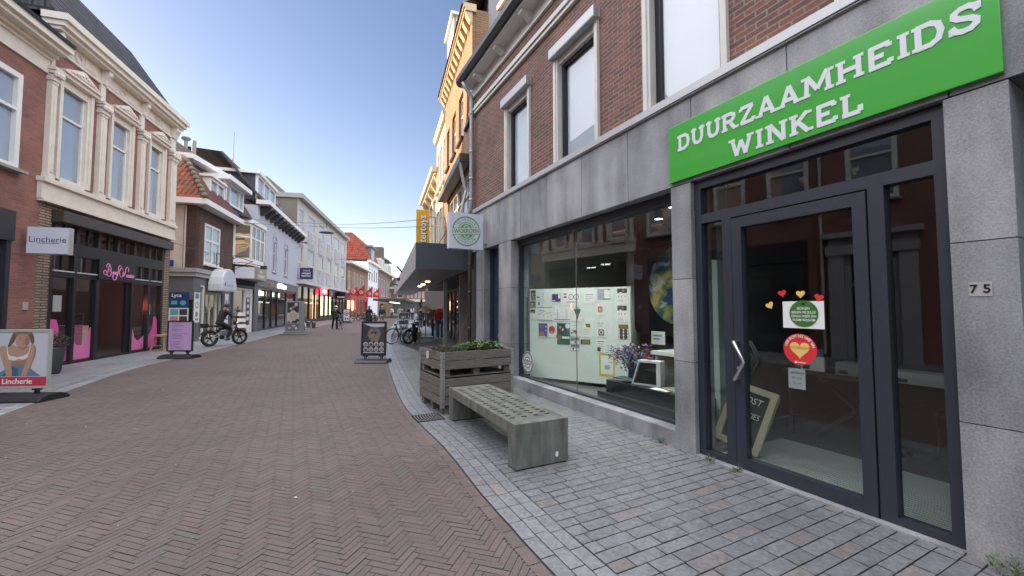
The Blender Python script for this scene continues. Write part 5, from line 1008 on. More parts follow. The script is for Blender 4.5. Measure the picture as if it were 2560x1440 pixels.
def leaf(mb, p, d, up, ln, wd, m=0):
    d = Vector(d).normalized(); s = d.cross(Vector(up)).normalized(); p = Vector(p); up = s.cross(d)
    mb.face([p, p+d*ln*.45+s*wd/2-up*ln*.04, p+d*ln*.45-s*wd/2-up*ln*.04],m) if False else None
    a, b, c, e = p, p+d*ln*.4+s*wd*.5+up*ln*.06, p+d*ln, p+d*ln*.4-s*wd*.5+up*ln*.06
    mid = p+d*ln*.45
    mb.face([a,b,c,mid],m); mb.face([a,mid,c,e],m)
def bush(name, label, loc, n, spread, h, ln, mats, cat='plant', group=None, wdr=.5, flat=.5, rz=0, stems=0):
    t = thing(name, label, cat, loc, rz, group); mb = MB(); stm = MB()
    for i in range(n):
        a = RN.uniform(0,2*pi); r = RN.random()**.5; x = spread[0]*r*cos(a); y = spread[1]*r*sin(a); z = h*RN.uniform(.05,1)*(1-.5*r*r)
        d = Vector((cos(a)*RN.uniform(.3,1)+RN.gauss(0,.5), sin(a)*RN.uniform(.3,1)+RN.gauss(0,.5), RN.uniform(-.2,1)*flat))
        leaf(mb,(x,y,z),d,(RN.gauss(0,.3),RN.gauss(0,.3),1),ln*RN.uniform(.6,1.25),ln*wdr*RN.uniform(.7,1.2),RN.randrange(len(mats)))
    mb.build('leaves', mats, t, recalc=False)
    for i in range(max(stems,5)):
        a = RN.uniform(0,2*pi); stm.tube([(0,0,0),(spread[0]*.3*cos(a),spread[1]*.3*sin(a),h*.4),(spread[0]*.6*cos(a),spread[1]*.6*sin(a),h*.6)],.004,5)
    stm.build('stems', M('stem_green',(.07,.09,.03),.8), t); return t
lf1 = M('leaf_dark',(.05,.095,.03),.5); lf2 = M('leaf_mid',(.085,.15,.045),.5); lf3 = M('leaf_pale',(.14,.19,.075),.55); lfd = M('leaf_dry',(.10,.08,.05),.8)
cm_ = Matrix.Translation((-1.05,6.14,.006)) @ Matrix.Rotation(RAD(31),4,'Z')
def cpos(x,y,z=.87): return cm_ @ Vector((x,y,z))
bush('leafy_plant','broad leaved green plant filling the right end of the crate planter',cpos(.93,.5),1300,(.32,.44),.15,.08,[lf1,lf2,lf3])
bush('herb_plant','fine leaved green herb in the middle of the crate planter',cpos(.52,.42),1100,(.16,.32),.13,.045,[lf2,lf3,lf1],wdr=.25,flat=1.2)
bush('dry_plant','withered brown dark plant at the left end of the crate planter',cpos(.22,.55),700,(.18,.36),.12,.05,[lfd,lf1,M('leaf_withered',(.05,.04,.035),.9)],wdr=.2,flat=1.0)
tw = thing('bare_twigs','thin bare reddish twigs rising out of the crate planter','plant',cpos(.62,.75)); t_ = MB()
for i in range(9):
    a = RN.uniform(-.6,.6)+(pi if i % 2 else 0); L_ = RN.uniform(.3,.75); p = Vector((RN.uniform(-.1,.1),RN.uniform(-.1,.1),0)); P = [p]
    for k in range(5): p = p+Vector((cos(a)*.09*L_+RN.gauss(0,.012),sin(a)*.05+RN.gauss(0,.012),L_/5)); P.append(p)
    t_.tube(P,[.0045,.004,.0035,.003,.0025,.002],5)
t_.build('twigs', M('twig_red',(.14,.07,.055),.7), tw)
# weeds at the foot of the shop front
for lab, x, s in (('small weed tuft in the paving joint by the shop window sill',3.1,.07),('weed tuft at the foot of the stone pier left of the entrance',6.3,.06),('weed growing beside the entrance threshold by the left side light',6.95,.055),('weed tuft at the lower left corner of the glass door',7.25,.055),('large green weed clump at the foot of the number 75 pier',9.0,.13)):
    p = fmat('R1') @ Vector((x,-.06,.008)); bush('weed',lab,p,60 if s < .1 else 260,(s,s*.7),s*.9,.03,[lf2,lf1,lf3],cat='weed',group='weeds along the shop front',wdr=.3,flat=1.2)
# drain grate in the gutter
dg = thing('drain_grate','cast iron drain grate with curved bars in the kerb line beside crate','drain',(-1.22,6.02,.0),RAD(117)); f = MB()
f.box(-.21,.21,-.2,.2,.004,.012,0)
for i in range(9): y = -.16+i*.04; f.tube([(-.17,y,.014),(-.06,y+.018,.017),(.06,y+.018,.017),(.17,y,.014)],.008,6,1)
f.build('grate', [M('drain_dark',(.02,.02,.02),.9),M('cast_iron',(.16,.155,.15),.6,.3,12,metal=.4)], dg)
# swing boards
blkp = M('black_plastic',(.02,.022,.028),.45,.1,9)
def board(label, loc, rz, w, h, z0, fm, base=True, fw=.04, name='sandwich_board'):
    t = thing(name,label,'sign board',loc,rz); f = MB(); f.box(-w/2,w/2,-.02,.02,z0,z0+fw).box(-w/2,w/2,-.02,.02,z0+h-fw,z0+h).box(-w/2,-w/2+fw,-.02,.02,z0+fw,z0+h-fw).box(w/2-fw,w/2,-.02,.02,z0+fw,z0+h-fw); f.build('frame', fm, t, bevel=.006)
    if base:
        MB().prism([(-.27,.03),(-.22,.075),(-.1,.115),(.1,.115),(.22,.075),(.27,.03),(.27,.0),(-.27,.0)],-w/2-.1,w/2+.1,ax='x').build('base', blkp, t, bevel=.012)
        for s in (-1,1): MB().box(s*w*.32-.035,s*w*.32-.012,-.014,.014,.11,z0+.01).box(s*w*.32+.012,s*w*.32+.035,-.014,.014,.11,z0+.01).box(s*w*.32-.07,s*w*.32+.07,-.018,.018,z0-.03,z0-.001).build('spring_leg', blkp, t)
    return t
skin_p = M('print_skin',(.46,.28,.21),.4); hair_p = M('print_hair',(.16,.095,.06),.5)
t = board('grey framed pavement board with lingerie model poster and red band at left edge',(-8.60,7.15,.006),.08,1.06,1.02,.20,M('board_grey_frame',(.40,.41,.40),.4))
pb = MB(); pb.rect(-.49,.49,.24,1.18,-.008,0); pb.rect(-.49,.49,.24,.40,-.0095,1)
def bl_(pts, m, y): pb.face([(x,y,z) for x,z in pts], m)
T_ = lambda P: [((x-140)/340*.98, 1.18-(y-905)/345*.94) for x, y in P]
bl_(T_([(-30,1187),(10,1180),(60,1155),(108,1118),(190,1118),(232,1150),(275,1187),(310,1187)]),4,-.0100)
bl_(T_([(60,1187),(112,1125),(150,1140),(150,1187)]),6,-.0101)
bl_(T_([(72,1000),(120,990),(150,1005),(188,1003),(215,990),(212,1050),(203,1085),(192,1120),(108,1120),(98,1085),(82,1050)]),2,-.0105)
bl_(T_([(112,1088),(150,1092),(196,1080),(192,1120),(108,1120)]),7,-.0107)
bl_(T_([(40,1003),(58,992),(80,1000),(90,1045),(104,1100),(116,1150),(116,1187),(86,1187),(76,1140),(58,1085),(44,1040)]),2,-.0110)
bl_(T_([(212,988),(236,990),(244,1010),(240,1060),(222,1120),(204,1170),(192,1187),(168,1183),(180,1130),(196,1085),(206,1040)]),2,-.0110)
bl_(T_([(232,992),(244,1010),(240,1060),(222,1120),(204,1170),(198,1172),(224,1090),(232,1040)]),7,-.0112)
bl_(T_([(148,985),(190,985),(196,1006),(170,1022),(140,1006)]),7,-.0113)
bl_(T_([(84,1040),(104,1058),(142,1066),(180,1056),(202,1038),(200,1066),(176,1082),(150,1076),(124,1090),(94,1080)]),3,-.0116)
bl_(T_([(84,1042),(80,1000),(84,998),(92,1048)]),3,-.0117); bl_(T_([(202,1040),(208,996),(212,996),(206,1046)]),3,-.0117)
bl_(T_([(112,912),(98,950),(84,1003),(100,998),(122,965),(130,935),(150,918),(188,922),(205,940),(210,965),(222,992),(232,965),(226,930),(214,908)]),5,-.0122)
bl_(T_([(112,908),(214,908),(206,925),(160,917),(128,932)]),8,-.0123)
pb.face([(q[0],-.0119,q[1]) for q in T_([(168+40*cos(a)-8*sin(a),955+50*sin(a)+6*cos(a)) for a in [2*pi*k/24 for k in range(24)]])],2)
bl_(T_([(182,930),(206,945),(200,985),(186,1000),(178,980)]),7,-.0120)
for ex, ey in ((152,950),(184,954)): bl_(T_([(ex-8,ey),(ex,ey-4),(ex+8,ey),(ex,ey+3)]),5,-.0126)
bl_(T_([(158,982),(170,979),(182,984),(170,989)]),9,-.0126); bl_(T_([(168,955),(174,970),(164,971)]),7,-.0125)
pb.build('poster', [M('poster_pale',(.55,.56,.62),.25,coat=.5),M('poster_red',(.50,.045,.08),.3),skin_p,M('print_white',(.70,.68,.64),.4),M('print_denim',(.13,.20,.31),.5),hair_p,M('print_denim_dark',(.07,.11,.19),.5),M('print_skin_shadow',(.33,.19,.14),.4),M('print_hair_light',(.27,.17,.10),.5),M('print_lip',(.42,.14,.12),.4)], t, recalc=False)
text('Lincherie',.13,.02,-.0125,.32,white,t,bold=.002)
t = board('black framed pavement board with lilac price list left of the rider',(-10.6,13.1,.006),.03,.80,.98,.21,blkp)
pb = MB().rect(-.36,.36,.25,1.15,-.008)
pb.build('poster', M('poster_lilac_paper',(.58,.40,.66),.35,.06,2,coat=.4), t, recalc=False); ln = MB()
for i in range(17):
    z = 1.10-i*.048
    if i in (6,11): continue
    xa = -.31+RN.uniform(0,.05); xb = xa+RN.uniform(.2,.55)
    if z < .66: xb = min(xb,.05) if z > .45 else xb
    ln.rect(xa,min(xb,.32),z-.007,z+.007,-.0095)
ln.build('print_lines', M('print_violet',(.26,.13,.36),.5), t, recalc=False)
t = board('black framed pavement board with dark chocolate tasting poster on the brick road',(-4.06,12.05,.006),.0,.73,1.0,.20,blkp,fw=.05)
pb = MB(); pb.rect(-.325,.325,.25,1.15,-.008,0); pb.face([(-.32,-.009,1.14),(.32,-.009,1.14),(.3,-.009,1.05),(.1,-.009,1.03),(-.1,-.009,1.05)],1)
bq = lambda pts,m,y: pb.face([(x,y,z) for x,z in pts], m)
pb.disc((.01,.83),.19,-.0092,2,30,.20); bq([(-.05,.99),(.07,.99),(.04,.96),(-.03,.96)],0,-.0096)
bq([(-.09,.88),(-.03,.91),(.05,.91),(.1,.88),(.06,.83),(0,.81),(-.06,.83)],0,-.0100); bq([(-.1,.60),(-.07,.72),(-.035,.84),(-.015,.868),(.01,.872),(.022,.85),(.012,.80),(-.005,.72),(-.015,.60)],3,-.0104); bq([(.02,.60),(.06,.72),(.11,.80),(.14,.81),(.155,.78),(.14,.70),(.13,.60)],3,-.0103)
for r_ in range(2):
    for c_ in range(4):
        cx, cz = -.235+c_*.155, .53-r_*.15; pb.disc((cx,cz),.066,-.0108,1); pb.disc((cx,cz-.008),.046,-.0112,(3,4,2,5)[(c_+r_) % 4])
pb.rect(-.3,.3,.28,.30,-.0108,1)
pb.build('poster', [M('print_brown_black',(.05,.045,.045),.35,.3,3,coat=.4),M('print_pale_blue',(.48,.52,.58),.4),M('print_beige',(.19,.155,.125),.5,.3,6),M('print_hand',(.24,.17,.135),.5),M('print_dark_red',(.14,.03,.03),.5),M('print_olive',(.25,.22,.16),.5)], t, recalc=False)
# photo kiosk
ks = thing('display_stand','tall grey metal poster stand with laughing baby photograph','sign board',(-12.95,24.4,.006),-.06); gy = M('kiosk_grey',(.24,.25,.26),.4,.06,3)
MB().box(-.58,.58,-.4,.42,.0,.10).box(-.52,.52,-.3,.3,.1,.2).build('base', gy, ks, bevel=.02)
MB().box(-.50,-.40,-.15,.15,.2,1.92).box(.32,.50,-.15,.15,.2,1.92).box(-.5,.5,-.15,.15,1.92,2.0).box(-.4,.32,-.12,.12,.62,.68).box(-.4,.32,-.12,.12,.2,.3).build('frame', gy, ks, bevel=.01)
pb = MB(); pb.rect(-.4,.32,1.32,1.92,-.13,0); pb.rect(-.4,.32,.68,1.32,-.13,1)
bq([(-.2,1.35),(-.25,1.28),(-.24,1.05),(-.16,.9),(-.04,.82),(.1,.86),(.2,1.0),(.19,1.2),(.08,1.34),(-.08,1.4)],2,-.132); bq([(-.24,1.25),(-.16,1.42),(.0,1.46),(.1,1.4),(.2,1.2),(.1,1.3),(-.06,1.36),(-.18,1.3)],5,-.134)
bq([(-.14,.7),(-.08,.82),(.1,.84),(.2,.98),(.32,.92),(.32,.69)],0,-.1335)
bq([(-.24,1.56),(-.16,1.5),(.05,1.62),(.18,1.78),(.1,1.84),(-.05,1.7)],4,-.134); pb.disc((.14,1.8),.1,-.1345,5); pb.disc((-.18,1.55),.07,-.1345,5)
for cx in (-.1,.06): pb.disc((cx,1.1+.03*(cx > 0)),.022,-.1365,0,10)
bq([(-.06,.95),(.0,.92),(.08,.96),(.04,.99),(-.02,.985)],5,-.1365); pb.disc((-.01,1.03),.02,-.1362,6,10); pb.rect(-.36,-.2,.72,.80,-.136,0); pb.disc((.26,.74),.05,-.136,5)
pb.rect(-.4,.32,.3,.62,-.13,3); pb.disc((-.25,.42),.09,-.132,2); pb.disc((-.05,.4),.1,-.132,4); pb.disc((.16,.4),.09,-.132,5); pb.rect(-.1,.1,.5,.58,-.132,5)
pb.build('poster', [M('picture_dark'),M('kiosk_pale',(.5,.5,.5),.3),M('print_baby_skin',(.52,.39,.28),.4,.12,6),M('print_violet_dark',(.16,.13,.22),.4),M('print_plum',(.26,.15,.22),.5),M('print_grey_white',(.55,.52,.52),.5),M('print_blush',(.48,.28,.2),.5)], ks, recalc=False)
t = board('small far board with purple round mark before the burgundy shop front',(-17.6,43.5,.006),.0,.80,1.35,.15,blkp,fw=.08)
MB().rect(-.33,.33,.22,1.42,-.008,0).disc((0,1.0),.24,-.01,1).ring((0,1.0),.1,.16,-.012,0).rect(-.2,-.05,.35,.6,-.01,2).rect(.06,.2,.35,.55,-.01,2).build('poster', [papr,M('mark_magenta',(.30,.05,.28),.5),M('picture_dark')], t, recalc=False)
t = board('blue grey pavement board lettered GET under the canopy edge',(-7.95,30,.006),.0,.78,.92,.35,M('board_pale_frame',(.5,.5,.5),.4),fw=.05)
MB().rect(-.34,.34,.4,1.22,-.008).build('poster', M('poster_steel_blue',(.07,.09,.13),.4,.25,3), t, recalc=False); text('GET',.2,.0,-.01,.92,white,t,bold=.006); text('YOUR GAME',.12,.0,-.01,.75,white,t,bold=.004)
# bollards
def bollard(label, loc):
    t = thing('bollard',label,'bollard',loc,0,'steel bollards before the concrete block'); MB().lathe([(.15,0),(.15,.44),(.145,.46)],0,0,20).build('post', M('bollard_steel',(.20,.19,.18),.3,.1,3,metal=.8), t, smooth=True); MB().lathe([(.155,.46),(.155,.50),(.14,.52)],0,0,20).build('cap', M('bollard_cap',(.35,.34,.33),.35,metal=.7), t, smooth=True); return t
bollard('short round steel bollard right behind the white wheel of leaning bicycle',(-16.6,33.4,0)); bollard('short round steel bollard standing clear of the bicycle',(-15.9,32.8,0))
# black planter, shrub, wooden trestle bench, tub
pl2 = thing('round_planter','tall tapered charcoal planter standing before the beauty salon','planter',(-11.12,9.95,.006)); MB().lathe([(.12,0),(.15,.05),(.22,.6),(.215,.66),(.19,.66),(.19,.62)],0,0,28).build('pot', M('charcoal_pot',(.045,.047,.05),.6,.1,6), pl2, smooth=True)
bush('box_shrub','dense dark green shrub in the charcoal planter',(-11.12,9.95,.66),1600,(.25,.25),.36,.05,[lf1,lf1,lf2],cat='shrub')
tb = fthing('L2','wooden_bench','small pale wooden trestle bench at the salon window','bench',-.75,-.45,.006); pw = M('pale_pine',(.38,.23,.12),.6,.2,4,stretch=(1,12,12))
MB().box(-.75,.75,-.16,.16,.54,.60).build('seat', pw, tb, bevel=.008)
for s in (-1,1):
    MB().tube([(s*.5,-.12,.54),(s*.66,-.22,0)],.03,4).build('leg', pw, tb); MB().tube([(s*.5,.12,.54),(s*.66,.22,0)],.03,4).build('leg', pw, tb)
MB().tube([(-.6,-.18,.2),(-.6,.18,.2)],.02,4).tube([(.6,-.18,.2),(.6,.18,.2)],.02,4).build('stretcher', pw, tb)
# ---------------------------------------------------------------- bicycles (local x forward)
rub = M('tyre_rubber',(.015,.015,.016),.75); chrome = M('bike_chrome',(.5,.5,.5),.25,metal=.9); blkm = M('bike_black',(.018,.018,.02),.35)
def steer(t, ang):
    Tm = Matrix.Translation((.40,0,0)) @ Matrix.Rotation(ang,4,'Z') @ Matrix.Translation((-.40,0,0))
    for c in t.children:
        if c.name.split('.')[0] in ('wheel','fork','handlebar','headlight','mudguard') and sum(v.co.x for v in c.data.vertices)/len(c.data.vertices) > .1:
            for o in [c]+list(c.children): o.data.transform(Tm)
def wheel(t, x, R, tr, rim_m, spokes='wire', name='wheel'):
    w_ = MB(); n = 28; w_.tube([(x+(R-tr)*cos(2*pi*i/n),0,R+(R-tr)*sin(2*pi*i/n)) for i in range(n)],tr,8,close=True); wo = w_.build(name, rub, t, smooth=True)
    r = MB(); rr = R-tr*1.9; r.tube([(x+rr*cos(2*pi*i/n),0,R+rr*sin(2*pi*i/n)) for i in range(n)],tr*.55 if tr < .03 else tr*.4,6,close=True); r.build('rim', rim_m, wo, smooth=True)
    s = MB(); s.tube([(x,-.05,R),(x,.05,R)],.022 if spokes == 'wire' else .05,10)
    if spokes == 'wire':
        for i in range(22): a = 2*pi*i/22; s.tube([(x,.03*(-1)**i,R),(x+rr*cos(a),0,R+rr*sin(a))],.0018,4)
    else:
        for i in range(5):
            for d_ in (-.12,.12): a = 2*pi*i/5+.3; s.tube([(x+.04*cos(a),0,R+.04*sin(a)),(x+rr*cos(a+d_),0,R+rr*sin(a+d_))],.014,6)
    s.build('spokes', chrome if spokes == 'wire' else blkm, wo); return wo
def fatbike(label, loc, rz, lean=0, frame=M('bike_silver',(.42,.42,.43),.35,metal=.6), turn=0):
    t = thing('fat_bike',label,'bicycle',loc,rz); t.rotation_euler = (lean,0,rz); R = .34
    wheel(t,-.6,R,.055,blkm,'mag'); wheel(t,.62,R,.05,blkm,'mag')
    MB().tube([(.40,0,.80),(.15,0,.66),(-.2,0,.60)],[.06,.065,.05],10).tube([(-.2,0,.6),(-.16,0,.40)],.04).tube([(-.18,.05,.42),(-.6,.08,.34)],.022).tube([(-.18,-.05,.42),(-.6,-.08,.34)],.022).tube([(-.2,.05,.6),(-.6,.08,.34)],.016).tube([(-.2,-.05,.6),(-.6,-.08,.34)],.016).build('frame', frame, t, smooth=True)
    MB().box(-.15,.3,-.05,.05,.70,.78).build('battery', blkm, t, bevel=.02)
    MB().tube([(.40,0,.86),(.44,.0,.72)],.035).tube([(.44,.07,.74),(.62,.075,.34)],.025).tube([(.44,-.07,.74),(.62,-.075,.34)],.025).box(.38,.48,-.09,.09,.71,.75).build('fork', blkm, t)
    MB().tube([(.40,0,.86),(.34,0,1.06)],.02).tube([(.2,.34,1.12),(.30,.22,1.10),(.35,0,1.07),(.30,-.22,1.10),(.2,-.34,1.12)],.014).tube([(.14,.35,1.125),(.26,.29,1.11)],.019).tube([(.14,-.35,1.125),(.26,-.29,1.11)],.019).build('handlebar', blkm, t)
    MB().ball((.50,0,.93),(.06,.07,.07),10).build('headlight', chrome, t, smooth=True)
    MB().box(-.62,.08,-.11,.11,.80,.88).build('saddle', M('black_leather',(.02,.02,.02),.55), t, bevel=.03); MB().tube([(-.22,0,.6),(-.26,0,.8)],.022).build('seat_post', blkm, t)
    a_ = [(-.6+.375*cos(RAD(d)),.34+.375*sin(RAD(d))) for d in range(35,165,12)]; b_ = [(.62+.372*cos(RAD(d)),.34+.372*sin(RAD(d))) for d in range(40,150,12)]
    for P in (a_,b_):
        g_ = MB()
        for p, q in zip(P, P[1:]): g_.face([(p[0],-.06,p[1]),(p[0],.06,p[1]),(q[0],.06,q[1]),(q[0],-.06,q[1])])
        g_.build('mudguard', blkm, t)
    MB().tube([(-.9,-.08,.86),(-.3,-.08,.84)],.012).tube([(-.9,.08,.86),(-.3,.08,.84)],.012).tube([(-.86,.08,.86),(-.6,.1,.36)],.01).tube([(-.86,-.08,.86),(-.6,-.1,.36)],.01).box(-.92,-.7,-.09,.09,.78,.95).build('rack', blkm, t)
    MB().lathe([(.09,-.02),(.09,.02)],0,0,18).xf(Matrix.Translation((-.16,-.07,.36)) @ Matrix.Rotation(pi/2,4,'X')).tube([(-.16,-.08,.36),(-.02,-.1,.24)],.014).tube([(-.16,.08,.36),(-.3,.1,.48)],.014).box(-.07,.03,-.22,-.11,.225,.245).box(-.35,-.25,.11,.22,.47,.49).build('crank', blkm, t)
    MB().tube([(-.3,.08,.36),(-.36,.26,.01)],.012).build('kickstand', blkm, t)
    if turn: steer(t,turn)
    return t
def citybike(label, loc, rz, lean=0, frame=None, rim=None, turn=0, group=None):
    frame = frame or blkm; t = thing('bicycle',label,'bicycle',loc,rz,group); t.rotation_euler = (lean,0,rz); R = .35
    wheel(t,-.53,R,.02,rim or chrome); wheel(t,.55,R,.02,rim or chrome)
    MB().tube([(.36,0,.86),(.30,0,.70),(-.06,0,.30)],.018).tube([(.38,0,.90),(.33,0,.78),(.0,0,.46),(-.12,0,.48)],.016).tube([(-.06,0,.30),(-.2,0,.82)],.016).tube([(-.06,.03,.3),(-.53,.05,.35)],.011).tube([(-.06,-.03,.3),(-.53,-.05,.35)],.011).tube([(-.18,.02,.74),(-.53,.05,.35)],.009).tube([(-.18,-.02,.74),(-.53,-.05,.35)],.009).build('frame', frame, t)
    MB().tube([(.36,0,.9),(.42,.03,.66),(.55,.045,.35)],.012).tube([(.36,0,.9),(.42,-.03,.66),(.55,-.045,.35)],.012).build('fork', frame, t)
    MB().tube([(.36,0,.9),(.33,0,1.06)],.013).tube([(.02,.28,1.06),(.16,.26,1.07),(.30,.16,1.08),(.34,0,1.06),(.30,-.16,1.08),(.16,-.26,1.07),(.02,-.28,1.06)],.011).build('handlebar', chrome, t); MB().ball((.46,0,.86),(.05,.04,.05),10).build('headlight', blkm, t, smooth=True)
    MB().prism([(-.36,-.1),(-.3,-.11),(.0,-.03),(.0,.03),(-.3,.11),(-.36,.1)],.90,.95,ax='z').build('saddle', M('black_leather'), t, bevel=.015)
    MB().tube([(-.2,0,.8),(-.23,0,.9)],.013).build('seat_post', chrome, t); 
    for c, d0, d1 in ((-.53,20,185),(.55,10,150)):
        g_ = MB(); P = [(c+.385*cos(RAD(d)),.35+.385*sin(RAD(d))) for d in range(d0,d1,13)]
        for p, q in zip(P, P[1:]): g_.face([(p[0],-.025,p[1]),(p[0],.025,p[1]),(q[0],.025,q[1]),(q[0],-.025,q[1])])
        g_.build('mudguard', frame, t)
    MB().tube([(-.86,-.06,.75),(-.25,-.06,.75)],.007).tube([(-.86,.06,.75),(-.25,.06,.75)],.007).tube([(-.82,.06,.75),(-.53,.05,.36)],.006).tube([(-.82,-.06,.75),(-.53,-.05,.36)],.006).box(-.8,-.3,-.055,.055,.745,.752).build('rack', blkm, t)
    MB().box(-.55,.02,-.045,-.03,.28,.38).build('chain_case', frame, t); MB().tube([(-.06,-.06,.3),(.06,-.08,.2)],.009).tube([(-.06,.06,.3),(-.18,.08,.4)],.009).box(.02,.12,-.17,-.08,.19,.205).box(-.23,-.13,.08,.17,.395,.41).build('crank', chrome, t); MB().tube([(-.35,.05,.33),(-.42,.22,.0)],.008).build('kickstand', blkm, t)
    if turn: steer(t,turn)
    return t
fb = fatbike('silver and black fat tyre bike being ridden by the dark haired person',(-12.17,17.38,.012),RAD(66.5))
citybike('bicycle with white wheels leaning behind the baby photo stand',(-13.72,26.2,.012),RAD(-38),lean=-.12,rim=M('rim_white',(.6,.6,.6),.4),frame=M('bike_grey_white',(.45,.45,.45),.4))
citybike('dark city bicycle on kickstand on the right pavement',(-5.12,18.4,.012),RAD(-98),lean=-.10,turn=RAD(-32),frame=M('bike_dark_green',(.05,.06,.05),.4))
fatbike('all black fat tyre bike parked on the right pavement',(-4.40,18.25,.012),RAD(-84),lean=-.06,frame=blkm,turn=RAD(-38))
citybike('black bicycle held by the person in the white cap',(-12.95,30.9,.012),RAD(100))
for i,(x,y,a) in enumerate(((-18.6,49,20),(-18.2,50.2,35),(-17.9,51.5,15),(-17.5,48.6,28))):
    citybike('dark bicycle in the cluster parked before the red lit shop',(x,y,.012),RAD(a),lean=.08*(-1)**i,group='bicycles parked before the red shop')
sc_ = thing('motor_scooter','dark motor scooter parked beside far bicycles','scooter',(-16.8,48.5,.012),RAD(10)); MB().box(-.5,.1,-.16,.16,.35,.75).box(.0,.5,-.14,.14,.25,.36).build('body', blkm, sc_, bevel=.06); wheel(sc_,-.55,.24,.05,blkm,'mag'); wheel(sc_,.62,.24,.05,blkm,'mag'); MB().tube([(.62,0,.24),(.48,0,1.0)],.04).tube([(.42,-.3,1.05),(.46,.3,1.05)],.02).box(.45,.53,-.16,.16,.4,.95).build('fork', blkm, sc_)
# ---------------------------------------------------------------- people
def skinmesh(name, V, Ed, Rr, mat, parent, root=0, sub=1):
    me = D.meshes.new(name); me.from_pydata([tuple(v) for v in V], Ed, []); o = lk(D.objects.new(name, me), parent); me.materials.append(mat)
    m = o.modifiers.new('skin','SKIN'); m.use_smooth_shade = True
    if not me.skin_vertices: bm = bmesh.new(); bm.from_mesh(me); bm.verts.layers.skin.verify(); bm.to_mesh(me); bm.free()
    for i, sv in enumerate(me.skin_vertices[0].data):
        r = Rr[i]; sv.radius = r if isinstance(r,(tuple,list)) else (r,r); sv.use_root = (i == root)
    s = o.modifiers.new('subdivision','SUBSURF'); s.levels = sub; s.render_levels = sub; return o
HEI = dict(pel=(0,0,.93), spi=(0,0,1.10), che=(.01,0,1.31), nec=(.01,0,1.45), hd0=(.025,0,1.53), hd1=(.035,0,1.63), hd2=(.03,0,1.735),
  lsh=(0,.18,1.41), lel=(-.03,.25,1.14), lwr=(.06,.26,.90), rsh=(0,-.18,1.41), rel=(-.03,-.25,1.14), rwr=(.06,-.26,.90),
  lhi=(0,.095,.90), lkn=(.03,.10,.50), lan=(-.02,.105,.09), lto=(.15,.12,.035), rhi=(0,-.095,.90), rkn=(.03,-.10,.50), ran=(-.02,-.105,.09), rto=(.15,-.12,.035))
skin = M('skin_tone',(.42,.25,.17),.55,.06,20); hairb = M('hair_black',(.012,.01,.009),.5); hairbr = M('hair_brown',(.06,.04,.028),.6); greyh = M('hair_grey',(.3,.29,.27),.6)
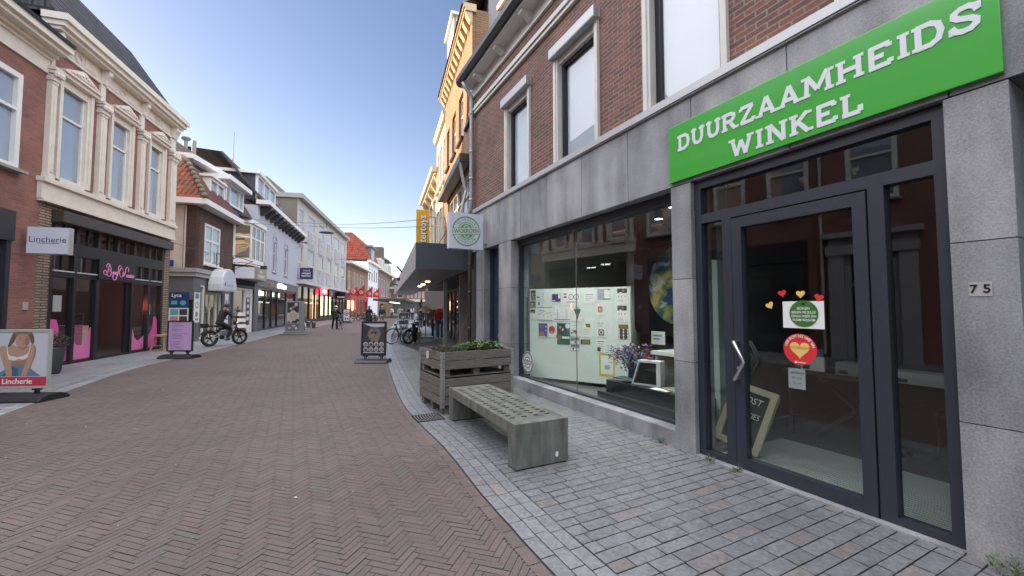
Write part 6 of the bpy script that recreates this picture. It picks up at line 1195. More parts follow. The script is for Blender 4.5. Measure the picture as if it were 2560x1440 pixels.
def human(label, loc, rz, top, legs, shoes=None, hair=None, pose=None, scale=1, coat=None, cap=None, cat='person', name='person', longhair=False, skinm=None, headless=False):
    t = thing(name,label,cat,loc,rz); t.scale = (scale,)*3; J = {k:Vector(v) for k,v in HEI.items()}
    for k, v in (pose or {}).items(): J[k] = Vector(v)
    sm = skinm or skin; V = []; E_ = []; Rr = []
    def add(p, r, prev=None): V.append(Vector(p)); Rr.append(r); k = len(V)-1; E_.append((prev,k)) if prev is not None else None; return k
    p0 = add(J['pel'],(.085,.075)); s_ = add(J['spi'],(.08,.07),p0); c_ = add(J['che'],(.085,.07),s_); n_ = add(J['nec'],.058,c_)
    if not headless:
        h0 = add(J['hd0'],(.075,.085),n_); h1 = add(J['hd1'],(.088,.108),h0); add(J['hd2'],(.07,.085),h1)
        f = (J['hd1']-J['hd0']).normalized(); fw = Vector((1,0,0)); fw = (fw-f*fw.dot(f)).normalized(); side = f.cross(fw)
    for s in 'lr':
        sg = 1 if s == 'l' else -1
        a = add(J[s+'sh'],.04,c_); b = add(J[s+'el'],.034,a); w_ = add(J[s+'wr'],.030,b); d = (J[s+'wr']-J[s+'el']).normalized()
        hand = add(J[s+'wr']+d*.05,.036,w_); pv = Vector((0,0,1)) if abs(d.z) < .7 else Vector((1,0,0)); lat = d.cross(pv).normalized(); cur = lat.cross(d)*(-1 if abs(d.z) < .7 else 1)
        for q in range(4):
            o_ = lat*(.026-.0175*q); L_ = (.036,.042,.039,.03)[q]
            k1 = add(J[s+'wr']+d*.095+o_,.0095,hand); k2 = add(J[s+'wr']+d*(.095+L_*.8)+o_+cur*.012,.0088,k1); add(J[s+'wr']+d*(.095+L_*1.2)+o_+cur*.035,.008,k2)
        k1 = add(J[s+'wr']+d*.055+lat*.04+cur*.012,.0105,hand); add(J[s+'wr']+d*.09+lat*.05+cur*.025,.009,k1)
        h = add(J[s+'hi'],.05,p0); k = add(J[s+'kn'],.038,h); a = add(J[s+'an'],.03,k); add(J[s+'to'],.024,a)
    skinmesh('body',V,E_,Rr,sm,t)
    if not headless:
        fc = MB(); H1 = J['hd1']
        for sg in (1,-1): fc.ball(H1+fw*.094+side*.03*sg-f*.005,.0115,8,0); fc.ball(H1+side*.078*sg-f*.01,(.018,.012,.028),8,1)
        fc.tube([H1+fw*.096+f*.01,H1+fw*.118-f*.03,H1+fw*.096-f*.036],[.008,.014,.008],6,1); fc.tube([H1+fw*.09-f*.062+side*.022,H1+fw*.1-f*.062,H1+fw*.09-f*.062-side*.022],[.003,.007,.003],6,2)
        fc.build('face', [hairb,sm,M('lip_tone',(.35,.13,.11),.5)], t, smooth=True)
        if hair:
            hm = MB(); n = 16; rg = 9; k0 = len(hm.v)
            for i in range(rg+1):
                th_ = (pi*.68)*i/rg
                for j in range(n):
                    a = 2*pi*j/n; ext = 1 if cos(a) < .2 else max(.42,1-(cos(a)-.2)*.85); tt = th_*ext
                    p = H1+f*(.016+.108*cos(tt))+fw*(.112*sin(tt)*cos(a)-.006)+side*.098*sin(tt)*sin(a); hm.v.append(tuple(p+Vector((RN.gauss(0,.003),RN.gauss(0,.003),RN.gauss(0,.003)))))
            for i in range(rg):
                for j in range(n): hm.f.append([k0+i*n+j,k0+i*n+(j+1)%n,k0+(i+1)*n+(j+1)%n,k0+(i+1)*n+j]); hm.mi.append(0)
            if longhair: hm.tube([H1-fw*.07+f*.02,H1-fw*.10-f*.1,H1-fw*.11-f*.28,H1-fw*.10-f*.40],[.07,.075,.06,.02],10)
            hm.build('hair', hair, t, smooth=True)
        if cap:
            cmb = MB(); k0 = len(cmb.v)
            cmb.lathe([(.108,.0),(.11,.04),(.10,.085),(.06,.12),(.01,.13)],0,0,18); M_ = Matrix.Translation(H1+f*.0) @ f.to_track_quat('Z','Y').to_matrix().to_4x4(); cmb.xf(M_,k0); cmb.build('cap', cap, t, smooth=True)
    V = []; E_ = []; Rr = []
    up_ = (J['spi']-J['pel']).normalized(); jk = MB()
    for yo in (-.055,.055):
        o_ = Vector((0,yo,0)); jk.tube([J['pel']-up_*.10+o_,J['pel']+o_,J['spi']+o_,J['che']+o_*1.4,J['che'].lerp(J['nec'],.62)+o_*1.2,J['nec']+o_*.4],[.105,.112,.108,.122,.095,.058],14)
    for s in 'lr': jk.tube([J['che'].lerp(J[s+'sh'],.55),J[s+'sh']-Vector((0,0,.025)),J[s+'sh'].lerp(J[s+'el'],.5),J[s+'el'],J[s+'wr'].lerp(J[s+'el'],.03)],[.085,.078,.066,.058,.046],12)
    jo = jk.build('jacket' if not coat else 'coat_top', top, t, smooth=True); rm_ = jo.modifiers.new('remesh','REMESH'); rm_.mode = 'VOXEL'; rm_.voxel_size = .018; rm_.use_smooth_shade = True; sm_ = jo.modifiers.new('smooth','SMOOTH'); sm_.iterations = 5
    V = []; E_ = []; Rr = []; p0 = add(J['pel']+Vector((0,0,.03)),(.135,.12))
    for s in 'lr': h = add(J[s+'hi']-Vector((0,0,.02)),.105,p0); k = add(J[s+'kn'],.082,h); add(J[s+'an']-Vector((0,0,.01)),.068,k)
    skinmesh('trousers',V,E_,Rr,legs,t)
    for s in 'lr':
        V = []; E_ = []; Rr = []; a, to = J[s+'an'], J[s+'to']; dd = (to-a); k = add(a-Vector((0,0,.03))-Vector((dd.x,dd.y,0))*.25,(.05,.048)); k = add(a.lerp(to,.45)-Vector((0,0,.02)),(.056,.045),k); add(to+Vector((0,0,.010)),(.052,.04),k)
        skinmesh('shoe',V,E_,Rr,shoes or M('shoe_black',(.015,.015,.016),.5),t)
    if coat:
        cb = MB(); cb.lathe([(coat[0],coat[1]),(coat[0]*.93,.6),(.18,.95),(.165,1.15)],0,0,18); k_ = cb.build('coat', top, t, smooth=True); k_.scale = (.85,1.0,1)
    return t
blkc = M('cloth_black',(.014,.014,.016),.85,.15,12,.2); navc = M('cloth_navy',(.018,.024,.06),.8,.1,12,.2); beig = M('cloth_beige',(.32,.24,.18),.85,.08,12); jean = M('cloth_denim',(.05,.075,.13),.85,.12,20); redc = M('cloth_red',(.36,.012,.02),.6,.12,9,.2)
# rider: seated on the saddle, arms out to the grips, feet on the pedals
human('dark haired person in black jacket riding the fat tyre bike along the kerb',(-12.17,17.38,.012),RAD(66.5),blkc,blkc,hair=hairb,pose=dict(
  pel=(-.24,0,.99),spi=(-.19,0,1.14),che=(-.09,0,1.36),nec=(-.05,0,1.51),hd0=(-.005,0,1.565),hd1=(.03,0,1.655),hd2=(.025,0,1.755),lsh=(-.08,.18,1.46),lel=(.06,.27,1.24),lwr=(.10,.33,1.145),rsh=(-.08,-.18,1.46),rel=(.08,-.27,1.25),rwr=(.11,-.33,1.145),
  lhi=(-.22,.10,.96),lkn=(.17,.15,.86),lan=(-.26,.16,.56),lto=(-.13,.17,.52),rhi=(-.22,-.10,.96),rkn=(.18,-.14,.70),ran=(-.02,-.16,.32),rto=(.12,-.17,.27)))
human('person in black with white cap standing over a bicycle on the road',(-13.22,30.6,.0),RAD(100),blkc,blkc,hair=hairb,cap=M('cap_white',(.7,.7,.7),.6),pose=dict(che=(.06,0,1.30),nec=(.09,0,1.44),hd0=(.12,0,1.52),hd1=(.14,0,1.61),hd2=(.14,0,1.70),lel=(.15,.30,1.16),lwr=(.38,.28,1.08),rel=(.15,-.30,1.16),rwr=(.38,-.28,1.08),lkn=(.03,.16,.50),lan=(-.02,.2,.09),lto=(.14,.22,.035)),scale=1.02)
human('woman in long black coat and headscarf walking away down the street',(-12.75,36.5,0),RAD(108),blkc,blkc,hair=hairb,longhair=True,coat=(.30,.30),pose=dict(lkn=(.10,.1,.50),lan=(.12,.105,.09),lto=(.28,.12,.035)),scale=1.03)
human('man in navy jacket and beige trousers walking away',(-11.85,37.3,0),RAD(100),navc,beig,hair=greyh,pose=dict(rkn=(.12,-.1,.50),ran=(.08,-.105,.09),rto=(.24,-.12,.035),lan=(-.14,.105,.10),lto=(.0,.12,.035)),scale=1.03)
human('person in pale grey hooded coat walking far down the street',(-15.0,54.6,0),RAD(280),M('cloth_pale_green_grey',(.34,.35,.28),.85,.1,12),M('cloth_grey',(.12,.12,.13),.85),hair=hairbr,pose=dict(lel=(.12,.32,1.30),lwr=(.35,.40,1.28)),scale=1.02)
human('person with dark ponytail in white shirt far down the street',(-13.3,54.6,0),RAD(90),M('cloth_white',(.62,.64,.70),.8,.06,12),blkc,hair=hairb,longhair=True,scale=1.04)
human('person in black jacket beside the one in white shirt, far off',(-13.9,55.2,0),RAD(95),blkc,blkc,hair=hairbr,scale=1.0)
human('distant person in white top near the market awning',(-18.2,62,0),RAD(250),M('cloth_white'),M('cloth_grey'),hair=hairbr,scale=1.0)
# mannequins under the canopy
mq = M('mannequin_white',(.6,.57,.53),.4)
human('headless shop mannequin in red jacket and jeans under the canopy',(-3.62,20.6,.012),RAD(-75),redc,jean,pose=dict(nec=(.01,0,1.5)),cat='mannequin',name='mannequin',skinm=mq,headless=True,scale=1.04)
human('headless shop mannequin in olive jacket and dark jeans behind the red one',(-4.05,21.5,.012),RAD(-75),M('cloth_olive',(.10,.075,.05),.85,.1,12),M('cloth_dark_denim',(.02,.026,.05),.85),cat='mannequin',name='mannequin',skinm=mq,headless=True,scale=1.04)
# accessory rack with parasol top
ra = thing('accessory_rack','round revolving rack of scarves and bags with pale parasol on top under canopy','rack',(-4.62,21.9,.012)); MB().box(-.4,.4,-.4,.4,0,.07).tube([(0,0,.07),(0,0,1.75)],.025).tube([(.38*cos(a),.38*sin(a),1.28) for a in [2*pi*k/16 for k in range(16)]],.012,6,close=True).tube([(.4*cos(a),.4*sin(a),.92) for a in [2*pi*k/16 for k in range(16)]],.012,6,close=True).build('stand', M('rack_metal',(.2,.2,.2),.4,metal=.5), ra)
MB().lathe([(.42,1.42),(.40,1.45),(.30,1.56),(.15,1.65),(.01,1.68)],0,0,16).build('parasol', M('parasol_pale',(.45,.36,.31),.8), ra, smooth=True)
gd = MB()
for i in range(90):
    a = RN.uniform(0,2*pi); z = RN.choice((1.28,.92)); h = RN.uniform(.18,.4); r = .4; gd.box(-.03,.03,-.012,.012,-h,0,RN.randrange(4)); k = len(gd.v)-8; gd.xf(Matrix.Translation((r*cos(a),r*sin(a),z)) @ Matrix.Rotation(a+RN.uniform(-.5,.5),4,'Z'), k)
gd.build('accessories', [M('picture_dark'),M('acc_grey',(.18,.18,.22),.7),M('acc_wine',(.12,.04,.05),.7),M('acc_white',(.45,.45,.48),.6)], ra)
wr = thing('wreath_rack','tall dark rack of round wreaths and goods further under the canopy','rack',(-6.2,27.2,.012)); w_ = MB().tube([(0,-.3,0),(0,-.3,2.0)],.03).tube([(0,.3,0),(0,.3,2.0)],.03).box(-.1,.1,-.4,.4,0,.06)
for i in range(9): z = .45+.2*i; w_.tube([(.12,(-1)**i*.17+.13*cos(a),z+.13*sin(a)) for a in [2*pi*k/10 for k in range(10)]],.045,5,close=True)
w_.build('rack', M('wreath_brown',(.10,.08,.055),.9,.4,9), wr)
yt = thing('yellow_bag','pale yellow plastic tub standing behind the black parked bike','tub',(-5.0,21.6,.012)); MB().lathe([(.17,0),(.22,.32),(.23,.36),(.2,.34)],0,0,18).build('tub', M('tub_yellow',(.58,.55,.13),.5), yt, smooth=True)
yt.name = 'plastic_tub'
# leaflet rack beside the rider
lr_ = thing('leaflet_rack','slanted wooden rack with open brochures behind the fat tyre bike front wheel','rack',(-16.7,25.2,.012),RAD(42)); MB().hexa([(-.22,-.35,0),(.22,-.35,0),(.22,.3,0),(-.22,.3,0)],[(-.22,.18,1.25),(.22,.18,1.25),(.22,.3,1.25),(-.22,.3,1.25)]).build('stand', M('rack_wood',(.22,.12,.065),.6,.15,5), lr_)
br = MB()
for i,(z,y) in enumerate(((1.22,-.02),(.86,-.18),(.50,-.34))):
    for s in (-1,1): br.face([(0,y-.03,z-.12),(s*.22,y-.08,z-.11),(s*.22,y+.02,z+.1),(0,y+.06,z+.1)],0)
    br.box(-.25,.25,y-.14,y-.06,z-.15,z-.13,1)
br.build('brochures', [papr,M('rack_wood')], lr_)
# red flags, wires, lamp, mast
for i,(x,y,z,s) in enumerate(((-25.9,66.5,3.7,1.35),(-24.9,67.2,3.55,1.9),(-25.2,72,3.5,1.95),(-24.6,74,3.5,1.75))):
    t = thing('red_flag',('small red pennant flag with white ring, nearest the orange shop','tall red triangular flag with white ring, second along the shop row','bright red triangular flag before the white house','last red triangular flag, farthest of the four')[i],'flag',(x,y,z),0,'red flags on the far left shop'); k = (.9,.75,.75,.7)[i]
    MB().prism([(-.75*k*1.2,0),(.75*k,0),(.75*k,s),(-.75*k*1.2,s*.42)],-.01,.01).build('cloth', M('flag_red',(.58,.03,.035),.6), t); MB().ring((.05,.62),.28*k,.38*k,-.02).face([(-.05,-.02,.62),(.25*k,-.02,.8),(.25*k,-.02,.48)]).build('ring_mark', white, t, recalc=False); MB().tube([(.75*k,0,s),(.75*k,0,-.1),(.75*k-1.5,.6,-.15)],.025).build('pole', M('iron_dark'), t)
def wire(label, pts): t = thing('overhead_wire',label,'wire',pts[0]); MB().tube([Vector(p)-Vector(pts[0]) for p in pts],.011,5).build('wire', M('iron_dark'), t)
def sag(a, b, s, n=10): a, b = Vector(a), Vector(b); return [tuple(a.lerp(b,i/n)-Vector((0,0,s*4*(i/n)*(1-i/n)))) for i in range(n+1)]
wire('upper street wire from the bay house to the brick house eaves',sag((-16.9,24,7.0),(-11.45,25,6.8),.05)+sag((-11.45,25,6.8),(-1.9,13.4,4.65),.12)[1:]); wire('lower street wire carrying the round lamp between both house rows',sag((-16.6,23.7,6.65),(-11.45,25,6.62),.03)+sag((-11.45,25,6.62),(-2.0,13.6,4.4),.1)[1:])
wire('thin wire high across the far street before the white house',sag((-22.8,50,7.7),(-12.6,50,7.6),.25)); wire('black cable slung along the corner house and beauty salon cornice',sag((-12.9,12.9,4.5),(-15.4,20.6,4.4),.1))
wire('cable running down from the grey downpipe to the canopy top',sag((-1.15,10.7,4.55),(-2.9,14.2,3.35),.02))
sl_ = thing('street_lamp','round shallow street lamp hanging from wires above the road','street lamp',(-11.45,25,6.2)); MB().lathe([(.02,.42),(.04,.30),(.14,.25),(.33,.12),(.42,.06),(.42,.03),(.30,.02),(.01,.0)],0,0,26).build('lamp_shade', M('lamp_grey',(.16,.165,.17),.5,.05,4), sl_, smooth=True); MB().tube([(0,0,.3),(0,0,.62)],.02).build('hanger', M('iron_dark'), sl_)
mt = thing('antenna_mast','thin tall antenna mast on the roofs behind the bay house','antenna',(-19.6,28.2,9.9)); MB().tube([(0,0,0),(0,0,4.1)],[.045,.03],8).build('mast', M('mast_grey',(.3,.31,.33),.5,metal=.3), mt)
rh = fthing('L3','rear_house','brown tiled roof of the house behind the corner house','building',0,0)
MB().box(1.5,12,1.5,8,0,8.9).build('wall', dbr, rh); MB().hexa([(1.0,.95,8.95),(12,.95,9.3),(12,2.2,11.05),(2.0,2.2,10.5)],[(1.0,1.2,8.9),(12,1.2,9.2),(12,2.4,10.9),(2.1,2.4,10.3)]).face([(2.0,2.2,10.5),(12,2.2,11.05),(12,7.8,9),(1.2,7.8,8.6)]).face([(1.0,.95,8.95),(2.0,2.2,10.5),(1.2,7.8,8.6)]).build('roof', BR('taupe_roof_tile',(.135,.10,.085),(.11,.085,.075),(.03,.025,.025),.22,.24,.014,.9,tile=True), rh)
MB().hexa([(.8,.6,9.05),(6.0,.6,9.5),(6.0,1.3,9.5),(.8,1.3,9.05)],[(.8,.6,9.3),(6.0,.6,9.75),(6.0,1.3,9.75),(.8,1.3,9.3)]).build('dormer_fascia', white, rh)
MB().tube([(3.9,2.2,10.4),(3.9,2.2,10.95)],.1,12).lathe([(.1,10.95),(.24,11.08),(.24,11.14),(.08,11.2)],3.9,2.2,14).build('roof_vent', M('vent_grey',(.25,.25,.26),.6), rh); MB().tube([(4.9,2.2,10.5),(4.9,2.2,11.35)],.11,12).build('flue_pipe', M('vent_grey'), rh)

# ---------------------------------------------------------------- inside the shop window
Bm = fmat('R1'); bA = Bm @ Vector((2.46,.35,0)); bB = Bm @ Vector((4.28,1.39,0)); bang = atan2((bB-bA).y,(bB-bA).x)
bdm = Matrix.Translation(bA) @ Matrix.Rotation(bang,4,'Z')
db = thing('display_board','large white display board standing slantwise behind the shop window','display board',bA,bang); MB().box(0,2.1,0,.06,.19,1.99).build('board', M('board_white',(.66,.71,.68),.6), db)
MB().box(.2,.26,.06,.5,.125,.19).box(1.8,1.86,.06,.5,.125,.19).build('foot', M('pale_aluminium'), db)
pap = [('narrow landscape photo print at the top left corner of the board',.02,.14,1.76,1.97,'ph'),('dark photo print second from top on the left edge of the board',.01,.14,1.60,1.74,'ph'),('half photo half text sheet lowest on the left edge',.01,.13,1.38,1.58,'phw'),('white sheet with two small blue boxes',.16,.28,1.64,1.86,'bl'),('faint white note near the top left',.28,.38,1.78,1.93,'tx'),
 ('small purple card with white panel',.52,.71,1.73,1.88,'pu'),('wide white sheet with two drawn circles and coloured labels',.76,1.13,1.65,1.95,'ci'),('wide white flow chart sheet with black bars',.16,.54,1.34,1.62,'fl'),('white line chart sheet with red footer',.56,.93,1.34,1.62,'ch'),('sheet with downward triangle ladder in green and red',.98,1.16,1.35,1.62,'tr'),
 ('blue leaflet with orange foot',.21,.41,1.00,1.29,'bo'),('white leaflet with pale red picture',.43,.60,1.01,1.29,'pr'),('large dark green poster with round photographs',.63,.91,.88,1.30,'gr'),('white sheet with small black drawings over the green one',.92,1.11,1.06,1.29,'dr'),('pale leaflet of landscape strips hanging below the drawings',.92,1.11,.77,1.04,'la'),
 ('white sheet with brown corner picture at the glass joint',1.18,1.33,1.04,1.30,'br'),('brown ticket strip crossing the glass joint',1.13,1.33,.91,1.00,'ti'),('white sheet with few blue lines, right of the glass joint',1.21,1.44,1.69,1.90,'tx'),('pale grey map sheet with faint lines',1.48,1.73,1.76,1.96,'ma'),('white card with small red brown picture',1.46,1.60,1.47,1.67,'rd'),
 ('white sheet with dark header and sketches, at top right',1.86,2.05,1.68,1.96,'sk'),('white sheet with dark header and sketches, second on the right edge',1.86,2.04,1.35,1.65,'sk'),('sheet with six dark round photos',1.88,2.06,1.03,1.30,'si'),('white poster headed REPAIR CAFE with green round picture',1.44,1.63,1.05,1.35,'re'),('white text sheet under the repair cafe poster',1.45,1.64,.77,1.02,'tx'),('yellow framed sheet low on the board behind the flowers',1.50,1.80,.34,.75,'yf')]
ink = [papr,M('ink_dark',(.05,.05,.05),.6),M('ink_blue',(.06,.12,.36),.6),M('ink_red',(.45,.08,.07),.6),M('ink_green',(.03,.14,.08),.6),M('ink_purple',(.09,.04,.18),.6),M('ink_brown',(.18,.12,.05),.6),M('ink_grey',(.38,.40,.42),.6),M('ink_yellow',(.58,.50,.06),.6),M('ink_olive',(.20,.22,.14),.6),M('ink_orange',(.42,.16,.04),.6)]
for label, a, b, c, d, k in pap:
    w_, h = b-a, d-c; p = thing('pinned_paper',label,'paper',bdm @ Vector((a,-.004,c)),bang,'papers pinned to the display board'); s = MB(); R_ = lambda u0,u1,v0,v1,m,l=1: s.rect(w_*u0,w_*u1,h*v0,h*v1,-.0015-.0006*l,m); C_ = lambda u,v,r,m,l=1: s.disc((w_*u,h*v),r*w_,-.0015-.0006*l,m,16)
    base = {'pu':5,'bo':2,'gr':4,'ti':6,'la':7,'ma':7,'yf':8,'ph':9,'si':6}.get(k,0); s.rect(0,w_,0,h,-.0015,base)
    if k in ('ph','phw'):
        R_(.05,.95,.45,.95,1); C_(.4,.6,.2,7,2); C_(.7,.65,.15,9,3)
        if k == 'phw': R_(0,1,0,.55,0,4)
    elif k == 'bl': R_(.1,.6,.75,.9,2); R_(.3,.65,.1,.35,2); R_(.1,.9,.45,.48,7); R_(.1,.9,.55,.58,7)
    elif k == 'tx':
        for i in range(4): R_(.12,RN.uniform(.5,.9),.78-i*.17,.83-i*.17,2 if i == 0 else 7)
        if c < .9: R_(.1,.45,.08,.38,1,2)
    elif k == 'pu': R_(.72,.97,.4,.95,0); R_(.05,.4,.05,.2,0)
    elif k == 'ci': s.ring((w_*.48,h*.55),.045,.055,-.003,1,20); s.ring((w_*.78,h*.55),.045,.055,-.003,4,20); R_(.05,.22,.7,.8,3); R_(.05,.22,.5,.6,5); R_(.2,.8,.2,.24,2)
    elif k == 'fl':
        R_(.02,.98,.94,.98,1); R_(.02,.98,.03,.07,1)
        for i in range(14): u, v = RN.uniform(.05,.85), RN.uniform(.2,.75); R_(u,u+.1,v,v+.05,(2,8,7)[i % 3],1+i % 4)
    elif k == 'ch': R_(.02,.98,.08,.14,3); R_(.2,.22,.15,.85,4); R_(.72,.735,.2,.85,3); R_(.78,.795,.15,.8,3); R_(.2,.8,.3,.31,7)
    elif k == 'tr':
        for i,(z0,z1,m) in enumerate(((.68,.85,4),(.52,.68,4),(.38,.52,9),(.24,.38,3),(.1,.24,3))): s.face([(w_*(.5-.42*(z0-.05)/.8),-.0025,h*z0),(w_*(.5+.42*(z0-.05)/.8),-.0025,h*z0),(w_*(.5+.42*(z1-.05)/.8),-.0025,h*z1),(w_*(.5-.42*(z1-.05)/.8),-.0025,h*z1)],m)
        R_(.25,.75,.9,.95,1)
    elif k == 'bo': C_(.4,.22,.3,10); R_(.1,.7,.7,.85,3); C_(.85,.75,.07,0); C_(.85,.5,.07,0); R_(.05,.9,.02,.08,0,2)
    elif k == 'pr': s.disc((w_*.5,h*.55),w_*.42,-.003,3,16,h*.28); R_(.35,.6,.35,.42,0,3)
    elif k == 'gr':
        C_(.35,.72,.34,1); C_(.12,.36,.2,6); C_(.82,.87,.18,0,2); C_(.25,.8,.1,7,3); C_(.45,.7,.08,0,3); R_(.4,.95,.28,.38,0,2)
        C_(.3,.62,.07,10,3)
    elif k == 'dr':
        for i in range(9): u, v = RN.uniform(.1,.7), RN.uniform(.15,.6); C_(u,v,.08,(1,9,6)[i % 3],1+i % 5)
        R_(.2,.9,.85,.9,7)
    elif k == 'la':
        for i in range(4): R_(.04,.96,.05+i*.24,.2+i*.24,9 if i % 2 else 0); C_(.3+.12*i,.14+i*.24,.1,(1,4)[i % 2],2)
    elif k == 'br': s.face([(w_*.3,-.003,h),(w_,-.003,h),(w_,-.003,h*.72),(w_*.5,-.003,h*.75)],6); [R_(.1,.9,.2+i*.12,.23+i*.12,7) for i in range(4)]
    elif k == 'ti': R_(.2,.95,.2,.8,9); R_(.03,.15,.1,.9,1)
    elif k == 'ma':
        R_(.55,.98,.1,.9,0)
        for i in range(8): u, v = RN.uniform(.05,.8), RN.uniform(.1,.85); R_(u,u+.2,v,v+.015,9,2)
        R_(.8,.98,.85,.95,3,2)
    elif k == 'rd': R_(.2,.85,.25,.8,3); R_(.4,.48,.3,.7,0,2); R_(.6,.68,.3,.7,0,2)
    elif k == 'sk': R_(.02,.98,.68,.98,1); C_(.35,.66,.14,0,2); C_(.6,.85,.12,9,2); R_(.05,.6,.1,.14,7); R_(.05,.6,.2,.24,7); [R_(u,u+.06,.4,.52,1) for u in (.15,.4,.75)]
    elif k == 'si': R_(.03,.97,.03,.72,0); [C_(.28 if i % 2 else .72,.16+.22*(i//2),.2,1,2) for i in range(6)]
    elif k == 're': R_(.3,.85,.12,.5,1); C_(.57,.31,.22,0,2); C_(.57,.31,.14,4,3)
    elif k == 'yf': R_(.12,.9,.1,.92,0); R_(.35,.7,.3,.5,7,2)
    o = s.build('sheet', ink, p, recalc=False)
    if k == 're': text('REPAIR',.045,w_*.5,-.003,h*.88,ink[7],p,ext=.0003,bold=.0008); text('CAFE',.045,w_*.42,-.003,h*.73,ink[7],p,ext=.0003,bold=.0008)
# planet poster
ep = fthing('R1','planet_poster','dark rounded wall poster of the earth seen from space inside the shop','poster',4.75,2.0,1.1)
P = []
for cx, cz, a0 in ((.98-.16,1.62-.16,0),(-.98+.16,1.62-.16,90),(-.98+.16,.16,180),(.98-.16,.16,270)):
    for i in range(7): a = RAD(a0+15*i); P.append((cx+.16*cos(a),cz+.16*sin(a)))
MB().prism(P,-.02,.0).build('panel', M('space_black',(.010,.010,.014),.25), ep)
em, n, b, L = newmat('earth_print'); tc = n.nodes.new('ShaderNodeTexCoord'); a1 = n.nodes.new('ShaderNodeTexNoise'); a1.inputs['Scale'].default_value = 2.1; a1.inputs['Detail'].default_value = 9; L(tc.outputs['Object'],a1.inputs[0])
rp = n.nodes.new('ShaderNodeValToRGB'); rp.color_ramp.elements[0].position = .0; rp.color_ramp.elements[0].color = (0.010,0.024,0.085,1); rp.color_ramp.elements[1].position = 1; rp.color_ramp.elements[1].color = (0.578,0.408,0.221,1)
for pos, col in ((.47,(0.020,0.060,0.153,1)),(.50,(0.102,0.153,0.051,1)),(.56,(0.272,0.255,0.102,1)),(.64,(0.612,0.425,0.221,1))): e = rp.color_ramp.elements.new(pos); e.color = col
L(a1.outputs[0],rp.inputs[0]); a2 = n.nodes.new('ShaderNodeTexNoise'); a2.inputs['Scale'].default_value = 3.4; a2.inputs['Detail'].default_value = 10; a2.inputs['Distortion'].default_value = 1.2; L(tc.outputs['Object'],a2.inputs[0])
r2_ = n.nodes.new('ShaderNodeValToRGB'); r2_.color_ramp.elements[0].position = .53; r2_.color_ramp.elements[1].position = .68; L(a2.outputs[0],r2_.inputs[0]); mx = n.nodes.new('ShaderNodeMix'); mx.data_type = 'RGBA'; L(r2_.outputs[0],mx.inputs[0]); L(rp.outputs[0],mx.inputs[6]); mx.inputs[7].default_value = (.5,.53,.54,1); L(mx.outputs[2],b.inputs['Base Color']); b.inputs['Roughness'].default_value = .3
MB().disc((.10,.90),.70,-.023,0,48).build('earth', em, ep, recalc=False)
# counter and the things on it
ct = fthing('R1','counter','low black display counter in the shop window','counter',4.72,.45); MB().box(0,1.72,0,.8,.125,.47).build('body', M('counter_black',(.018,.02,.02),.4,.05,4), ct, bevel=.006); MB().box(-.12,1.75,-.08,.0,.125,.28).build('plinth', M('counter_black'), ct, bevel=.004)
va = fthing('R1','flower_vase','glass vase of dried purple, blue and red flowers on the black counter','vase',4.95,.8,.47); MB().lathe([(.06,0),(.08,.02),(.075,.16),(.09,.2),(.085,.2)],0,0,20).build('vase', M('dark_glass_vase',(.03,.05,.08),.08), va, smooth=True)
fl = MB(); stm = MB()
for i in range(46):
    a = RN.uniform(0,2*pi); r = RN.uniform(.05,.42); top = Vector((r*cos(a)*1.15,r*sin(a)*.7,RN.uniform(.3,.55)*(1-.3*r))); stm.tube([(0,0,.1),top*.6+Vector((0,0,.1)),top],.004,4); mm = RN.randrange(6)
    for q in range(26):
        p = top+Vector((RN.gauss(0,.022),RN.gauss(0,.022),RN.uniform(-.12,.05))); leaf(fl,p,(RN.gauss(0,1),RN.gauss(0,1),RN.gauss(.3,.6)),(RN.gauss(0,.4),RN.gauss(0,.4),1),.036,.03,mm if RN.random() < .8 else RN.randrange(6))
fl.build('flowers', [M('flower_violet',(.13,.05,.24),.7),M('flower_blue',(.12,.20,.34),.7),M('flower_magenta',(.28,.04,.17),.7),M('flower_red',(.28,.05,.06),.7),M('flower_pale',(.34,.30,.38),.7),M('flower_steel',(.17,.24,.30),.7)], va, recalc=False); stm.build('stems', M('stem_green'), va)
wp = fthing('R1','window_sample','cut corner sample of a white plastic window frame on the counter','window sample',5.22,.55,.472,.35); MB().box(0,.30,0,.12,0,.06).box(.30,.36,0,.12,0,.34).box(.02,.30,.04,.05,.06,.32).build('glass_block', M('sample_black',(.02,.02,.022),.2), wp); MB().hexa([(-.02,-.02,.0),(.0,-.02,.0),(.0,.14,.0),(-.02,.14,.0)],[(.08,-.02,.33),(.1,-.02,.33),(.1,.14,.33),(.08,.14,.33)]).box(.08,.36,-.02,.14,.33,.36).box(.36,.42,-.02,.14,.0,.36).box(-.02,.36,-.02,.14,.0,.02).build('frame', M('white_plastic',(.7,.71,.72),.35), wp)
for i,(lab,x,y,z,w_,d_,h,cm2,rz) in enumerate((('blue book lying on the left end of the black counter',4.78,.56,.472,.30,.2,.035,M('book_blue',(.02,.10,.30),.5),.1),('open magazine with dark pages in the middle of the counter',5.7,.6,.472,.3,.22,.02,M('book_grey',(.22,.22,.2),.6),-.2),('stack of pale booklets toward the right end of the counter',6.05,.75,.472,.24,.2,.05,M('book_pale',(.5,.5,.44),.6),.15),('flat white sheet at the front edge of the counter',5.62,.47,.472,.28,.14,.008,papr,.05),('green brochure pile under the flowers',4.95,.5,.508,.22,.14,.02,M('book_green',(.06,.14,.07),.6),-.1))):
    t = fthing('R1','book' if i != 3 else 'paper_sheet',lab,'book' if i != 3 else 'paper',x,y,z,rz); MB().box(0,w_,0,d_,0,h*.5).build('pages', papr, t); MB().box(-.004,w_+.004,-.004,d_+.004,h*.5,h).build('cover', cm2, t)
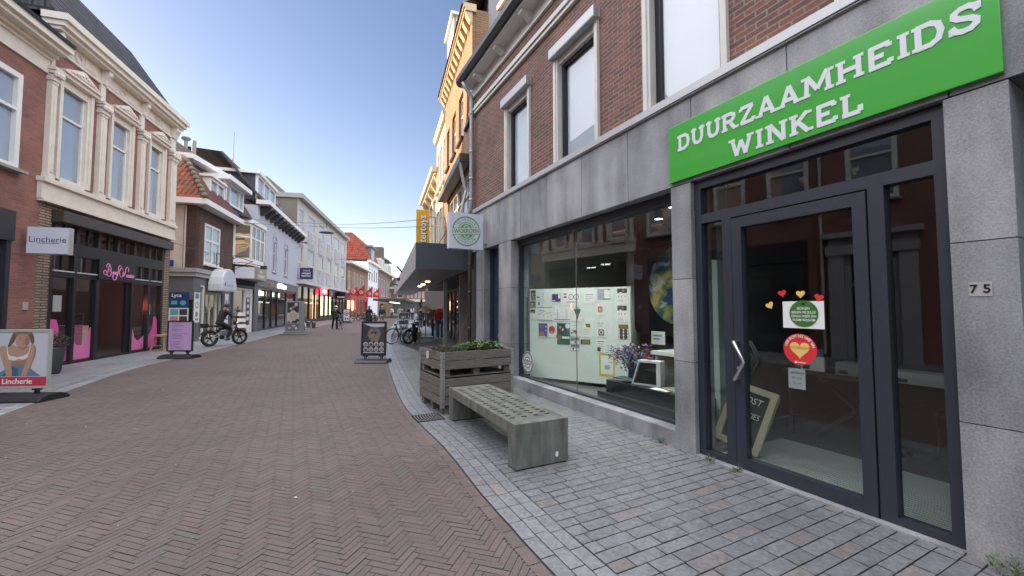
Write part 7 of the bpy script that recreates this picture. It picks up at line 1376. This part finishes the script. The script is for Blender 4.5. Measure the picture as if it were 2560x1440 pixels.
dk = fthing('R1','desk','white desk edge behind the counter','desk',4.6,1.55,.12); MB().box(0,1.85,0,.7,.68,.74).box(.05,.1,.05,.65,0,.68).box(1.75,1.8,.05,.65,0,.68).box(.8,.9,.1,.2,0,.68).build('desk', M('desk_white',(.62,.65,.66),.4), dk)
mo = fthing('R1','monitor','white framed monitor with reddish brown screen on the desk','monitor',5.05,1.75,.862,-.15); MB().box(0,.55,0,.03,.12,.50).build('casing', white, mo, bevel=.006); MB().rect(.03,.52,.16,.47,-.002,0).disc((.36,.31),.09,-.003,1).ring((.36,.31),.05,.07,-.004,0).build('screen', [M('screen_brown',(.22,.07,.055),.3),M('screen_dark_red',(.10,.03,.03),.3)], mo, recalc=False); MB().box(.22,.33,.0,.05,0,.12).build('stand', M('pale_aluminium'), mo)
no_ = fthing('R1','wall_notice','small white notice under the earth poster','notice',4.22,1.97,.93); MB().box(0,.32,-.01,0,0,.24).build('sheet', papr, no_); MB().rect(.05,.26,.15,.17,-.012).rect(.05,.2,.09,.11,-.012).build('print', ink[2], no_, recalc=False)
# inside the entrance
gm2 = fthing('R1','door_mat','ribbed aluminium entrance mat behind the glass doors','mat',6.86,.16,.004); rb = MB()
for i in range(26): y = .02+i*.047; rb.box(0,1.86,y,y+.019,0,.012)
MB().box(-.01,1.87,0,1.25,-.002,.003).build('mat_base', M('mat_black',(.012,.012,.012),.9), gm2); rb.build('mat_ribs', M('mat_ribs',(.40,.43,.42),.5), gm2)
cb2 = fthing('R1','chalkboard','gold framed chalkboard lettered KOST KOEKJES leaning inside the door','chalkboard',6.66,.40,.115); cb2.rotation_euler = (Matrix.Rotation(RAD(FR['R1'][1])+.12,4,'Z') @ Matrix.Rotation(-.36,4,'X') @ Matrix.Rotation(.19,4,'Y')).to_euler()
MB().box(0,.5,-.02,.02,0,.07).box(0,.5,-.02,.02,.63,.7).box(0,.07,-.02,.02,.07,.63).box(.43,.5,-.02,.02,.07,.63).build('frame', M('frame_gold',(.40,.36,.25),.45,.1,9), cb2, bevel=.008); MB().rect(.06,.44,.06,.64,-.005).build('slate', M('slate_green',(.02,.03,.028),.6,.15,5), cb2, recalc=False); text('KOST',.10,.24,-.008,.54,M('chalk',(.6,.6,.56),.9),cb2,shear=.2); text('KOEKJES',.09,.25,-.008,.38,M('chalk'),cb2,shear=.2,sx=.8); text('per zak',.06,.22,-.008,.2,M('chalk'),cb2,shear=.2)
tt = fthing('R1','trestle_table','dark wooden trestle table with goods inside the door','table',6.75,1.6,.006); MB().box(0,1.7,0,.7,.78,.83).build('table_top', M('dark_wood',(.06,.045,.035),.5,.2,4), tt); MB().tube([(.2,.35,0),(1.1,.35,.78)],.035,4).tube([(1.1,.35,0),(.2,.35,.78)],.035,4).tube([(1.5,.1,0),(1.5,.1,.78)],.03,4).tube([(.05,.1,0),(.05,.1,.78)],.03,4).build('leg', M('dark_wood'), tt)
for i,(lab,x,z,w_,h,m_) in enumerate((('blue sky picture card standing on the trestle table',6.85,.84,.32,.26,M('card_sky',(.05,.22,.38),.5)),('white card with dark figures on the trestle table',6.95,.84,.26,.17,papr),('grey box in the middle of the trestle table',7.35,.84,.3,.14,M('box_grey',(.2,.2,.2),.6)),('pale long box at the right end of the trestle table',7.8,.84,.5,.12,M('box_pale',(.3,.31,.29),.6)))):
    t = fthing('R1','picture_card' if i < 2 else 'box',lab,'card' if i < 2 else 'box',x,1.72-.06*i,z); MB().box(0,w_,0,.02 if i < 2 else .2,0,h).build('card' if i < 2 else 'carton', m_, t); MB().rect(w_*.1,w_*.4,h*.1,h*.4,-.002).build('print', ink[8] if i == 0 else ink[1], t, recalc=False)
ch_ = fthing('R1','chair','dark round backed chair deep inside the entrance','chair',8.2,2.4,.006); c_ = MB().box(-.22,.22,-.2,.22,.43,.47)
c_.build('seat', M('dark_wood'), ch_); MB().tube([(.24*cos(a),.2,.47+.45*sin(a)) for a in [pi*k/12 for k in range(13)]],.014,6).build('backrest', M('chair_grey',(.2,.2,.19),.5), ch_)
for x in (-.2,.2):
    for y in (-.18,.2): MB().tube([(x,y,0),(x,y,.43)],.015,6).build('leg', M('dark_wood'), ch_)
wb = fthing('R1','water_bottle','pale bottle with yellow cap band in the left side light','bottle',6.93,.45,.006); MB().lathe([(.05,0),(.055,.02),(.055,.5),(.03,.6),(.03,.66)],0,0,16).build('bottle', M('bottle_pale',(.5,.5,.46),.3), wb, smooth=True); MB().lathe([(.057,.42),(.057,.5)],0,0,16).build('label', M('sticker_yellow'), wb)
